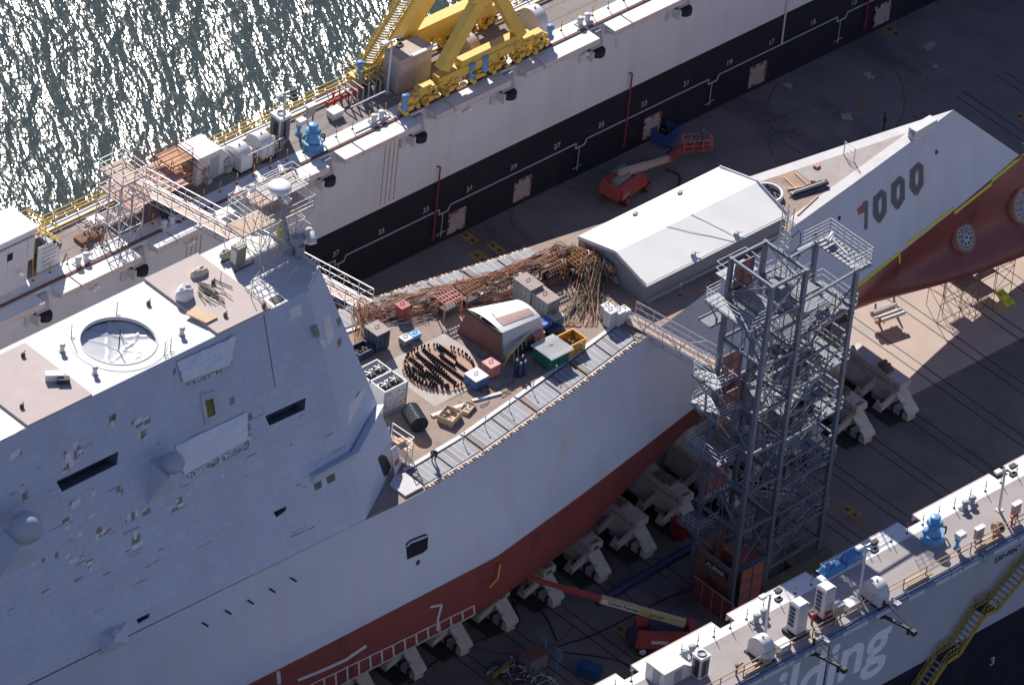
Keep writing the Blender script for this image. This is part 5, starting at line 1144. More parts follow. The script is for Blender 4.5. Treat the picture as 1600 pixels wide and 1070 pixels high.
# ---------------------------------------------------------------- lift and stair tower
M_tow = mat('tower_steel', (.15, .17, .215), .42, .15, var=.1, sc=1.5, stain=((.33, .32, .32), .66, 2)); M_gate = mat('gate_red', (.42, .14, .10), .65, var=.12, sc=1.5); M_mesh = mat('gate_mesh', (.30, .10, .085), .8, var=.2, sc=4); M_grate = mat('grating', (.26, .27, .30), .5, .3, var=.25, sc=6)
XA_, XC_, XI_ = -9.25, -5.65, .62; YF_, YBk = -34.75, -30.35
def tower():
    t = thing('lift_tower', 'tall grey steel tower with a hoist shaft and zigzag stairs beside the ship', 'tower', (-4.5, -32.5, 0))
    legs = {'A': (XA_, YBk, 31.3), 'D': (XA_, YF_, 31.3), 'C': (XC_, YF_, 31.3), 'B': (XC_, YBk, 31.3), 'I': (XI_, -34.35, 28.3), 'G': (XI_ - .1, YBk + .3, 28.3)}
    for k, (x, y, h) in legs.items():
        mb = MB(); mb.b(x - .17, x + .17, y - .17, y + .17, 0, h); mb.b(x - .3, x + .3, y - .3, y + .3, 0, .05)
        for z in (8, 16, 24): mb.b(x - .2, x + .2, y - .2, y + .2, z - .12, z + .12)
        mb.build('leg', M_tow, t)
    lv = [3.4, 7.4, 11.3, 15.0, 18.9, 23.6, 28.0, 31.15]
    P = {k: V((v[0], v[1], 0)) for k, v in legs.items()}
    for z in lv:
        fr = MB()
        for a, b in (('A', 'D'), ('D', 'C'), ('C', 'B'), ('B', 'A')): fr.bar(up(P[a], z), up(P[b], z), .2, .26)
        fr.build('lift_bay_beam', M_tow, t)
    br = MB()
    zz = [0] + lv
    for i in range(len(zz) - 1):
        a, b = zz[i], zz[i + 1]
        if i % 2: br.bar(up(P['A'], a), up(P['D'], b), .13); br.bar(up(P['D'], a), up(P['C'], b), .11)
        else: br.bar(up(P['D'], a), up(P['A'], b), .13); br.bar(up(P['C'], a), up(P['D'], b), .11)
        if i in (1, 3, 5): br.bar(up(P['C'], a), up(P['B'], b), .11); br.bar(up(P['A'], a), up(P['B'], b), .1)
    for i in range(len(zz) - 1):
        a, b = zz[i], zz[i + 1]; br.bar(up(P['B'], a), up(P['A'], (a + b) / 2), .08); br.bar(up(P['C'], (a + b) / 2), up(P['B'], b), .08)
        br.bar(up(P['A'], (a + b) / 2), up(P['D'], (a + b) / 2), .09)
    for x, y in ((-8.3, -30.6), (-7.2, -30.6), (-8.9, -32.4), (-6.1, -34.5), (-5.9, -33.4)): br.tube((x, y, 0), (x, y, 30.5), .05, 5)
    br.build('lift_bay_braces', M_tow, t)
    sz = [2.0, 4.6, 7.2, 9.8, 12.2, 14.6, 17.0, 19.4, 22.0, 24.6, 28.1]
    for z in sz:
        fb = MB(); fb.bar(up(P['C'], z), up(P['I'], z), .16, .2); fb.bar(up(P['B'], z), up(P['G'], z), .16, .2); fb.bar(up(P['I'], z), up(P['G'], z), .16, .2)
        fb.build('stair_bay_beam', M_tow, t)
    br = MB()
    for a, b in zip(sz[::2], sz[1::2]): br.bar(up(P['C'], a), up(P['I'], b + 2.2), .1); br.bar(up(P['G'], a), up(P['I'], b + 1), .1)
    for a, b in zip(sz, sz[1:]):
        m_ = (a + b) / 2; br.bar(up(P['C'], m_), up(P['I'], m_), .07); br.bar(up(P['B'], m_), up(P['G'], m_), .07); br.bar(up(P['B'], a), up(P['G'], b), .07)
    for u in (.33, .66): q = lerp(P['C'], P['I'], u); br.bar(q, up(q, 27), .07); q = lerp(P['B'], P['G'], u); br.bar(q, up(q, 28), .07)
    br.build('stair_bay_braces', M_tow, t)
    # zigzag flights with landings, handrails
    x0, x1 = XC_ + .9, XI_ - .9
    for i in range(len(sz) - 1):
        za, zb2 = sz[i], sz[i + 1]; s = 1 if i % 2 == 0 else -1; ya = -33.6 if i % 2 == 0 else -31.6; a = V((x0 if s > 0 else x1, ya, za)); b = V((x1 if s > 0 else x0, ya, zb2))
        mb = MB()
        for d in (-.45, .45): mb.bar(a + V((0, d, 0)), b + V((0, d, 0)), .07, .22)
        n = 11
        for k in range(n): q = lerp(a, b, (k + .5) / n); mb.b(q.x - .14, q.x + .14, ya - .42, ya + .42, q.z, q.z + .035)
        f = mb.build('stair_flight', M_grate, t); mb = MB()
        for d in (-.47, .47):
            for h in (.55, 1.0): mb.tube(a + V((0, d, h)), b + V((0, d, h)), .025, 5)
            for k in range(5): q = lerp(a, b, k / 4) + V((0, d, 0)); mb.tube(q, up(q, 1.0), .022, 5)
        mb.build('handrail', M_alu, f)
        xl = x1 if s > 0 else x0; xa, xb = (xl, XI_ + .5) if s > 0 else (XC_ - .1, xl)
        mb = MB(); mb.b(xa, xb, -34.4, -30.5, zb2 - .1, zb2 - .04)
        for k in range(8): x = lerp(xa, xb, k / 7); mb.b(x - .02, x + .02, -34.4, -30.5, zb2 - .04, zb2)
        l = mb.build('landing', M_grate, t); mb = MB(); xe = xb if s > 0 else xa
        for h in (.55, 1.05): mb.tube((xe, -34.4, zb2 + h), (xe, -30.5, zb2 + h), .025, 5); mb.tube((xa, -34.4, zb2 + h), (xb, -34.4, zb2 + h), .025, 5); mb.tube((xa, -30.5, zb2 + h), (xb, -30.5, zb2 + h), .025, 5)
        for k in range(5): y = lerp(-34.4, -30.5, k / 4); mb.tube((xe, y, zb2), (xe, y, zb2 + 1.05), .025, 5)
        mb.build('handrail', M_alu, l)
    # top platform
    mb = MB(); xa, xb, ya, yb = XI_ - 3.2, XI_ + 1.4, -34.5, -29.9; z = 28.3
    mb.b(XI_ - .3, xb, ya, yb, z - .12, z - .05)
    for k in range(12): y = lerp(ya, yb, k / 11); mb.b(XI_ - .3, xb, y - .04, y + .04, z - .05, z)
    mb.bar((XI_ - .3, ya, z - .2), (xb, ya, z - .2), .2); mb.bar((XI_ - .3, yb, z - .2), (xb, yb, z - .2), .2); mb.bar((XI_ - 2, yb, z - .2), (XI_ - .3, yb, z - .2), .2); l = mb.build('top_platform', M_grate, t)
    mb = MB(); xs = XI_ - .5
    for h in (.35, .7, 1.05, 1.4):
        mb.path([V((xs, ya, z + h)), V((xb, ya, z + h)), V((xb, yb, z + h)), V((xs - 1, yb, z + h))], .03, 5)
    for k in range(7): y = lerp(ya, yb, k / 6); mb.tube((xb, y, z), (xb, y, z + 1.4), .03, 5)
    for k in range(4): x = lerp(xs, xb, k / 3); mb.tube((x, ya, z), (x, ya, z + 1.4), .03, 5); mb.tube((x, yb, z), (x, yb, z + 1.4), .03, 5)
    mb.bar((XI_ + .3, -33, z + .3), (XI_ + .5, -31, z + .5), .12); mb.bar((XI_ + .2, -31, z + .4), (XI_ + 1, -30.6, z + .6), .3); mb.build('platform_rails', M_alu, l)
    # gratings, wire screens and hoist box added to thicken the tower's cast shadow
    for (xa, xb, ya, yb, z) in ((XC_ + .1, -2.2, -34.3, -31.0, 26.3), (XC_ + .1, XI_, -33.4, -30.6, 23.2), (-9.1, -7.6, -34.5, -30.6, 28.15), (XC_ + .1, -3.4, -34.3, -30.6, 28.2), (-10.6, -5.7, -30.2, -29.0, 25.2)):
        mb = MB(); y = ya
        while y < yb: mb.b(xa, xb, y, y + .07, z - .06, z); y += .13
        mb.b(xa, xb, ya - .06, ya, z - .16, z + .1); mb.b(xa, xb, yb, yb + .06, z - .16, z + .1); mb.build('added_grating', M_grate, t)
    for (xa, xb, y, z0, z1) in ((-9.1, -5.8, -30.55, 24.0, 27.8), (-5.5, .5, -30.2, 22.2, 26.0)):
        mb = MB(); x = xa
        while x < xb: mb.b(x, x + .035, y, y + .02, z0, z1); x += .16
        z = z0
        while z < z1: mb.b(xa, xb, y - .02, y, z, z + .035); z += .3
        mb.build('added_screen', M_grate, t)
    mb = MB(); mb.b(-7.3, -6.1, -33.9, -32.4, 28.2, 29.6); mb.build('added_hoist_box', M_tow, t)
    # side platforms with struts
    for z, xo, yy0, yy1 in ((6.8, -11.3, -32.3, -30.0), (14.2, -11.2, -33.5, -30.0), (17.9, -11.0, -32.6, -29.6), (20.5, -11.0, -32.0, -29.4), (27.6, -10.8, -34.6, -29.6)):
        mb = MB(); mb.b(xo, XA_ - .2, yy0, yy1, z - .12, z); mb.bar((xo + .1, yy0 + .1, z - .2), (XA_, yy0 + .1, z - 2.6), .12); mb.bar((xo + .1, yy1 - .1, z - .2), (XA_, yy1 - .1, z - 2.6), .12); mb.bar((xo, yy0, z - .16), (xo, yy1, z - .16), .18, .22)
        l = mb.build('side_platform', M_grate if z > 14 else M_tow, t); mb = MB()
        for h in (.4, .75, 1.1): mb.path([V((XA_, yy0, z + h)), V((xo, yy0, z + h)), V((xo, yy1, z + h)), V((XA_, yy1, z + h))], .028, 5)
        for k in range(5): y = lerp(yy0, yy1, k / 4); mb.tube((xo, y, z), (xo, y, z + 1.1), .028, 5)
        mb.build('platform_rails', M_alu, l)
    # far side platform around the upper lift gate
    mb = MB(); z = 28.6; mb.b(-8.9, -5.9, -30.2, -28.6, z - .1, z); l = mb.build('gate_platform', M_grate, t); mb = MB()
    for h in (.5, 1.1): mb.path([V((-8.9, -30.2, z + h)), V((-8.9, -28.6, z + h)), V((-5.9, -28.6, z + h)), V((-5.9, -30.2, z + h))], .03, 5)
    mb.build('platform_rails', M_alu, l)
    # hoist gates on the landings
    for z, h in ((28.0, 2.6), (18.9, 3.0), (14.6, 3.4), (8.6, 3.0)):
        mb = MB(); y = YBk - .25; mb.b(-9.0, -7.0, y, y + .05, z, z + h); g_ = mb.build('landing_gate', M_gate, t); mb = MB()
        for x in (-9.0, -8.0, -7.0): mb.bar((x, y - .03, z), (x, y - .03, z + h), .07)
        for k in range(4): mb.bar((-9.0, y - .03, z + h * k / 3), (-7.0, y - .03, z + h * k / 3), .06)
        mb.build('gate_frame', M_tow, g_)
    # hoist car and mast
    mb = MB(); mb.b(-7.4, -5.95, -34.4, -31.6, .3, 3.0); mb.build('hoist_car', M_gate, t)
    mx, my, mt_ = -5.75 + .35, -32.0, 35.4; mb = MB()
    for a in (-.3, .3):
        for b in (-.3, .3): mb.tube((mx + a, my + b, 0), (mx + a, my + b, mt_), .045, 5)
    z = 0; k = 0
    while z < mt_ - .7:
        for a in (-.3, .3): mb.tube((mx + a, my - .3, z), (mx + a, my + .3, z), .03, 4); mb.tube((mx - .3, my + a, z), (mx + .3, my + a, z), .03, 4)
        s = .3 if k % 2 else -.3; mb.tube((mx - .3, my - s, z), (mx - .3, my + s, z + .7), .025, 4); mb.tube((mx - s, my - .3, z), (mx + s, my - .3, z + .7), .025, 4); z += .7; k += 1
    mb.build('hoist_mast', M_alu, t)
    # base enclosure
    mb = MB(); mb.b(XA_ + .2, XC_ - .2, YBk - .12, YBk - .06, 0, 3.3); mb.build('base_panel', M_gate, t)
    mb = MB(); mb.b(XA_ + .02, XA_ + .1, YF_ + .2, YBk - .2, .0, 3.3); o = mb.build('sign_wall', mat('base_orange', (.24, .11, .07), .8, var=.2, sc=1), t)
    p = V((XA_ - .06, -32.1, 2.35)); mb = MB(); mb.b(XA_ - .03, XA_ + .0, -34.2, -31.7, 2.3, 2.95); mb.build('sign_board', M_numk, o); txt('ALIMAK', .58, (XA_ - .045, -31.8, 2.42), (0, -1, 0), (0, 0, 1), M_white, o, 'sign_lettering', off=.012)
    for i in range(4):
        y = lerp(-36.4, -31.9, i / 4); mb = MB(); mb.b(XA_ - 1.5, XA_ - 1.45, y, y + 1.05, 0, 2.1); g_ = mb.build('fence_panel', mat('fence_red', (.16, .055, .055), .8, var=.15), t)
        mb = MB(); mb.bar((XA_ - 1.52, y, 0), (XA_ - 1.52, y, 2.15), .07); mb.bar((XA_ - 1.52, y, 2.15), (XA_ - 1.52, y + 1.1, 2.15), .06); mb.build('fence_post', M_pink, g_)
    mb = MB(); mb.b(-8.7, -6.3, YF_ - .35, YF_ - .3, .1, 3.6); g_ = mb.build('base_gate', M_gate, t); mb = MB()
    for x in (-8.75, -7.5, -6.25): mb.bar((x, YF_ - .38, 0), (x, YF_ - .38, 3.7), .1)
    for z in (1.2, 2.4, 3.65): mb.bar((-8.75, YF_ - .38, z), (-6.25, YF_ - .38, z), .08)
    mb.build('gate_frame', M_tow, g_)
    mb = MB(); mb.b(XC_ - .6, XI_ + .5, -35.4, -34.9, 0, 1.0); mb.b(-2.5, 1.4, -34.9, -33.6, 0, .8); mb.build('base_weights', mat('weights', (.10, .095, .085), .9, var=.15), t)
    for (x, y, z) in ((-5.2, -34.6, 9.3), (-3.2, -33.2, 7.3), (-5.2, -34.6, 2.6)):
        mb = MB(); mb.lathe((x, y, z), [(.05, .12), (.13, 0), (0, -.02)], 8); mb.build('bulkhead_lamp', M_lamp, t)
tower()
# extra rails and clutter on the tower are part of its landings; the person in the basket comes with the lift
# ---------------------------------------------------------------- boom lifts
M_lift = mat('lift_red', (.36, .065, .055), .45, var=.1); M_boomy = mat('boom_pale', (.50, .42, .22), .5, var=.1)
def wheel(parent, c, ax, r=.5, w_=.38, rim=None):
    c = V(c); ax = V(ax).normalized(); mb = MB(); mb.lathe(c - ax * w_ / 2, [(r * .7, 0), (r, .06), (r, w_ - .06), (r * .7, w_)], 20, 0, ax); o = mb.build('wheel', M_rubber, parent)
    mb = MB(); mb.lathe(c - ax * (w_ / 2 + .02), [(r * .55, 0), (r * .55, w_ + .04), (.1, w_ + .06)], 14, 0, ax); mb.build('rim', rim or M_lift, o)
def chassis(t, c, ang, rim=None):
    q = Matrix.Rotation(ang, 3, 'Z'); L = lambda x, y, z: c + q @ V((x, y, 0)) + V((0, 0, z))
    def bx(mb, x0, x1, y0, y1, z0, z1, tp=0): mb.hexa([L(x0, y0, z0), L(x1, y0, z0), L(x1, y1, z0), L(x0, y1, z0), L(x0 + tp, y0 + tp, z1), L(x1 - tp, y0 + tp, z1), L(x1 - tp, y1 - tp, z1), L(x0 + tp, y1 - tp, z1)])
    mb = MB(); bx(mb, -1.6, 1.6, -.55, .55, .45, .8); bx(mb, -1.5, -1.2, -1.1, 1.1, .4, .6); bx(mb, 1.2, 1.5, -1.1, 1.1, .4, .6); mb.build('chassis', M_dark, t)
    for x in (-1.35, 1.35):
        for y in (-1.1, 1.1): wheel(t, L(x, y, .5), q @ V((0, 1, 0)), rim=rim)
    return L, bx, q
def lift_far():
    c = V((21.3, 9.2, 0)); t = thing('boom_lift', 'red boom lift with its pale boom reaching to a basket by the blue bin', 'boom lift', c); L, bx, q = chassis(t, c, .15)
    mb = MB(); bx(mb, -2.1, 1.3, .35, 1.25, .85, 1.75, .1); bx(mb, -2.1, 1.3, -1.25, -.35, .85, 1.75, .1); bx(mb, -2.5, -1.9, -1.0, 1.0, .9, 1.9, .12); b = mb.build('turntable_hood', M_lift, t)
    mb = MB(); bx(mb, -1.9, .2, -.3, .3, 1.5, 2.2, .1); bx(mb, -.6, 1.0, .4, 1.2, 1.76, 1.85); mb.build('hood_top', M_boxgrey, t)
    txt('LIFT', .5, L(-2.1, -1.28, 1.15), q @ V((1, 0, 0)), (0, 0, 1), M_num, b, 'hood_lettering', off=.015)
    e = WY(1043, 247, 9.9); e0 = V((20.4, 9.25, 2.3)); e = V((26.3, 9.7, 1.6)); e = WY(1045, 248, 9.7); mb = MB(); mb.bar(e0, e, .38, .45); mb.bar(e0 + (e - e0) * .02, e0 + (e - e0) * .55, .48, .55); mb.build('main_boom', mat('boom_tan', (.50, .40, .34), .6, var=.08), t)
    f = WY(1073, 226, 9.9); mb = MB(); mb.bar(e, f, .22, .25); mb.bar(e + V((0, 0, -.35)), f + V((0, 0, -.3)), .1); mb.bar(e + V((-.2, -.2, .1)), e + V((.5, .2, -.3)), .45); mb.build('jib_arm', M_lift, t)
    k = WY(1089, 223, 9.4); ang = .45; q2 = Matrix.Rotation(-.5, 3, 'Z'); B = MB(); R2 = MB(); cs = [k + q2 @ V(p) for p in ((-1.2, -.5, -.55), (1.2, -.5, -.55), (1.2, .5, -.55), (-1.2, .5, -.55))]
    B.prism(cs, (0, 0, .08)); 
    for i in range(4):
        a, b2 = cs[i], cs[(i + 1) % 4]; R2.bar(up(a, 1.1), up(b2, 1.1), .06); R2.bar(up(a, .6), up(b2, .6), .04)
        for u in (0, .33, .66): q_ = lerp(a, b2, u); R2.bar(q_, up(q_, 1.1), .045)
    bk = B.build('basket_floor', M_lift, t); R2.build('basket_rail', M_pink, bk)
    return k, q2
bk, bq = lift_far()
def lift_near():
    c = WD(0, 0) * 0 + V((-15.2, -36.0, 0)); c = W(1028, 1004, 0); c = V((c.x, c.y, 0)); ang = 2.75
    t = thing('boom_lift', 'large red boom lift with long pale boom reaching under the hull', 'boom lift', c)
    base = WY(1062, 972, -35.6); tip = WY(782, 894, -29.2); base = V((-15.9, -35.9, 2.9)); base = W(1070, 973, 2.9); mid = W(938, 935, 5.0)
    d = (V((mid.x, mid.y, 0)) - V((base.x, base.y, 0))).normalized(); ang = math.atan2(d.y, d.x); ctr = W(1030, 1003, .5); c = V((ctr.x, ctr.y, 0)); t.location = c; OFF[t.name] = c
    L, bx, q = chassis(t, c, ang, M_lgrey)
    mb = MB(); bx(mb, -2.4, 2.0, -1.3, -.4, .9, 2.1, .12); bx(mb, -2.4, 2.0, .4, 1.3, .9, 2.1, .12); bx(mb, -2.8, -2.0, -1.1, 1.1, .95, 2.2, .15); hd_ = mb.build('turntable_hood', M_lift, t)
    mb = MB(); bx(mb, 1.2, 2.6, -.6, .6, .8, 1.6, .1); bx(mb, -1.8, 1.0, -.35, .35, 1.5, 2.5, .1); mb.build('engine_deck', M_navy, t)
    mb = MB(); bx(mb, -.5, .8, -1.33, -1.305, 1.4, 1.7); bx(mb, -.5, .8, 1.305, 1.33, 1.4, 1.7); mb.build('side_badge', M_lgrey, hd_)
    mb = MB(); mb.bar(base, mid, .42, .58); b = mb.build('main_boom', M_boomy, t)
    s = d.cross(V((0, 0, 1))); dd = (mid - base).normalized(); n = (s if s.y < 0 else -s); up_ = n.cross(-dd); up_ = up_ if up_.z > 0 else -up_
    q0 = lerp(base, mid, .56) + n * .22 + up_ * -.2; q1 = lerp(base, mid, .98) + n * .22 + up_ * -.2
    P = [q1 + n * .004, q0 + n * .004, q0 + n * .004 + up_ * .42, q1 + n * .004 + up_ * .42]; m2 = MB(); m2.add(P, [(0, 1, 2, 3)]); m2.build('boom_decal', M_white, b)
    txt('United Rentals', .42, q1 + n * .02 + up_ * .1 - dd * .45, -dd, up_, M_navy, b, 'boom_lettering', off=.01); txt('\u25cf', .01, q1, -dd, up_, M_navy, b, 'boom_dot') if False else None
    txt('JLG LIFT', .34, lerp(base, mid, .42) + n * .22 - up_ * .12, -dd, up_, M_numk, b, 'boom_lettering', off=.01)
    tip = W(826, 902, 6.6); m2 = MB(); m2.bar(mid + (base - mid).normalized() * .6, lerp(mid, tip, .5), .32, .42); m2.bar(lerp(mid, tip, .46), tip, .26, .34); m2.build('fly_boom', M_lift, t)
    e = W(780, 903, 6.3); m2 = MB(); m2.bar(tip, e, .16); m2.bar(tip + V((0, 0, -.4)), e + V((0, 0, -.5)), .1); m2.bar(e, e + V((0, 0, -.8)), .1); m2.bar(tip, tip + V((0, 0, -.5)), .2); m2.build('jib_arm', M_lift, t)
    k = e + V((-.8, .2, -1.0)); B = MB(); cs = [k + V(p) for p in ((-.5, -.9, 0), (.5, -.9, 0), (.5, .9, 0), (-.5, .9, 0))]; B.prism(cs, (0, 0, .06))
    for i in range(4): a, b2 = cs[i], cs[(i + 1) % 4]; B.bar(up(a, 1.1), up(b2, 1.1), .05); B.bar(a, up(a, 1.1), .05)
    B.build('basket', M_lift, t)
lift_near()
# ---------------------------------------------------------------- people
def person(name, label, foot, h, face, pose, cols, seat=None):
    """one skinned figure; joints in local metres (x right, y forward, z up)"""
    me = bpy.data.meshes.new('person_body'); J = pose; names = list(J); idx = {n: i for i, n in enumerate(names)}
    E = [('pelvis', 'chest'), ('chest', 'neck'), ('neck', 'head'), ('chest', 'sho_l'), ('sho_l', 'elb_l'), ('elb_l', 'han_l'), ('chest', 'sho_r'), ('sho_r', 'elb_r'), ('elb_r', 'han_r'), ('pelvis', 'hip_l'), ('hip_l', 'kne_l'), ('kne_l', 'ank_l'), ('ank_l', 'toe_l'), ('pelvis', 'hip_r'), ('hip_r', 'kne_r'), ('kne_r', 'ank_r'), ('ank_r', 'toe_r')]
    rad = {'pelvis': .15, 'chest': .16, 'neck': .06, 'head': .10, 'sho': .075, 'elb': .05, 'han': .04, 'hip': .10, 'kne': .07, 'ank': .05, 'toe': .045}
    me.from_pydata([J[n] for n in names], [(idx[a], idx[b]) for a, b in E], [])
    o = bpy.data.objects.new('tmpbody', me); COL.objects.link(o); md = o.modifiers.new('s', 'SKIN'); o.data.skin_vertices or None
    if not me.skin_vertices: 
        bm = bmesh.new(); bm.from_mesh(me); bm.verts.layers.skin.verify(); bm.to_mesh(me); bm.free()
    for i, n in enumerate(names): r = rad[n.split('_')[0]]; me.skin_vertices[0].data[i].radius = (r, r); me.skin_vertices[0].data[i].use_root = (n == 'pelvis')
    o.modifiers.new('u', 'SUBSURF').levels = 1
    m2 = bpy.data.meshes.new_from_object(o.evaluated_get(bpy.context.evaluated_depsgraph_get())); bpy.data.objects.remove(o); m2.name = 'person'
    for m in cols: m2.materials.append(m)
    for p in m2.polygons:
        p.use_smooth = True; z = p.center.z; p.material_index = 0 if z > J['pelvis'][2] - .02 else 1
        if (V(p.center) - V(J['head'])).length < .16: p.material_index = 2
    b = bpy.data.objects.new('person', m2); COL.objects.link(b); b.location = foot; b.rotation_euler = (0, 0, face); s = h / 1.78; b.scale = (s, s, s); tag(b, label, 'person')
    mb = MB(); hd_ = V(J['head']); mb.lathe(hd_ + V((0, 0, .02)), [(.145, 0), (.14, .06), (.1, .12), (.02, .15)], 14); mb.lathe(hd_ + V((0, .05, .015)), [(.17, 0), (.17, .012)], 14); hh = mb.build('hard_hat', cols[3]); hh.parent = b
    return b
STAND = {'pelvis': (0, 0, .95), 'chest': (0, .02, 1.32), 'neck': (0, .03, 1.5), 'head': (0, .06, 1.64), 'sho_l': (-.19, .02, 1.42), 'elb_l': (-.25, .08, 1.15), 'han_l': (-.2, .3, 1.05), 'sho_r': (.19, .02, 1.42), 'elb_r': (.25, .06, 1.15), 'han_r': (.18, .3, 1.1), 'hip_l': (-.1, 0, .88), 'kne_l': (-.11, .03, .48), 'ank_l': (-.12, -.02, .08), 'toe_l': (-.13, .14, .05), 'hip_r': (.1, 0, .88), 'kne_r': (.11, .05, .48), 'ank_r': (.12, .02, .08), 'toe_r': (.13, .18, .05)}
BEND = dict(STAND); BEND.update({'chest': (0, .22, 1.2), 'neck': (0, .36, 1.3), 'head': (0, .48, 1.36), 'sho_l': (-.19, .28, 1.27), 'elb_l': (-.24, .4, 1.0), 'han_l': (-.15, .55, .85), 'sho_r': (.19, .28, 1.27), 'elb_r': (.24, .42, 1.02), 'han_r': (.12, .58, .88)})
M_skin = mat('skin', (.35, .2, .13), .6); M_cloth = mat('work_cloth', (.03, .035, .05), .8, var=.2); M_cloth2 = mat('work_blue', (.06, .09, .16), .8, var=.2)
person('person', 'person in dark work clothes bending beside the near deck edge hatches', WD(677, 722), 1.75, 2.3, BEND, [M_cloth, M_cloth2, M_skin, M_dark])
person('person', 'person in dark blue work clothes standing in the basket of the far red boom lift', bk + bq @ V((.5, .1, -.47)), 1.75, .6, STAND, [M_cloth2, M_cloth, M_skin, M_boxblue])
person('person', 'person in dark clothes standing on the dock floor beyond the bow deck', W(1381, 203, 0), 1.75, .6, STAND, [M_cloth, M_cloth, M_skin, M_dark])
# ---------------------------------------------------------------- loose things on the dock floor
p = W(1049, 222, 0); container('scrap_bin', 'blue open bin on the dock floor by the far wall', 'bin', 0, 0, 1.9, 1.5, 1.2, mat('bin_blue', (.03, .07, .24), .5), rz=.2, open_=True, base=V((p.x - .2, p.y - .2, 0)))
def hatchplate(px, py, label, sx=1.7, sy=.8, c=None):
    p = W(px, py, 0); t = thing('floor_hatch', label, 'floor hatch', p); mb = MB(); mb.b(p.x - sy / 2, p.x + sy / 2, p.y - sx / 2, p.y + sx / 2, .012, .03); mb.build('plate', c or mat('hatch_yellow', (.30, .18, .045), .8, var=.25, sc=3), t)
    mb = MB()
    for s in (-.4, .4): mb.b(p.x - .17, p.x + .17, p.y + s - .2, p.y + s + .2, .03, .04)
    mb.build('hatch_cells', M_dark, t)
for px, py, l in ((733, 372, 'yellow floor hatch near the far wall, leftmost of three'), (775, 388, 'small yellow floor hatch, rightmost of the three by the far wall'), (750, 403, 'large yellow floor hatch, nearest the ship of the three'), (1395, 50, 'yellow floor hatch beyond the bow near the far wall'), (1330, 800, 'orange floor hatch to the right of the lift tower foot'), (975, 987, 'yellow floor hatch behind the near red boom lift'), (1599, 186, 'yellow floor hatch at the right edge, level with the bow tip')): hatchplate(px, py, l, 1.5 if py != 403 else 1.9, .9 if py != 403 else 1.3)
def cable(pts, r, m, label, name='floor_cable', z=.05):
    P = [W(a, b, z) for a, b in pts]; Q = []
    for i in range(len(P) - 1):
        p0, p1, p2, p3 = P[max(0, i - 1)], P[i], P[i + 1], P[min(len(P) - 1, i + 2)]
        for k in range(6):
            t = k / 6; Q.append(.5 * ((2 * p1) + (p2 - p0) * t + (2 * p0 - 5 * p1 + 4 * p2 - p3) * t * t + (3 * p1 - p0 - 3 * p2 + p3) * t ** 3))
    Q.append(P[-1]); mb = MB(); mb.path(Q, r, 5); tag(mb.build(name, m, origin=P[0]), label, 'cable')
M_cab = mat('cable_black', (.015, .015, .018), .6)
cable([(640, 1068), (700, 1020), (790, 985), (812, 970), (800, 930), (830, 905)], .05, M_cab, 'black cable curving from under the hull past the blocks')
cable([(870, 1010), (930, 990), (990, 960), (1050, 930), (1085, 920)], .06, M_cab, 'black cable running from the welding sets to the tower foot')
cable([(880, 1018), (960, 1030), (1000, 1050), (1010, 1066)], .05, M_cab, 'black cable in front of the near boom lift')
cable([(870, 1000), (850, 960), (815, 940), (740, 970)], .05, M_cab, 'black cable looping between the welding sets and the blocks')
cable([(1040, 265), (1062, 275), (1058, 295), (1045, 310)], .09, M_cab, 'thick black hose lying on the floor beside the far boom lift', 'floor_hose')
cable([(1040, 240), (1050, 232), (1036, 228)], .07, M_cab, 'short black hose near the blue bin', 'floor_hose')
a, b = W(935, 940, .3), W(1088, 850, .3); mb = MB(); mb.tube(a, b, .32, 12); tag(mb.build('floor_duct', mat('duct_navy', (.03, .04, .13), .5), origin=a), 'long dark blue duct lying on the dock floor towards the tower', 'duct')
container('generator_set', 'dark red generator set in shade behind the lift tower legs', 'generator', 0, 0, 2.2, 1.4, 1.5, mat('gen_red', (.25, .03, .03), .6), base=W(1090, 846, 0) + V((0, .7, 0)))
def weldset():
    p = W(825, 1045, 0); t = thing('welding_station', 'brown topped welding station with blue panels and cables near the bottom edge', 'welding station', p)
    mb = MB(); c = W(832, 1040, 0); mb.box(c, (1.8, 1.3, 1.3), 0); mb.build('welder_cabinet', M_boxgrey, t); mb = MB(); mb.box(c + V((0, 0, 1.3)), (1.9, 1.4, .06)); mb.build('cabinet_lid', mat('lid_red_brown', (.2, .08, .07), .8), t)
    for q in ((847, 1026), (870, 1045)):
        c2 = W(*q, 0); mb = MB(); mb.bar(c2, up(c2, 1.0), .08); mb.bar(up(c2, .9), up(c2, 2.0), .55, .12); mb.build('blue_panel', mat('panel_blue', (.12, .25, .42), .5), t)
    mb = MB(); rr = random.Random(8)
    for k in range(60):
        a = W(rr.uniform(770, 860), rr.uniform(1030, 1075), rr.uniform(.1, .9)); mb.path([a, a + V((rr.uniform(-.8, .8), rr.uniform(-.8, .8), rr.uniform(-.3, .2))), a + V((rr.uniform(-1.2, 1.2), rr.uniform(-1.2, 1.2), -a.z + .05))], .035, 4, rr.choice([0, 0, 1]))
    mb.build('cable_bundle', [M_cab, M_lgrey], t)
    c = W(780, 1058, 0); mb = MB(); mb.bar(c + V((-1, -.3, .8)), c + V((1.2, .2, .8)), .35, .12)
    for k in range(10): q = c + V((-1 + k * .24, -.3 + k * .055, .86)); mb.lathe(q, [(.06, 0), (.06, .15)], 6)
    mb.build('outlet_rack', mat('rack_olive', (.25, .2, .05), .7), t)
weldset()
container('pump_unit', 'dark blue pump unit with hoses left of the near wall edge', 'pump', 0, 0, 1.0, 1.7, 1.0, mat('pump_blue', (.02, .07, .2), .5), base=W(935, 1062, 0), rz=.3)
o = W(1382, 502, 0)
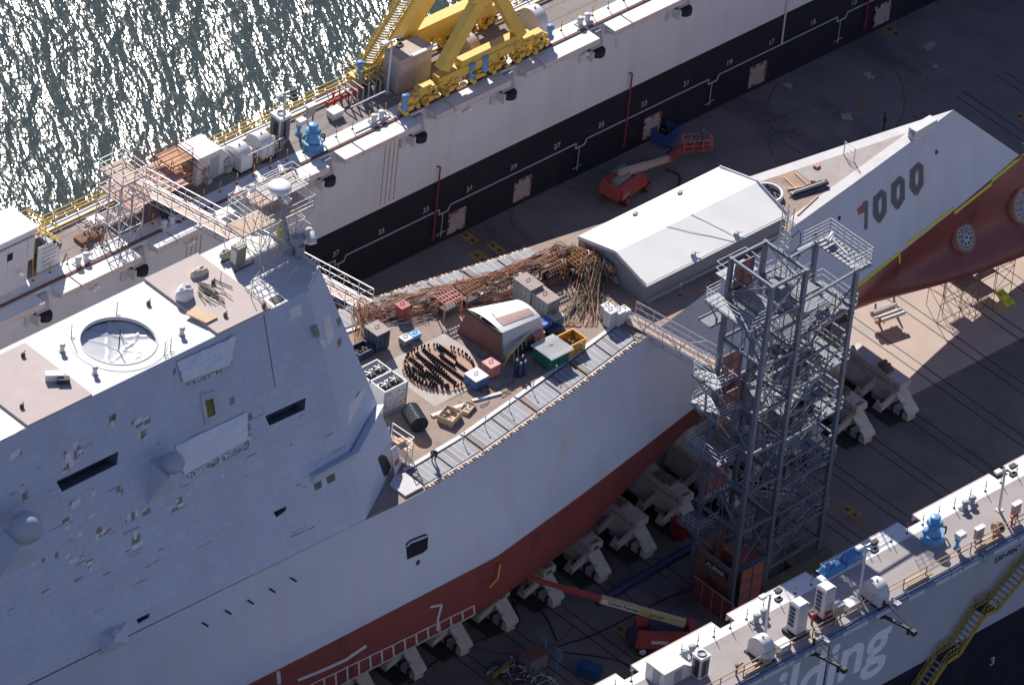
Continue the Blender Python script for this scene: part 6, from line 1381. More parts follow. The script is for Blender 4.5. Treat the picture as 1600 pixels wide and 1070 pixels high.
pipestack('pipe_cradle', 'cradle of pinkish and grey pipes on the sunlit floor under the bow', (1366, 500), (1402, 487), .9, 9, [M_pink, M_lgrey, M_beige], r=.16, seed=4, lift=.1, w_=1.3)
mb = MB()
for u in (0.1, .9):
    for s in (-.8, .8): q = lerp(W(1366, 500, 0), W(1402, 487, 0), u) + V((s * .5, s * .8, 0)); mb.bar(q, up(q, 1.0), .1)
for u in (.1, .9): q = lerp(W(1366, 500, 0), W(1402, 487, 0), u); mb.bar(q + V((-.4, -.7, .85)), q + V((.4, .7, .85)), .12)
tag(mb.build('trestle', M_dark, origin=o), 'dark steel trestle carrying the pipe cradle under the bow', 'trestle')
# scaffold
def scaffold(name, label, o, nx, ny, nz, dx, dy, dz, m=None, decks=(), rot=0, boards=None, rails=True, brace=True, r=.035):
    o = V(o); t = thing(name, label, 'scaffold', o); m = m or M_alu; q = Matrix.Rotation(rot, 3, 'Z'); L = lambda i, j, k, z=0: o + q @ V((i * dx, j * dy, 0)) + V((0, 0, k * dz + z)); mb = MB()
    for i in range(nx + 1):
        for j in range(ny + 1): mb.tube(L(i, j, 0), L(i, j, nz, 1.0 if rails else .2), r, 5)
    for k in range(1, nz + 1):
        for i in range(nx + 1):
            for j in range(ny + 1):
                if i < nx: mb.tube(L(i, j, k), L(i + 1, j, k), r * .9, 5)
                if j < ny: mb.tube(L(i, j, k), L(i, j + 1, k), r * .9, 5)
    for j in (0, ny):
        for i in range(nx):
            for k in range(nz):
                if brace: (mb.tube(L(i, j, k), L(i + 1, j, k + 1), r * .8, 5) if (i + k) % 2 else mb.tube(L(i + 1, j, k), L(i, j, k + 1), r * .8, 5))
    if rails:
        for h in (.5, 1.0):
            for j in (0, ny): mb.tube(L(0, j, nz, h), L(nx, j, nz, h), r * .9, 5)
            for i in (0, nx): mb.tube(L(i, 0, nz, h), L(i, ny, nz, h), r * .9, 5)
    mb.build('tube_frame', m, t)
    for (i0, i1, j0, j1, k) in decks:
        mb = MB(); n = max(2, int(round((j1 - j0) * dy / .27)))
        for a in range(n):
            u0, u1 = j0 + (j1 - j0) * a / n, j0 + (j1 - j0) * (a + .9) / n
            mb.hexa([L(i0, u0, k, .04), L(i1, u0, k, .04), L(i1, u1, k, .04), L(i0, u1, k, .04), L(i0, u0, k, .09), L(i1, u0, k, .09), L(i1, u1, k, .09), L(i0, u1, k, .09)])
        mb.build('deck_boards', boards or M_plank, t)
    return t
p = W(1545, 492, 0); scaffold('hull_scaffold', 'rusty tube scaffold on the sunlit floor under the bow', V((p.x - 3.2, p.y + .4, 0)), 3, 2, 2, 2.0, 1.8, 1.8, M_rust, ((0, 1, 0, 1, 2), (2, 3, 1, 2, 1), (1, 2, 0, 1, 1)), brace=True, r=.03)
p = W(1515, 470, 0); scaffold('hull_scaffold', 'smaller rusty scaffold bay directly left of the larger one under the bow', V((p.x - 1.5, p.y + 1.6, 0)), 2, 1, 2, 1.7, 1.5, 1.7, M_rust, ((0, 1, 0, 1, 2),), r=.028, brace=False)
cl = W(1571, 470, .6)
mb = MB(); mb.grid(lambda u, v: cl + V((u * 1.0 - .5, v * -1.6 + .9, .5 - v * .5 + .12 * noise.noise(V((u * 3, v * 4, 1))))), 10, 14); tag(mb.build('yellow_cloth', M_hazard, origin=cl), 'yellow cloth draped at the near corner of the bow scaffold', 'cloth')
# ---------------------------------------------------------------- stanchions along both wing walls
sp = stanchion('rope_stanchion', M_yel2, 1.05, .035); pl = []; x = -62.0; k = 0; skip = [(-50, -39.3)]
while x < 62:
    if not (-.6 < x < 15.6): pl.append(((x, 14.55 if x > -50 else 14.5, ZT), 0, 'thin yellow stanchion in the row along the inner edge of the far wing wall'))
    x += 1.76
spread(sp, pl, 'stanchions along the far wing wall')
mb = MB()
sp = stanchion('edge_stanchion', M_tan, 1.05, .03); pl = []; x = -40.2
while x < 24: pl.append(((x, -48.72, ZT), 0, 'thin tan stanchion in the row along the inner edge of the near wing wall')); x += 1.7
spread(sp, pl, 'stanchions along the near wing wall')
# ---------------------------------------------------------------- double bitts
def bitts(m, nm='mooring_bitts'):
    t = thing(nm, 'x', 'bitts'); mb = MB(); mb.b(-.75, .75, -.4, .4, 0, .1); mb.build('base_plate', m, t)
    for x in (-.42, .42):
        mb = MB(); mb.lathe((x, 0, .1), [(.22, 0), (.22, .42), (.3, .5), (.3, .6), (.05, .66)], 14); mb.tube((x - .5 if x < 0 else x, 0, .36), (x if x < 0 else x + .5, 0, .36), .07, 8); mb.build('bollard', m, t)
    return t
pl = []
for px, py, l in ((128, 409, 'white double bitts in front of the covered stairs on the far wing wall'), (388, 303, 'white double bitts in the shade near the sloped-roof housing'), (590, 187, 'white double bitts left of the foot of the yellow crane'), (912, 35, 'white double bitts right of the yellow crane'), (262, 352, 'white double bitts in the shade of the gangway scaffold')): pl.append((W(px, py, ZT + .1) - V((0, 0, .1)) + V((0, 0, .01)), .05, l))
spread(bitts(M_lgrey), pl, 'bitts on the far wing wall')
pl = []
for px, py, l in ((1034, 1045, 'grey double bitts beside the white sloped-roof housing'), (1075, 1023, 'grey double bitts left of the near lamp post, second from the bottom'), (1187, 967, 'grey double bitts between the lamp post and the square white tower'), (1513, 790, 'grey double bitts left of the far right lamp post')): pl.append((W(px, py, ZT + .1) - V((0, 0, .09)), .1, l))
spread(bitts(mat('bitts_grey', (.30, .33, .36), .5, var=.1)), pl, 'bitts on the near wing wall')
# ---------------------------------------------------------------- vents, capstans, cabinets
def drum_vent(label, px, py, r=1.0, L=1.1, wall=ZT, ax=(1, 0, 0), m=None, h=None):
    p = W(px, py, wall); h = h or r * .9; t = thing('drum_vent', label, 'vent', p); ax = V(ax).normalized(); s = V((-ax.y, ax.x, 0)); m = m or M_lgrey; mb = MB(); n = 24; top = []
    for i in range(n + 1):
        a = math.pi * i / n; top.append(s * (math.cos(a) * r) + V((0, 0, h + math.sin(a) * r)))
    prof = [p + q for q in top] + [p - s * r, p + s * r]
    mb.prism([q - ax * L / 2 for q in prof], ax * L); mb.build('vent_shell', m, t)
    mb = MB(); mb.lathe(p + ax * (L / 2 + .0) + V((0, 0, h)), [(r * .8, -.02), (r * .8, .03), (r * .7, .03)], 20, 0, ax, caps=False); mb.bar(p + V((0, 0, h + r - .02)), p + V((0, 0, h + r + .12)), .12); mb.build('vent_flange', M_grey, t)
    mb = MB(); mb.box(p, (L + .3, 2 * r + .3, .12)); mb.build('vent_base', M_dark, t)
drum_vent('white drum-shaped vent housing nearest the sloped-roof housing on the far wing wall', 371, 258, 1.05, 1.2)
drum_vent('white drum-shaped vent housing beside the tall louvred unit on the far wing wall', 405, 240, 1.05, 1.2)
drum_vent('white drum-shaped vent housing at the right foot of the yellow crane', 832, 48, 1.2, 1.0)
drum_vent('grey drum-shaped vent housing seen between the crane legs', 728, 92, 1.2, 1.0, m=M_beige)
drum_vent('white drum-shaped vent housing on the near wing wall by the bottom lamp post', 1188, 1024, .95, 1.0)
drum_vent('blue-shaded drum-shaped vent housing by the middle lamp post on the near wing wall', 1366, 937, 1.0, 1.0)
drum_vent('white drum-shaped vent housing in the shade left of the beige cabinet house', 603, 125, .7, .8)
def capstan(label, px, py, m, s=1.0, wall=ZT, crane=False, base=None):
    p = base or W(px, py, wall); t = thing('capstan', label, 'capstan', p); mb = MB(); mb.lathe(p, [(.95 * s, 0), (.95 * s, .12), (.75 * s, .2), (.75 * s, .55), (.85 * s, .62)], 24); mb.build('capstan_base', m, t)
    mb = MB(); mb.lathe(p + V((0, 0, .62 * s)), [(.62 * s, 0), (.5 * s, .2 * s), (.42 * s, .62 * s), (.6 * s, .85 * s), (.66 * s, .95 * s), (.1, 1.0 * s)], 24); mb.build('capstan_drum', m, t)
    mb = MB(); mb.lathe(p + V((0, 0, 1.6 * s)), [(.36 * s, 0), (.36 * s, .42 * s), (.42 * s, .46 * s), (.42 * s, .55 * s), (.3 * s, .6 * s), (.02, .62 * s)], 20); mb.build('motor_cap', m, t)
    mb = MB(); mb.path([p + V((.75 * s, -.2, .1)), p + V((1.05 * s, -.3, .3)), p + V((1.05 * s, -.3, .9 * s)), p + V((.7 * s, -.2, 1.0 * s))], .07 * s, 8); mb.build('conduit', M_dark, t)
capstan('bright blue capstan on the far wing wall between the louvred unit and the crane', 487, 229, M_blue)
capstan('bright blue capstan on the near wing wall casting its shadow on the pale deck', 1457, 842, M_blue, 1.0)
def housing(name, label, px, py, sx, sy, h, m, slope=.0, wall=ZT, hr=.45, louvre=False):
    """px,py = foot of the left near corner"""
    p = W(px, py, wall); t = thing(name, label, 'housing', p); x0, y0, z = p; mb = MB()
    if slope: mb.prism([(x0, y0, z), (x0 + sx, y0, z), (x0 + sx, y0, z + h * .45), (x0 + sx * .62, y0, z + h), (x0, y0, z + h)], (0, sy, 0))
    else: mb.b(x0, x0 + sx, y0, y0 + sy, z, z + h)
    mb.build('casing', m, t); mb = MB()
    if slope:
        mb.b(x0 - .08, x0 + sx * .62, y0 - .08, y0 + sy + .08, z + h + .004, z + h + .07)
    else: mb.b(x0 - .05, x0 + sx + .05, y0 - .05, y0 + sy + .05, z + h + .003, z + h + .07)
    mb.build('cap_plate', M_white, t); mb = MB(); mb.b(x0 - .015, x0, y0 + sy * .2, y0 + sy * .6, z + .1, z + min(h * .9, 1.9)); mb.build('access_door', M_grey if not louvre else M_dark, t); mb = MB(); mb.b(x0 + sx * .35, x0 + sx * .6, y0 - .015, y0, z + .1, z + h * .8); mb.build('access_door', M_grey if not louvre else M_dark, t)
    if louvre:
        mb = MB()
        for k in range(9): mb.b(x0 + .1, x0 + sx - .1, y0 - .04, y0 - .01, z + .2 + k * (h - .4) / 9, z + .2 + (k + .5) * (h - .4) / 9); mb.b(x0 - .04, x0 - .01, y0 + .1, y0 + sy - .1, z + .2 + k * (h - .4) / 9, z + .2 + (k + .5) * (h - .4) / 9)
        mb.build('louvres', M_dark, t); mb = MB(); mb.lathe((x0 + sx / 2, y0 + sy / 2, z + h + .07), [(.35, 0), (.38, .08), (.3, .1), (.3, .02), (.02, .02)], 18); mb.build('fan_ring', M_grey, t)
    return t
t = housing('fan_housing', 'white fan housing with a flat and sloping roof next to the gangway scaffold', 306, 291, 3.9, 2.3, 2.6, M_lgrey, slope=1)
for px, py in ((321, 268), (352, 250)):
    p = W(px, py + 18, ZT); mb = MB(); mb.lathe(p + V((0, -.25, 1.1)), [(.35, 0), (.35, .5), (.1, .52)], 16, 0, (0, 1, 0)); mb.tube(p + V((0, -.2, 0)), p + V((0, -.2, 1.1)), .15, 10); mb.box(p + V((0, -.3, .2)), (.5, .4, .5)); mb.build('fan_motor', M_grey, t)
housing('louvred_unit', 'tall white louvred cooling unit with a round top fan beside the blue capstan', 435, 226, 1.15, 1.15, 2.4, M_lgrey, louvre=True)
housing('louvred_unit', 'tall white cooling unit on the near wing wall at the bottom edge', 1092, 1062, .95, .95, 1.9, M_white, louvre=True)
housing('fan_housing', 'white low housing with sloping roof at the bottom edge on the near wing wall', 1035, 1078, 3.2, 1.9, 1.5, M_white, slope=1)
def sqtower(label, px, py):
    p = W(px, py, ZT); t = thing('vent_tower', label, 'vent tower', p); mb = MB(); mb.box(p + V((0, 0, .35)), (1.05, 1.05, 2.6)); mb.build('tower_shell', M_lgrey, t); mb = MB(); mb.box(p, (1.5, 1.5, .3)); mb.build('plinth', M_dark, t)
    mb = MB(); mb.box(p + V((0, 0, 2.97)), (.9, .9, .05)); mb.build('top_plate', M_white, t)
    mb = MB()
    for k in range(5): mb.box(p + V((-.56, .1, .9 + k * .38)), (.1, .5, .2))
    mb.build('side_fittings', M_navy, t)
sqtower('square white vent tower on the near wing wall, the left of two', 1243, 988); sqtower('square white vent tower on the near wing wall, right one in the tower shadow', 1285, 963)
# lamp posts on the near wing wall and the far one
def lamppost(label, bx, by, tx, ty, wall=ZT):
    b = W(bx, by, wall); d = ray(tx, ty); s = ((V((b.x, b.y)) - V((CP.x, CP.y))).dot(V((d.x, d.y)))) / (d.x ** 2 + d.y ** 2); h = (CP + d * s).z - wall; t = thing('lamp_post', label, 'lamp post', b)
    mb = MB(); mb.tube(b, up(b, h), .12, 8, r2=.08); mb.box(b, (.5, .5, .08)); mb.build('post', M_lgrey, t)
    for i, (dx, dy, z) in enumerate(((-.7, .1, 0), (.7, -.1, 0), (.3, -.6, -.3))):
        q = up(b, h + z); mb = MB(); mb.bar(q, q + V((dx, dy, .1)), .07); mb.build('lamp_arm', M_alu, t); mb = MB(); mb.hexa([q + V((dx, dy, 0)) + V(c) for c in ((-.25, -.18, -.1), (.25, -.18, -.1), (.25, .18, -.1), (-.25, .18, -.1), (-.3, -.2, .15), (.3, -.2, .15), (.3, .2, .15), (-.3, .2, .15))]); mb.build('lamp_head', M_lamp if i == 0 else M_dark, t)
lamppost('white lamp post near the bottom edge on the near wing wall', 1194, 1000, 1203, 928); lamppost('white lamp post in the tower shadow on the near wing wall', 1342, 935, 1350, 851)
lamppost('white lamp post at the right end of the near wing wall', 1561, 797, 1570, 733); lamppost('white lamp post left of the beige cabinet house by the crane', 605, 145, 612, 64); lamppost('thin white lamp post in front of the tall louvred unit', 440, 222, 445, 145)
# small fittings
def valve(label, px, py, m, kind=0, wall=ZT):
    p = W(px, py, wall); t = thing(['pump_stand', 'control_box', 'hose_reel', 'locker', 'hydrant'][kind], label, ['pump', 'control box', 'hose reel', 'locker', 'hydrant'][kind], p); mb = MB()
    if kind == 0: mb.lathe(p, [(.3, 0), (.3, .1), (.15, .2), (.15, .7), (.25, .75), (.25, 1.0), (.05, 1.05)], 12); mb.build('pump_body', m, t); mb = MB(); mb.box(p + V((.1, -.1, 1.1)), (.75, .6, .4)); mb.build('cover', M_lgrey, t)
    elif kind == 1: mb.box(up(p, .6), (.8, .3, 1.0)); mb.build('cabinet', m, t); mb = MB(); mb.box(up(p, 1.61), (.95, .45, .06)); mb.build('rain_cap', M_white, t); mb = MB(); mb.bar(p + V((-.3, 0, 0)), p + V((-.3, 0, .6)), .08); mb.bar(p + V((.3, 0, 0)), p + V((.3, 0, .6)), .08); mb.build('stand', M_dark, t)
    elif kind == 2: mb.lathe(p + V((-.3, 0, .55)), [(.5, 0), (.5, .06), (.2, .07), (.2, .5), (.5, .51), (.5, .57)], 16, 0, (1, 0, 0)); mb.build('reel', m, t); mb = MB(); mb.lathe(p + V((-.2, 0, .55)), [(.4, 0), (.4, .38)], 16, 0, (1, 0, 0)); mb.build('wound_hose', M_hosek, t)
    elif kind == 3: mb.box(p, (1.1, .8, .6)); mb.build('locker_body', m, t); mb = MB(); mb.box(up(p, .6), (1.2, .9, .08)); mb.build('locker_lid', M_white, t)
    else: mb.tube(p, up(p, .9), .09, 8); mb.tube(up(p, .8), p + V((.5, -.1, 1.0)), .07, 8); mb.build('riser', m, t); mb = MB(); mb.lathe(up(p, .9), [(.2, 0), (.2, .06), (.02, .08)], 12); mb.build('handwheel', m, t)
for a in (('blue stemmed pump with white box top right of the near blue capstan', 1495, 856, M_blue, 0), ('tan control box with white rain cap on the near wing wall', 1527, 850, M_beige, 1), ('tan hose reel beside the railing right of the tan control box', 1558, 833, M_tan, 2), ('white low locker by the railing near the drum vent in the tower shadow', 1328, 950, M_lgrey, 3), ('white low locker by the railing at the left of the dark vent tower plinths', 1222, 1014, M_lgrey, 3), ('red hydrant between the two square vent towers', 1268, 975, M_red, 4), ('red hydrant right of the right square vent tower', 1290, 972, M_red, 4), ('tan control box at the railing right of the square vent towers', 1308, 970, M_beige, 1),
          ('tan control box on the outer edge right of the far blue capstan', 484, 190, M_beige, 1), ('blue stemmed pump left of the far blue capstan', 466, 210, M_blue, 0), ('white low locker on the far wing wall between the capstan and the red pipes', 523, 182, M_lgrey, 3), ('red hydrant on the outer edge of the far wing wall', 520, 160, M_red, 4), ('tan hose reel on the outer edge behind the drum vents', 430, 232, M_tan, 2), ('small white locker beside the stair shelter on the far wing wall', 148, 352, M_lgrey, 3), ('brown hydrant at the bottom edge on the near wing wall', 1150, 1054, M_rust, 4), ('red hydrant near the right edge on the near wing wall', 1580, 822, M_red, 4), ('tan control box at the railing near the right edge', 1585, 812, M_beige, 1)): valve(*a)
mb = MB(); a, b = W(512, 163, ZT + .6), W(566, 137, ZT + .6); mb.tube(a, b, .13, 10)
for k in range(6): q = lerp(a, b, k / 5); mb.tube(q, V((q.x, q.y - .1, ZT)), .07, 6); mb.lathe(q - V((.05, 0, 0)), [(.22, 0), (.22, .1)], 10, 0, (1, 0, 0))
tag(mb.build('red_fire_main', M_red, origin=a), 'red pipe on short legs along the outer edge left of the crane', 'pipe')
mb = MB()
for k in range(7):
    q = W(548 + k * 9, 168 - k * 4.2, ZT); mb.bar(q, up(q, 1.3), .1); mb.bar(q + V((0, 1.4, 0)), q + V((0, 1.4, 1.3)), .1); mb.bar(up(q, 1.3), q + V((0, 1.4, 1.3)), .1)
q0, q1 = W(548, 168, ZT + 1.3), W(602, 143, ZT + 1.3); mb.bar(q0, q1, .1); tag(mb.build('pipe_rack', M_grey, origin=q0), 'grey open pipe rack left of the crane foot', 'rack')
def rackmachine(label, px, py, w_, m1, seed):
    p = W(px, py, ZT); t = thing('machinery_skid', label, 'machinery', p); rr = random.Random(seed); mb = MB(); mb.box(p, (w_, 1.0, .3)); mb.build('skid_base', M_rust, t); mb = MB()
    for k in range(22): a = p + V((rr.uniform(-w_ / 2, w_ / 2), rr.uniform(-.5, .5), rr.uniform(.3, 1.4))); mb.bar(a, a + V(rr.choice([(.5, 0, 0), (0, .4, 0), (0, 0, -.6)])), rr.uniform(.04, .15))
    for k in range(6): mb.bar(p + V((-w_ / 2 + k * w_ / 5, -.55, .3)), p + V((-w_ / 2 + k * w_ / 5, -.55, 1.5)), .05)
    mb.bar(p + V((-w_ / 2, -.55, 1.5)), p + V((w_ / 2, -.55, 1.5)), .05); mb.build('pipework', m1, t)
rackmachine('white railed machinery skid in front of the two drum vents', 398, 252, 2.8, M_lgrey, 1); rackmachine('rusty machinery skid beside the left of the gangway scaffold legs', 138, 372, 2.2, M_beige, 2)
rackmachine('small grey railed machinery by the tall louvred unit', 424, 238, 1.4, M_grey, 5)
# ---------------------------------------------------------------- shed, stair shelter on the far wing wall
def shed():
    x1 = -39.3; y0 = 14.45; y1 = 17.2; h = 5.3; t = thing('control_shed', 'white two-storey shed with bright roof at the left edge on the far wing wall', 'shed', (x1, y0, ZT)); x0 = -62
    mb = MB(); mb.b(x0, x1 - .55, y0, y1, ZT, ZT + 2.3); mb.b(x0, x1, y0 - .02, y1, ZT + 2.3, ZT + h); mb.build('shed_wall', mat('shed_grey', (.56, .53, .54), .6, var=.05, sc=.8, stain=((.45, .4, .38), .68, .8)), t)
    mb = MB(); mb.b(x0, x1 + .15, y0 - .2, y1 + .25, ZT + h, ZT + h + .15); mb.build('shed_roof', mat('bright_roof', (.85, .85, .84), .5, var=.02), t)
    mb = MB(); mb.tube((x0, y0 - .1, ZT + h - .7), (x1 - .2, y0 - .1, ZT + h - .7), .08, 8)
    for x in range(int(x0), int(x1), 2): mb.b(x + .0, x + .03, y0 - .035, y0 - .02, ZT + 2.4, ZT + h - .9)
    mb.build('wall_conduit', M_grey, t)
    mb = MB(); mb.b(x1 - 2.75, x1 - 2.2, y0 - .04, y0 - .02, ZT + 3.2, ZT + 3.9); mb.build('window', M_glassk, t)
    mb = MB(); mb.bar((x1 - 1.6, y0, ZT + 1.9), (x1 - 1.6, y0 - .5, ZT + 1.9), .08); mb.lathe((x1 - 1.6, y0 - .5, ZT + 1.75), [(.22, 0), (.3, .1), (.1, .25)], 12); mb.build('shed_lamp', M_lamp, t)
    mb = MB(); mb.b(x1 - .55, x1 - .5, y0 + .3, y0 + 1.3, ZT + .1, ZT + 2.1); mb.build('shed_door', M_grey, t)
    mb = MB(); mb.b(x1, x1 + 2.2, y0 + 1.2, y1 + .6, ZT + 2.9, ZT + 2.98); pf = mb.build('yellow_platform', mat('platform_tan', (.5, .38, .25), .8), t); mb = MB()
    for h_ in (.5, 1.1): mb.path([V((x1, y0 + 1.2, ZT + 2.95 + h_)), V((x1 + 2.2, y0 + 1.2, ZT + 2.95 + h_)), V((x1 + 2.2, y1 + .6, ZT + 2.95 + h_)), V((x1, y1 + .6, ZT + 2.95 + h_))], .045, 6)
    for q in ((x1 + .1, y0 + 1.2), (x1 + 1.1, y0 + 1.2), (x1 + 2.2, y0 + 1.2), (x1 + 2.2, y0 + 2.6), (x1 + 2.2, y1 + .6), (x1 + 1.1, y1 + .6)): mb.tube((*q, ZT), (*q, ZT + 4.05), .05, 6)
    for d in (0, .8):
        for h_ in (0, 1.0): mb.tube((x1 + 2.2, y1 - .2 + d, ZT + 2.95 + h_), (x1 + 5.2, y1 - .2 + d, ZT + .1 + h_), .05, 6)
    for k in range(8): mb.b(x1 + 2.3 + k * .36, x1 + 2.55 + k * .36, y1 - .2, y1 + .6, ZT + 2.7 - k * .35, ZT + 2.74 - k * .35)
    mb.build('platform_rails', M_yel2, pf)
shed()
p = W(105, 440, ZT); t = thing('stair_shelter', 'grey stair shelter with a dark ladder side between the shed and the white bitts', 'shelter', (-36.3, 15, ZT)); mb = MB()
mb.prism([(-38.3, 15.0, ZT), (-36.0, 15.0, ZT), (-36.0, 15.0, ZT + 1.3), (-36.9, 15.0, ZT + 2.5), (-38.3, 15.0, ZT + 2.5)], (0, .12, 0)); mb.prism([(-38.3, 17.0, ZT), (-36.0, 17.0, ZT), (-36.0, 17.0, ZT + 1.3), (-36.9, 17.0, ZT + 2.5), (-38.3, 17.0, ZT + 2.5)], (0, .12, 0)); mb.b(-36.12, -36.0, 15.13, 17.0, ZT, ZT + 1.3); mb.build('shelter_wall', M_lgrey, t)
mb = MB(); mb.add([(-36.9, 14.95, ZT + 2.55), (-35.95, 14.95, ZT + 1.3), (-35.95, 17.15, ZT + 1.3), (-36.9, 17.15, ZT + 2.55)], [(0, 1, 2, 3)]); mb.b(-37.5, -36.9, 14.95, 17.15, ZT + 2.5, ZT + 2.56); mb.build('shelter_roof', M_grey, t)
mb = MB()
for k in range(5): mb.b(-37.9, -36.5, 14.93, 14.98, ZT + .5 + k * .4, ZT + .56 + k * .4)
mb.build('ladder_rungs', M_alu, t)
# gangway scaffold on the far wing wall
o = W(192, 402, ZT); t = scaffold('gangway_tower', 'silver lattice scaffold tower carrying the far end of the long gangway', V((o.x + .4, 13.7, ZT)), 2, 2, 4, 1.2, 1.4, 1.5, M_alu, ((0, 2, 0, 2, 4),), r=.05)
o = W(222, 372, ZT); scaffold('access_scaffold', 'tube scaffold with pink plywood decks beside the gangway tower, lower part', V((o.x - .2, 14.9, ZT)), 4, 2, 1, 2.0, 1.9, 1.9, M_rust, ((0, 3, 0, 2, 1), ), boards=mat('ply_pink', (.55, .36, .3), .85, var=.12), r=.035)
scaffold('access_scaffold', 'taller tube scaffold with orange plywood deck left of the fan housing', V((o.x + 3.2, 16.6, ZT)), 2, 1, 2, 2.2, 2.0, 1.3, M_rust, ((0, 2, 0, 1, 1), (1, 2, 0, 1, 2)), boards=mat('ply_orange', (.6, .33, .2), .85, var=.15), r=.035)
for i, (px, py) in enumerate(((262, 345), (278, 335))):
    p = W(px, py, ZT); mb = MB(); mb.bar(p, p + V((.2, .8, .9)), .9, .06); tag(mb.build('leaning_board', M_dark, origin=p), ['dark board leaning under the scaffold, left of two', 'dark board leaning under the scaffold, right of two'][i], 'board')
# ---------------------------------------------------------------- yellow gantry crane
def crane():
    yf_, yb_ = 13.75, 18.7; t = thing('gantry_crane', 'yellow travelling crane portal on bogies on the far wing wall', 'crane', (7, 16, ZT))
    a, b = WY(686, 118, yf_), WY(820, 57, yf_); zs = (a.z + b.z) / 2 - .1; x0, x1 = a.x, b.x
    def bb(name, *args, m=M_yel):
        mb = MB(); 
        for q in args: mb.b(*q)
        return mb.build(name, m, t)
    bb('sill_beam', (x0 - .3, x1 + .6, yf_ - .45, yf_ + .45, zs - .6, zs + .25)); bb('sill_top', (x0 + 2.0, x1 - 1.0, yf_ - .35, yf_ + .35, zs + .25, zs + .85))
    bb('sill_beam', (x0 - 1.2, x1 + .6, yb_ - .45, yb_ + .45, zs - .6, zs + .25))
    def leg(p0, p1, w0, d=.8, ext=1.0):
        p1 = p0 + (p1 - p0) * ext; mb = MB(); mb.bar(p0, p1, w0, d, up=(0, 1, 0)); mb.build('portal_leg', M_yel, t)
    fa = WY(690, 108, yf_); fb_ = WY(748, 0, yf_); leg(fa, fb_, 1.15, .8, 1.8)
    fc = WY(812, 54, yf_); fd = WY(783, 2, yf_); leg(fc, fd, .95, .8, 1.35)
    top = fa + (fb_ - fa) * 1.8
    mb = MB(); mb.bar(WY(735, -14, yf_), WY(800, -30, yf_), 1.8, 1.2, up=(0, 1, 0)); mb.build('portal_head', M_yel, t)
    ga = WY(624, 66, yb_); gb_ = WY(664, 0, yb_); leg(ga, gb_, 1.35, .9, 2.4)
    gc = V((x1 + .2, yb_, zs + .2)); leg(gc, gc + V((-1.5, 0, 7)), 1.0, .8, 1.3)
    mb = MB(); mb.bar(WY(634, 58, yb_), WY(742, 8, yb_), 1.0, 1.15, up=(0, 0, 1)); mb.build('cross_girder', M_yel, t)
    # bogies
    for (y, xs) in ((yf_, (x0 - 3.2, x0 - 1.0, x0 + 1.2, x0 + 4.2, x0 + 6.4, x0 + 9.0, x0 + 11.0)), (yb_, (x0 - 4.0, x0 - 1.8, x0 + .6, x0 + 5.5, x0 + 7.7, x0 + 10))):
        for i, x in enumerate(xs):
            mb = MB(); mb.prism([(x - .95, y - .3, ZT + .45), (x + .95, y - .3, ZT + .45), (x + .8, y - .3, ZT + .85), (x + .3, y - .3, ZT + 1.2), (x - .3, y - .3, ZT + 1.2), (x - .8, y - .3, ZT + .85)], (0, .6, 0)); mb.b(x - .5, x + .1, y - .6, y - .3, ZT + .5, ZT + .95); mb.lathe((x + .6, y - .55, ZT + .6), [(.2, 0), (.2, .3)], 10, 0, (0, 1, 0)); mb.box((x - .7, y - .45, ZT + .25), (.3, .5, .4)); o = mb.build('bogie', M_yel, t)
            mb = MB()
            for dx in (-.5, .5): mb.lathe((x + dx, y - .2, ZT + .4), [(.3, 0), (.36, .05), (.36, .35), (.3, .4)], 14, 0, (0, 1, 0))
            mb.build('bogie_wheels', M_dark, o)
        for x in (x0 - 2.0, x0 + 10.0): bb('equaliser', (x - 1.6, x + 1.6, y - .32, y + .32, ZT + 1.2, ZT + 1.6), (x - .4, x + 1.2, y - .32, y + .32, ZT + 1.6, ZT + 2.0))
        bb('equaliser', (x0 + 1.0, x0 + 6.8, y - .3, y + .3, ZT + 1.2, ZT + 1.55))
    for px, py, y in ((633, 162, yf_ - .2), (736, 112, yf_ - .45), (757, 101, yf_ - .45), (859, 53, yf_ - .2), (562, 110, yb_ - .2)):
        p = WY(px, py, y); mb = MB(); mb.lathe(V((p.x, p.y, p.z - .5)), [(.36, 0), (.4, .2), (.22, .4), (.22, .9), (.32, 1.0), (.32, 1.3), (.05, 1.36)], 14); mb.build('drive_motor', mat('motor_blue', (.15, .30, .52), .45), t)
    rr = random.Random(6); mb = MB()
    for k in range(90):
        y = rr.choice([yf_ - .55, yf_ - .5, yb_ - .55]); x = rr.uniform(x0 - 3.5, x0 + 12); z = rr.uniform(ZT + .3, ZT + 2.0); mb.box((x, y, z), (rr.uniform(.08, .35), rr.uniform(.1, .25), rr.uniform(.08, .35)))
    tag(mb.build('bogie_fittings', [M_yel], t), kind='stuff')
    mb = MB()
    for k in range(40): y = rr.choice([yf_ - .62, yb_ - .6]); x = rr.uniform(x0 - 3.5, x0 + 12); z = rr.uniform(ZT + .3, ZT + 1.5); mb.box((x, y, z), (rr.uniform(.06, .25), .1, rr.uniform(.06, .3)))
    tag(mb.build('cable_glands', M_dark, t), kind='stuff')
    # inclined ladder with hoops
    A, B = WY(571, 108, yb_ + .2), WY(648, -20, yb_ - .4); mb = MB(); d = (B - A); s = V((.42, -.42, 0))
    for sg in (-1, 1):
        mb.bar(A + s * sg, B + s * sg, .12, .3); mb.tube(A + s * sg + V((0, 0, 1.0)), B + s * sg + V((0, 0, 1.0)), .05); mb.tube(A + s * sg + V((0, 0, .5)), B + s * sg + V((0, 0, .5)), .04)
        for k in range(14): q = lerp(A, B, k / 13) + s * sg; mb.tube(q, up(q, 1.0), .035, 5)
    l = mb.build('access_stair', M_yel, t); mb = MB()
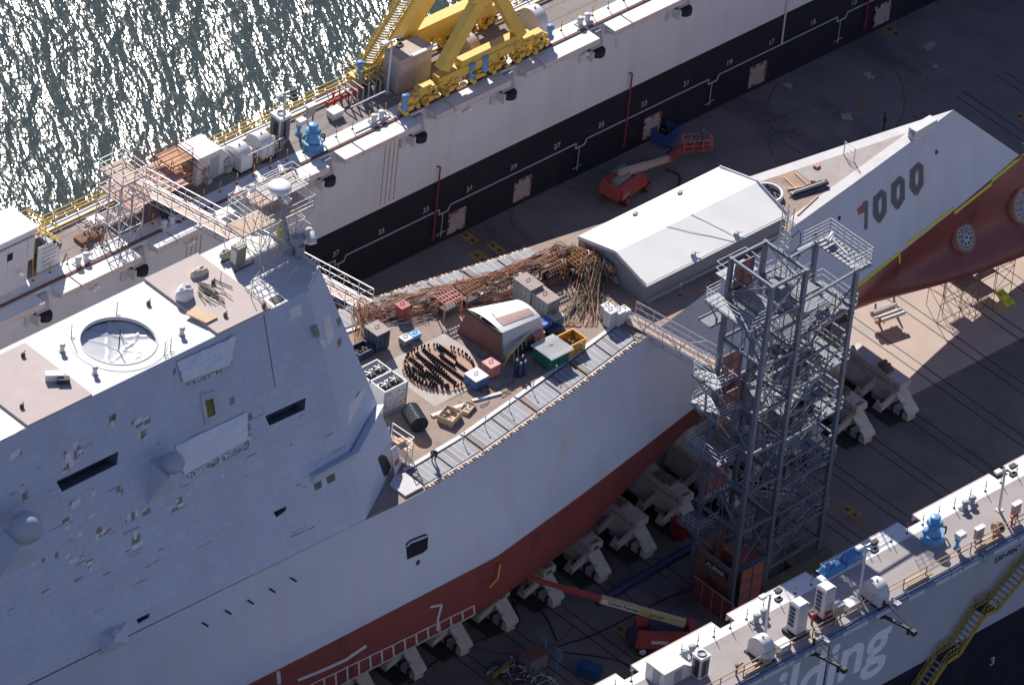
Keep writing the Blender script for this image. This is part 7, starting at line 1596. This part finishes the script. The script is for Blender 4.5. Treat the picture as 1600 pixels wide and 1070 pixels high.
    for k in range(34): q = lerp(A, B, (k + .5) / 34); mb.bar(q - s, q + s, .22, .04)
    mb.build('stair_treads', mat('tread_pale', (.62, .55, .38), .6), l)
    mb = MB(); P = A + V((0, 0, -.1)); mb.box(P + V((-.6, -.3, 0)), (1.8, 1.6, .06))
    for dx in (-1.5, -.6, .3):
        for dy in (-1.1, .5): mb.tube(P + V((dx, dy, 0)), P + V((dx, dy, 1.1)), .04, 5); mb.tube(P + V((dx, dy, 0)), V((P.x + dx, P.y + dy, ZT)), .05, 5)
    for h_ in (.55, 1.1): mb.path([P + V((-1.5, .5, h_)), P + V((-1.5, -1.1, h_)), P + V((.3, -1.1, h_))], .04, 5)
    mb.build('stair_landing', M_yel, l)
crane()
def cabhouse():
    a = W(621, 148, ZT); b = W(668, 125, ZT); t = thing('cable_house', 'beige steel cabinet house with two doors under the crane', 'cabinet', a); mb = MB(); sx = 3.5; sy = 1.9; h = 3.3; mb.b(a.x, a.x + sx, a.y, a.y + sy, ZT, ZT + h); mb.build('cabinet_shell', M_beige, t)
    mb = MB(); mb.b(a.x + .15, a.x + 1.65, a.y - .03, a.y, ZT + .3, ZT + h - .4); mb.build('cabinet_door', M_beige, t); mb = MB(); mb.b(a.x + 1.75, a.x + 3.3, a.y - .03, a.y, ZT + .3, ZT + h - .4); mb.build('cabinet_door', M_beige, t)
    mb = MB(); mb.b(a.x + 1.2, a.x + sx, a.y - .2, a.y + .1, ZT + h, ZT + h + .12); mb.build('rain_hood', M_white, t); mb = MB(); mb.b(a.x - .02, a.x, a.y + .3, a.y + 1.5, ZT + .3, ZT + h - .5); mb.build('side_panel', M_grey, t)
cabhouse()
# ---------------------------------------------------------------- blue tarpaulins in the tower's shadow on the near wing wall
for i, (px, py, sx, sy, h) in enumerate(((1300, 889, 2.2, 1.2, .5), (1330, 872, 2.0, 1.0, .6))):
    p = W(px, py, ZT); nz = i * 7
    mb = MB(); mb.grid(lambda u, v: p + V(((u - .5) * sx, (v - .5) * sy, max(.02, (min(1, 6 * min(u, 1 - u)) * min(1, 5 * min(v, 1 - v))) * h + .08 * noise.noise(V((u * 6, v * 5, nz)))))), 24, 14); tag(mb.build('blue_tarpaulin', mat('tarp_blue', (.05, .22, .48), .5, var=.2, sc=3), origin=p), ['blue tarpaulin over low gear in the tower shadow, left of two', 'blue tarpaulin over low gear beside the middle lamp post, right of two'][i], 'tarpaulin')
# ---------------------------------------------------------------- on the deckhouse roof
ZR2 = ZR + .01
def RW(px, py, h=0): return W(px, py, ZR2 + h)
def mast():
    b = RW(452, 392); top = W(434, 300, ZR + 5.6); t = thing('radar_mast', 'raked grey mast with a white domed dish at its head on the deckhouse', 'mast', b); top = V((b.x - .8, b.y + .7, ZR + 6.2)); d = ray(436, 305); 
    s = ((V((b.x, b.y)) - V((CP.x, CP.y))).dot(V((d.x, d.y)))) / (d.x ** 2 + d.y ** 2); top = CP + d * s
    mb = MB(); mb.tube(b, top, .26, 10, r2=.16); mb.tube(b, up(b, .8), .5, 12, r2=.35); mb.build('mast_pole', M_grey, t)
    c = top; mb = MB(); mb.lathe(c, [(.2, 0), (.35, .3), (.8, .55), (.88, .75), (.8, .92), (.45, 1.0), (.02, 1.02)], 26); mb.build('dish_dome', mat('dome_white', (.75, .76, .78), .35, var=.02), t)
    mb = MB(); mb.bar(c + V((.1, -.2, -.1)), c + V((.5, -.8, -.2)), .25); mb.bar(c + V((.2, -.4, -.5)), c + V((.4, -.6, -.6)), .2); mb.build('mast_sensor', M_white, t)
    mb = MB(); q = lerp(b, top, .25); mb.bar(q, q + V((1.2, -.8, .3)), .16); mb.lathe(q + V((1.3, -.9, .1)), [(.35, 0), (.4, .3), (.3, .6), (.02, .7)], 14); mb.build('side_sensor', M_lgrey, t)
mast()
o = RW(405, 415); scaffold('mast_scaffold', 'dense tube scaffold with plank decks around the mast on the deckhouse roof', V((o.x - .4, o.y - .4, ZR2)), 3, 2, 2, 1.7, 1.9, 1.8, M_alu, ((0, 3, 1, 2, 1), (1, 3, 0, 2, 2)), r=.035)
o = RW(440, 378); scaffold('mast_scaffold', 'upper tube scaffold with grey and pink boards behind the mast on the deckhouse roof', V((o.x - 1.6, o.y - .3, ZR2)), 2, 1, 3, 1.8, 1.9, 1.5, M_alu, ((0, 2, 0, 1, 3), (0, 2, 0, 1, 2)), boards=mat('ply_pale', (.52, .45, .42), .8, var=.2, sc=2), r=.035)
def mastgear(name, label, px, py, fn):
    p = RW(px, py); t = thing(name, label, name.replace('_', ' '), p); fn(p, t)
def director(p, t):
    mb = MB(); mb.tube(p, up(p, 1.0), .35, 14); mb.build('pedestal', M_grey, t); mb = MB(); mb.lathe(p + V((-.5, .1, 1.35)), [(.38, 0), (.42, .3), (.38, .9), (.1, 1.0)], 16, 0, (1, .3, 0)); mb.build('barrel', M_grey, t)
    mb = MB(); mb.lathe(p + V((.7, -.5, 1.1)), [(.35, 0), (.35, .9), (.1, 1.0)], 14, 0, (.3, .6, .6)); mb.build('white_cylinder', M_white, t)
mastgear('director_sensor', 'grey barrel-shaped sensor on a pedestal right of the mast foot', 468, 400, director)
def cab(p, t):
    mb = MB(); mb.box(p + V((0, 0, .15)), (.9, .7, 1.5)); mb.build('cabinet', mat('cab_olive', (.3, .3, .22), .6), t); mb = MB(); mb.box(p + V((-.47, 0, .3)), (.04, .6, 1.2)); mb.build('pale_panel', M_lgrey, t); mb = MB()
    for dx in (-.9, .9):
        for dy in (-.7, .7): mb.tube(p + V((dx, dy, 0)), p + V((dx, dy, .5)), .04, 5); mb.tube(p + V((dx, dy, .1)), p + V((-dx, dy, .1)), .05, 5)
    mb.build('stand_frame', M_dark, t)
mastgear('equipment_stand', 'olive cabinet on a dark frame at the left of the roof scaffold', 371, 412, cab)
mb = MB(); p = RW(360, 392); 
clothpts = None
def bundle(name, label, px, py, sx, sy, h, m, seed, cat='bundle', z=.22):
    p = RW(px, py, z); mb = MB(); mb.grid(lambda u, v: p + V((math.cos(u * 6.2832) * sx * math.cos(v * 1.57) ** .5 * (1 + .3 * noise.noise(V((math.cos(u * 6.28), math.sin(u * 6.28), v + seed)))), math.sin(u * 6.2832) * sy * math.cos(v * 1.57) ** .5 * (1 + .3 * noise.noise(V((math.cos(u * 6.28), math.sin(u * 6.28), v + seed + 4)))), h * math.sin(v * 1.57) * (1 + .3 * noise.noise(V((u * 5, v * 4, seed)))))), 24, 10); tag(mb.build(name, m, origin=p), label, cat)
bundle('wrapped_bundle', 'white plastic-wrapped bundle on the pink roof slab', 288, 463, .8, .6, .9, M_white, 2); bundle('wrapped_bundle', 'cream sacks heaped behind the dark poles on the pink roof slab', 311, 428, .8, .4, .5, mat('sack_cream', (.6, .52, .4), .8), 5); bundle('wrapped_bundle', 'pale beige sack beside the olive cabinet on the roof', 352, 400, .5, .35, .5, M_beige, 8)
bundle('hi_vis_cover', 'bright yellow cover hung on the scaffold at the mast foot', 441, 368, .5, .35, 1.2, M_hazard, 3, 'cover'); 
mb = MB(); a, b, c_, d_ = RW(290, 491, .25), RW(322, 506, .25), RW(340, 497, .25), RW(306, 479, .25); mb.prism([a, b, c_, d_], (0, 0, .1)); tag(mb.build('plywood_sheet', M_wood, origin=a), 'bare plywood sheet at the left end of the pink roof slab', 'plywood')
rr = random.Random(12); t = thing('pole_pile', 'pile of dark and pale poles lying on the pink roof slab', 'poles', RW(330, 450, .22)); mb = MB()
for k in range(16): a = RW(rr.uniform(308, 345), rr.uniform(435, 460), .28 + rr.random() * .2); mb.tube(a, a + V((rr.uniform(-.3, .6), rr.uniform(-2.0, -.9), rr.uniform(-.05, .1))), .045, 5, k % 3)
mb.build('poles', [M_dark, M_dark, M_wood], t)
sp = thing('roof_pole', 'x', 'pole'); mb = MB(); mb.tube((0, 0, 0), (0, 0, .75), .03, 5); mb.tube((.0, 0, .1), (.2, -.2, .1), .03, 5); mb.build('pole', M_dark, sp); mb = MB(); mb.tube((0, 0, .76), (0, 0, 1.3), .03, 5); mb.build('pole_tip', M_yel2, sp)
pl = [(RW(px, py), 0, l) for px, py, l in ((182, 494, 'short pole with yellow tip behind the round roof well'), (111, 529, 'short pole with yellow tip left of the round roof well'), (257, 556, 'short pole with yellow tip right of the round roof well'), (266, 551, 'thin dark pole directly beside the one right of the roof well'), (344, 446, 'thin dark pole on the pink slab by the pole pile'), (392, 470, 'thin dark pole near the front edge of the pink slab'))]
spread(sp, pl, 'short poles on the deckhouse roof')
sp = thing('roof_vent', 'x', 'vent'); mb = MB(); mb.lathe((0, 0, 0), [(.17, 0), (.17, .45), (.22, .5), (.22, .62), (.1, .68)], 12); mb.build('vent_pipe', M_lgrey, sp); mb = MB(); mb.lathe((0, 0, 0), [(.26, 0), (.26, .05)], 12); mb.build('vent_flange', M_grey, sp)
spread(sp, [(RW(97, 549), 0, 'small white vent pipe left of the roof well'), (RW(148, 584), 0, 'small white vent pipe in front of the roof well near the edge'), (RW(284, 523), 0, 'small dark-shadowed vent pipe between the roof well and the pink slab'), (RW(183, 660 - 115), 0, 'x')][:3], 'vent pipes on the deckhouse roof')
for i, (px, py) in enumerate(((232, 476), (412, 480), (352, 494), (333, 443), (235, 555 - 100), (36, 558 - 1), (34, 637))):
    if i > 3 and i < 5: continue
    p = RW(px, py, .2 if i not in (0,) else 0); t = thing('lifting_lug', ['rusty lifting lug at the far left corner of the front pink slab', 'rusty lifting lug at the near right corner of the front pink slab', 'rusty lifting lug near the front edge of the pink slab', 'rusty lifting lug by the pole pile', '', 'dark lifting lug at the back of the left pink slab', 'dark lifting lug at the front of the left pink slab'][i], 'lug', p); mb = MB(); mb.lathe(p, [(.16, 0), (.16, .25), (.1, .3)], 10); mb.build('lug_post', M_rust if i < 4 else M_dark, t); mb = MB(); mb.tube(up(p, .3), p + V((.25, .1, .35)), .04, 5); mb.build('shackle', M_dark, t)
p = RW(84, 592, .22); t = thing('roof_generator', 'small white and dark generator on the left pink roof slab', 'generator', p); mb = MB(); mb.box(p, (1.3, .6, .55), -.6); mb.build('generator_casing', M_white, t); mb = MB(); mb.box(p + V((.3, -.7, 0)), (.9, .5, .4), -.6); mb.build('generator_engine', M_dark, t)
mb = MB(); h0 = [RW(415, 484), RW(470, 452), RW(468, 470), ]; c = RW(432, 468); mb.b(c.x - .45, c.x + .45, c.y - .35, c.y + .35, ZR + .02, ZR + .06); tag(mb.build('roof_hatch', M_dark, origin=c), 'open dark hatch at the front of the deckhouse roof', 'hatch')
mb = MB(); ed = [lerp(RT, RF, .15), RF, mir(RF)]; 
for a, b in zip(ed, ed[1:]): mb.bar(a + V((-.18, 0, .2)), b + V((-.18, 0, .2)), .08, .4)
mb.build('roof_coaming', M_roof, dho)
rr = random.Random(21); mb = MB()
for k in range(26): a = RW(rr.uniform(385, 470), rr.uniform(385, 455), .1); b = a + V((rr.uniform(-1.2, 1.2), rr.uniform(-1.2, 1.2), rr.uniform(0, 1.6))); mb.tube(a, b, .03, 5)
tag(mb.build('loose_scaffold_tubes', M_alu, origin=RW(430, 420)), 'loose scaffold tubes and rails scattered round the mast on the roof', 'tubes', kind='stuff')
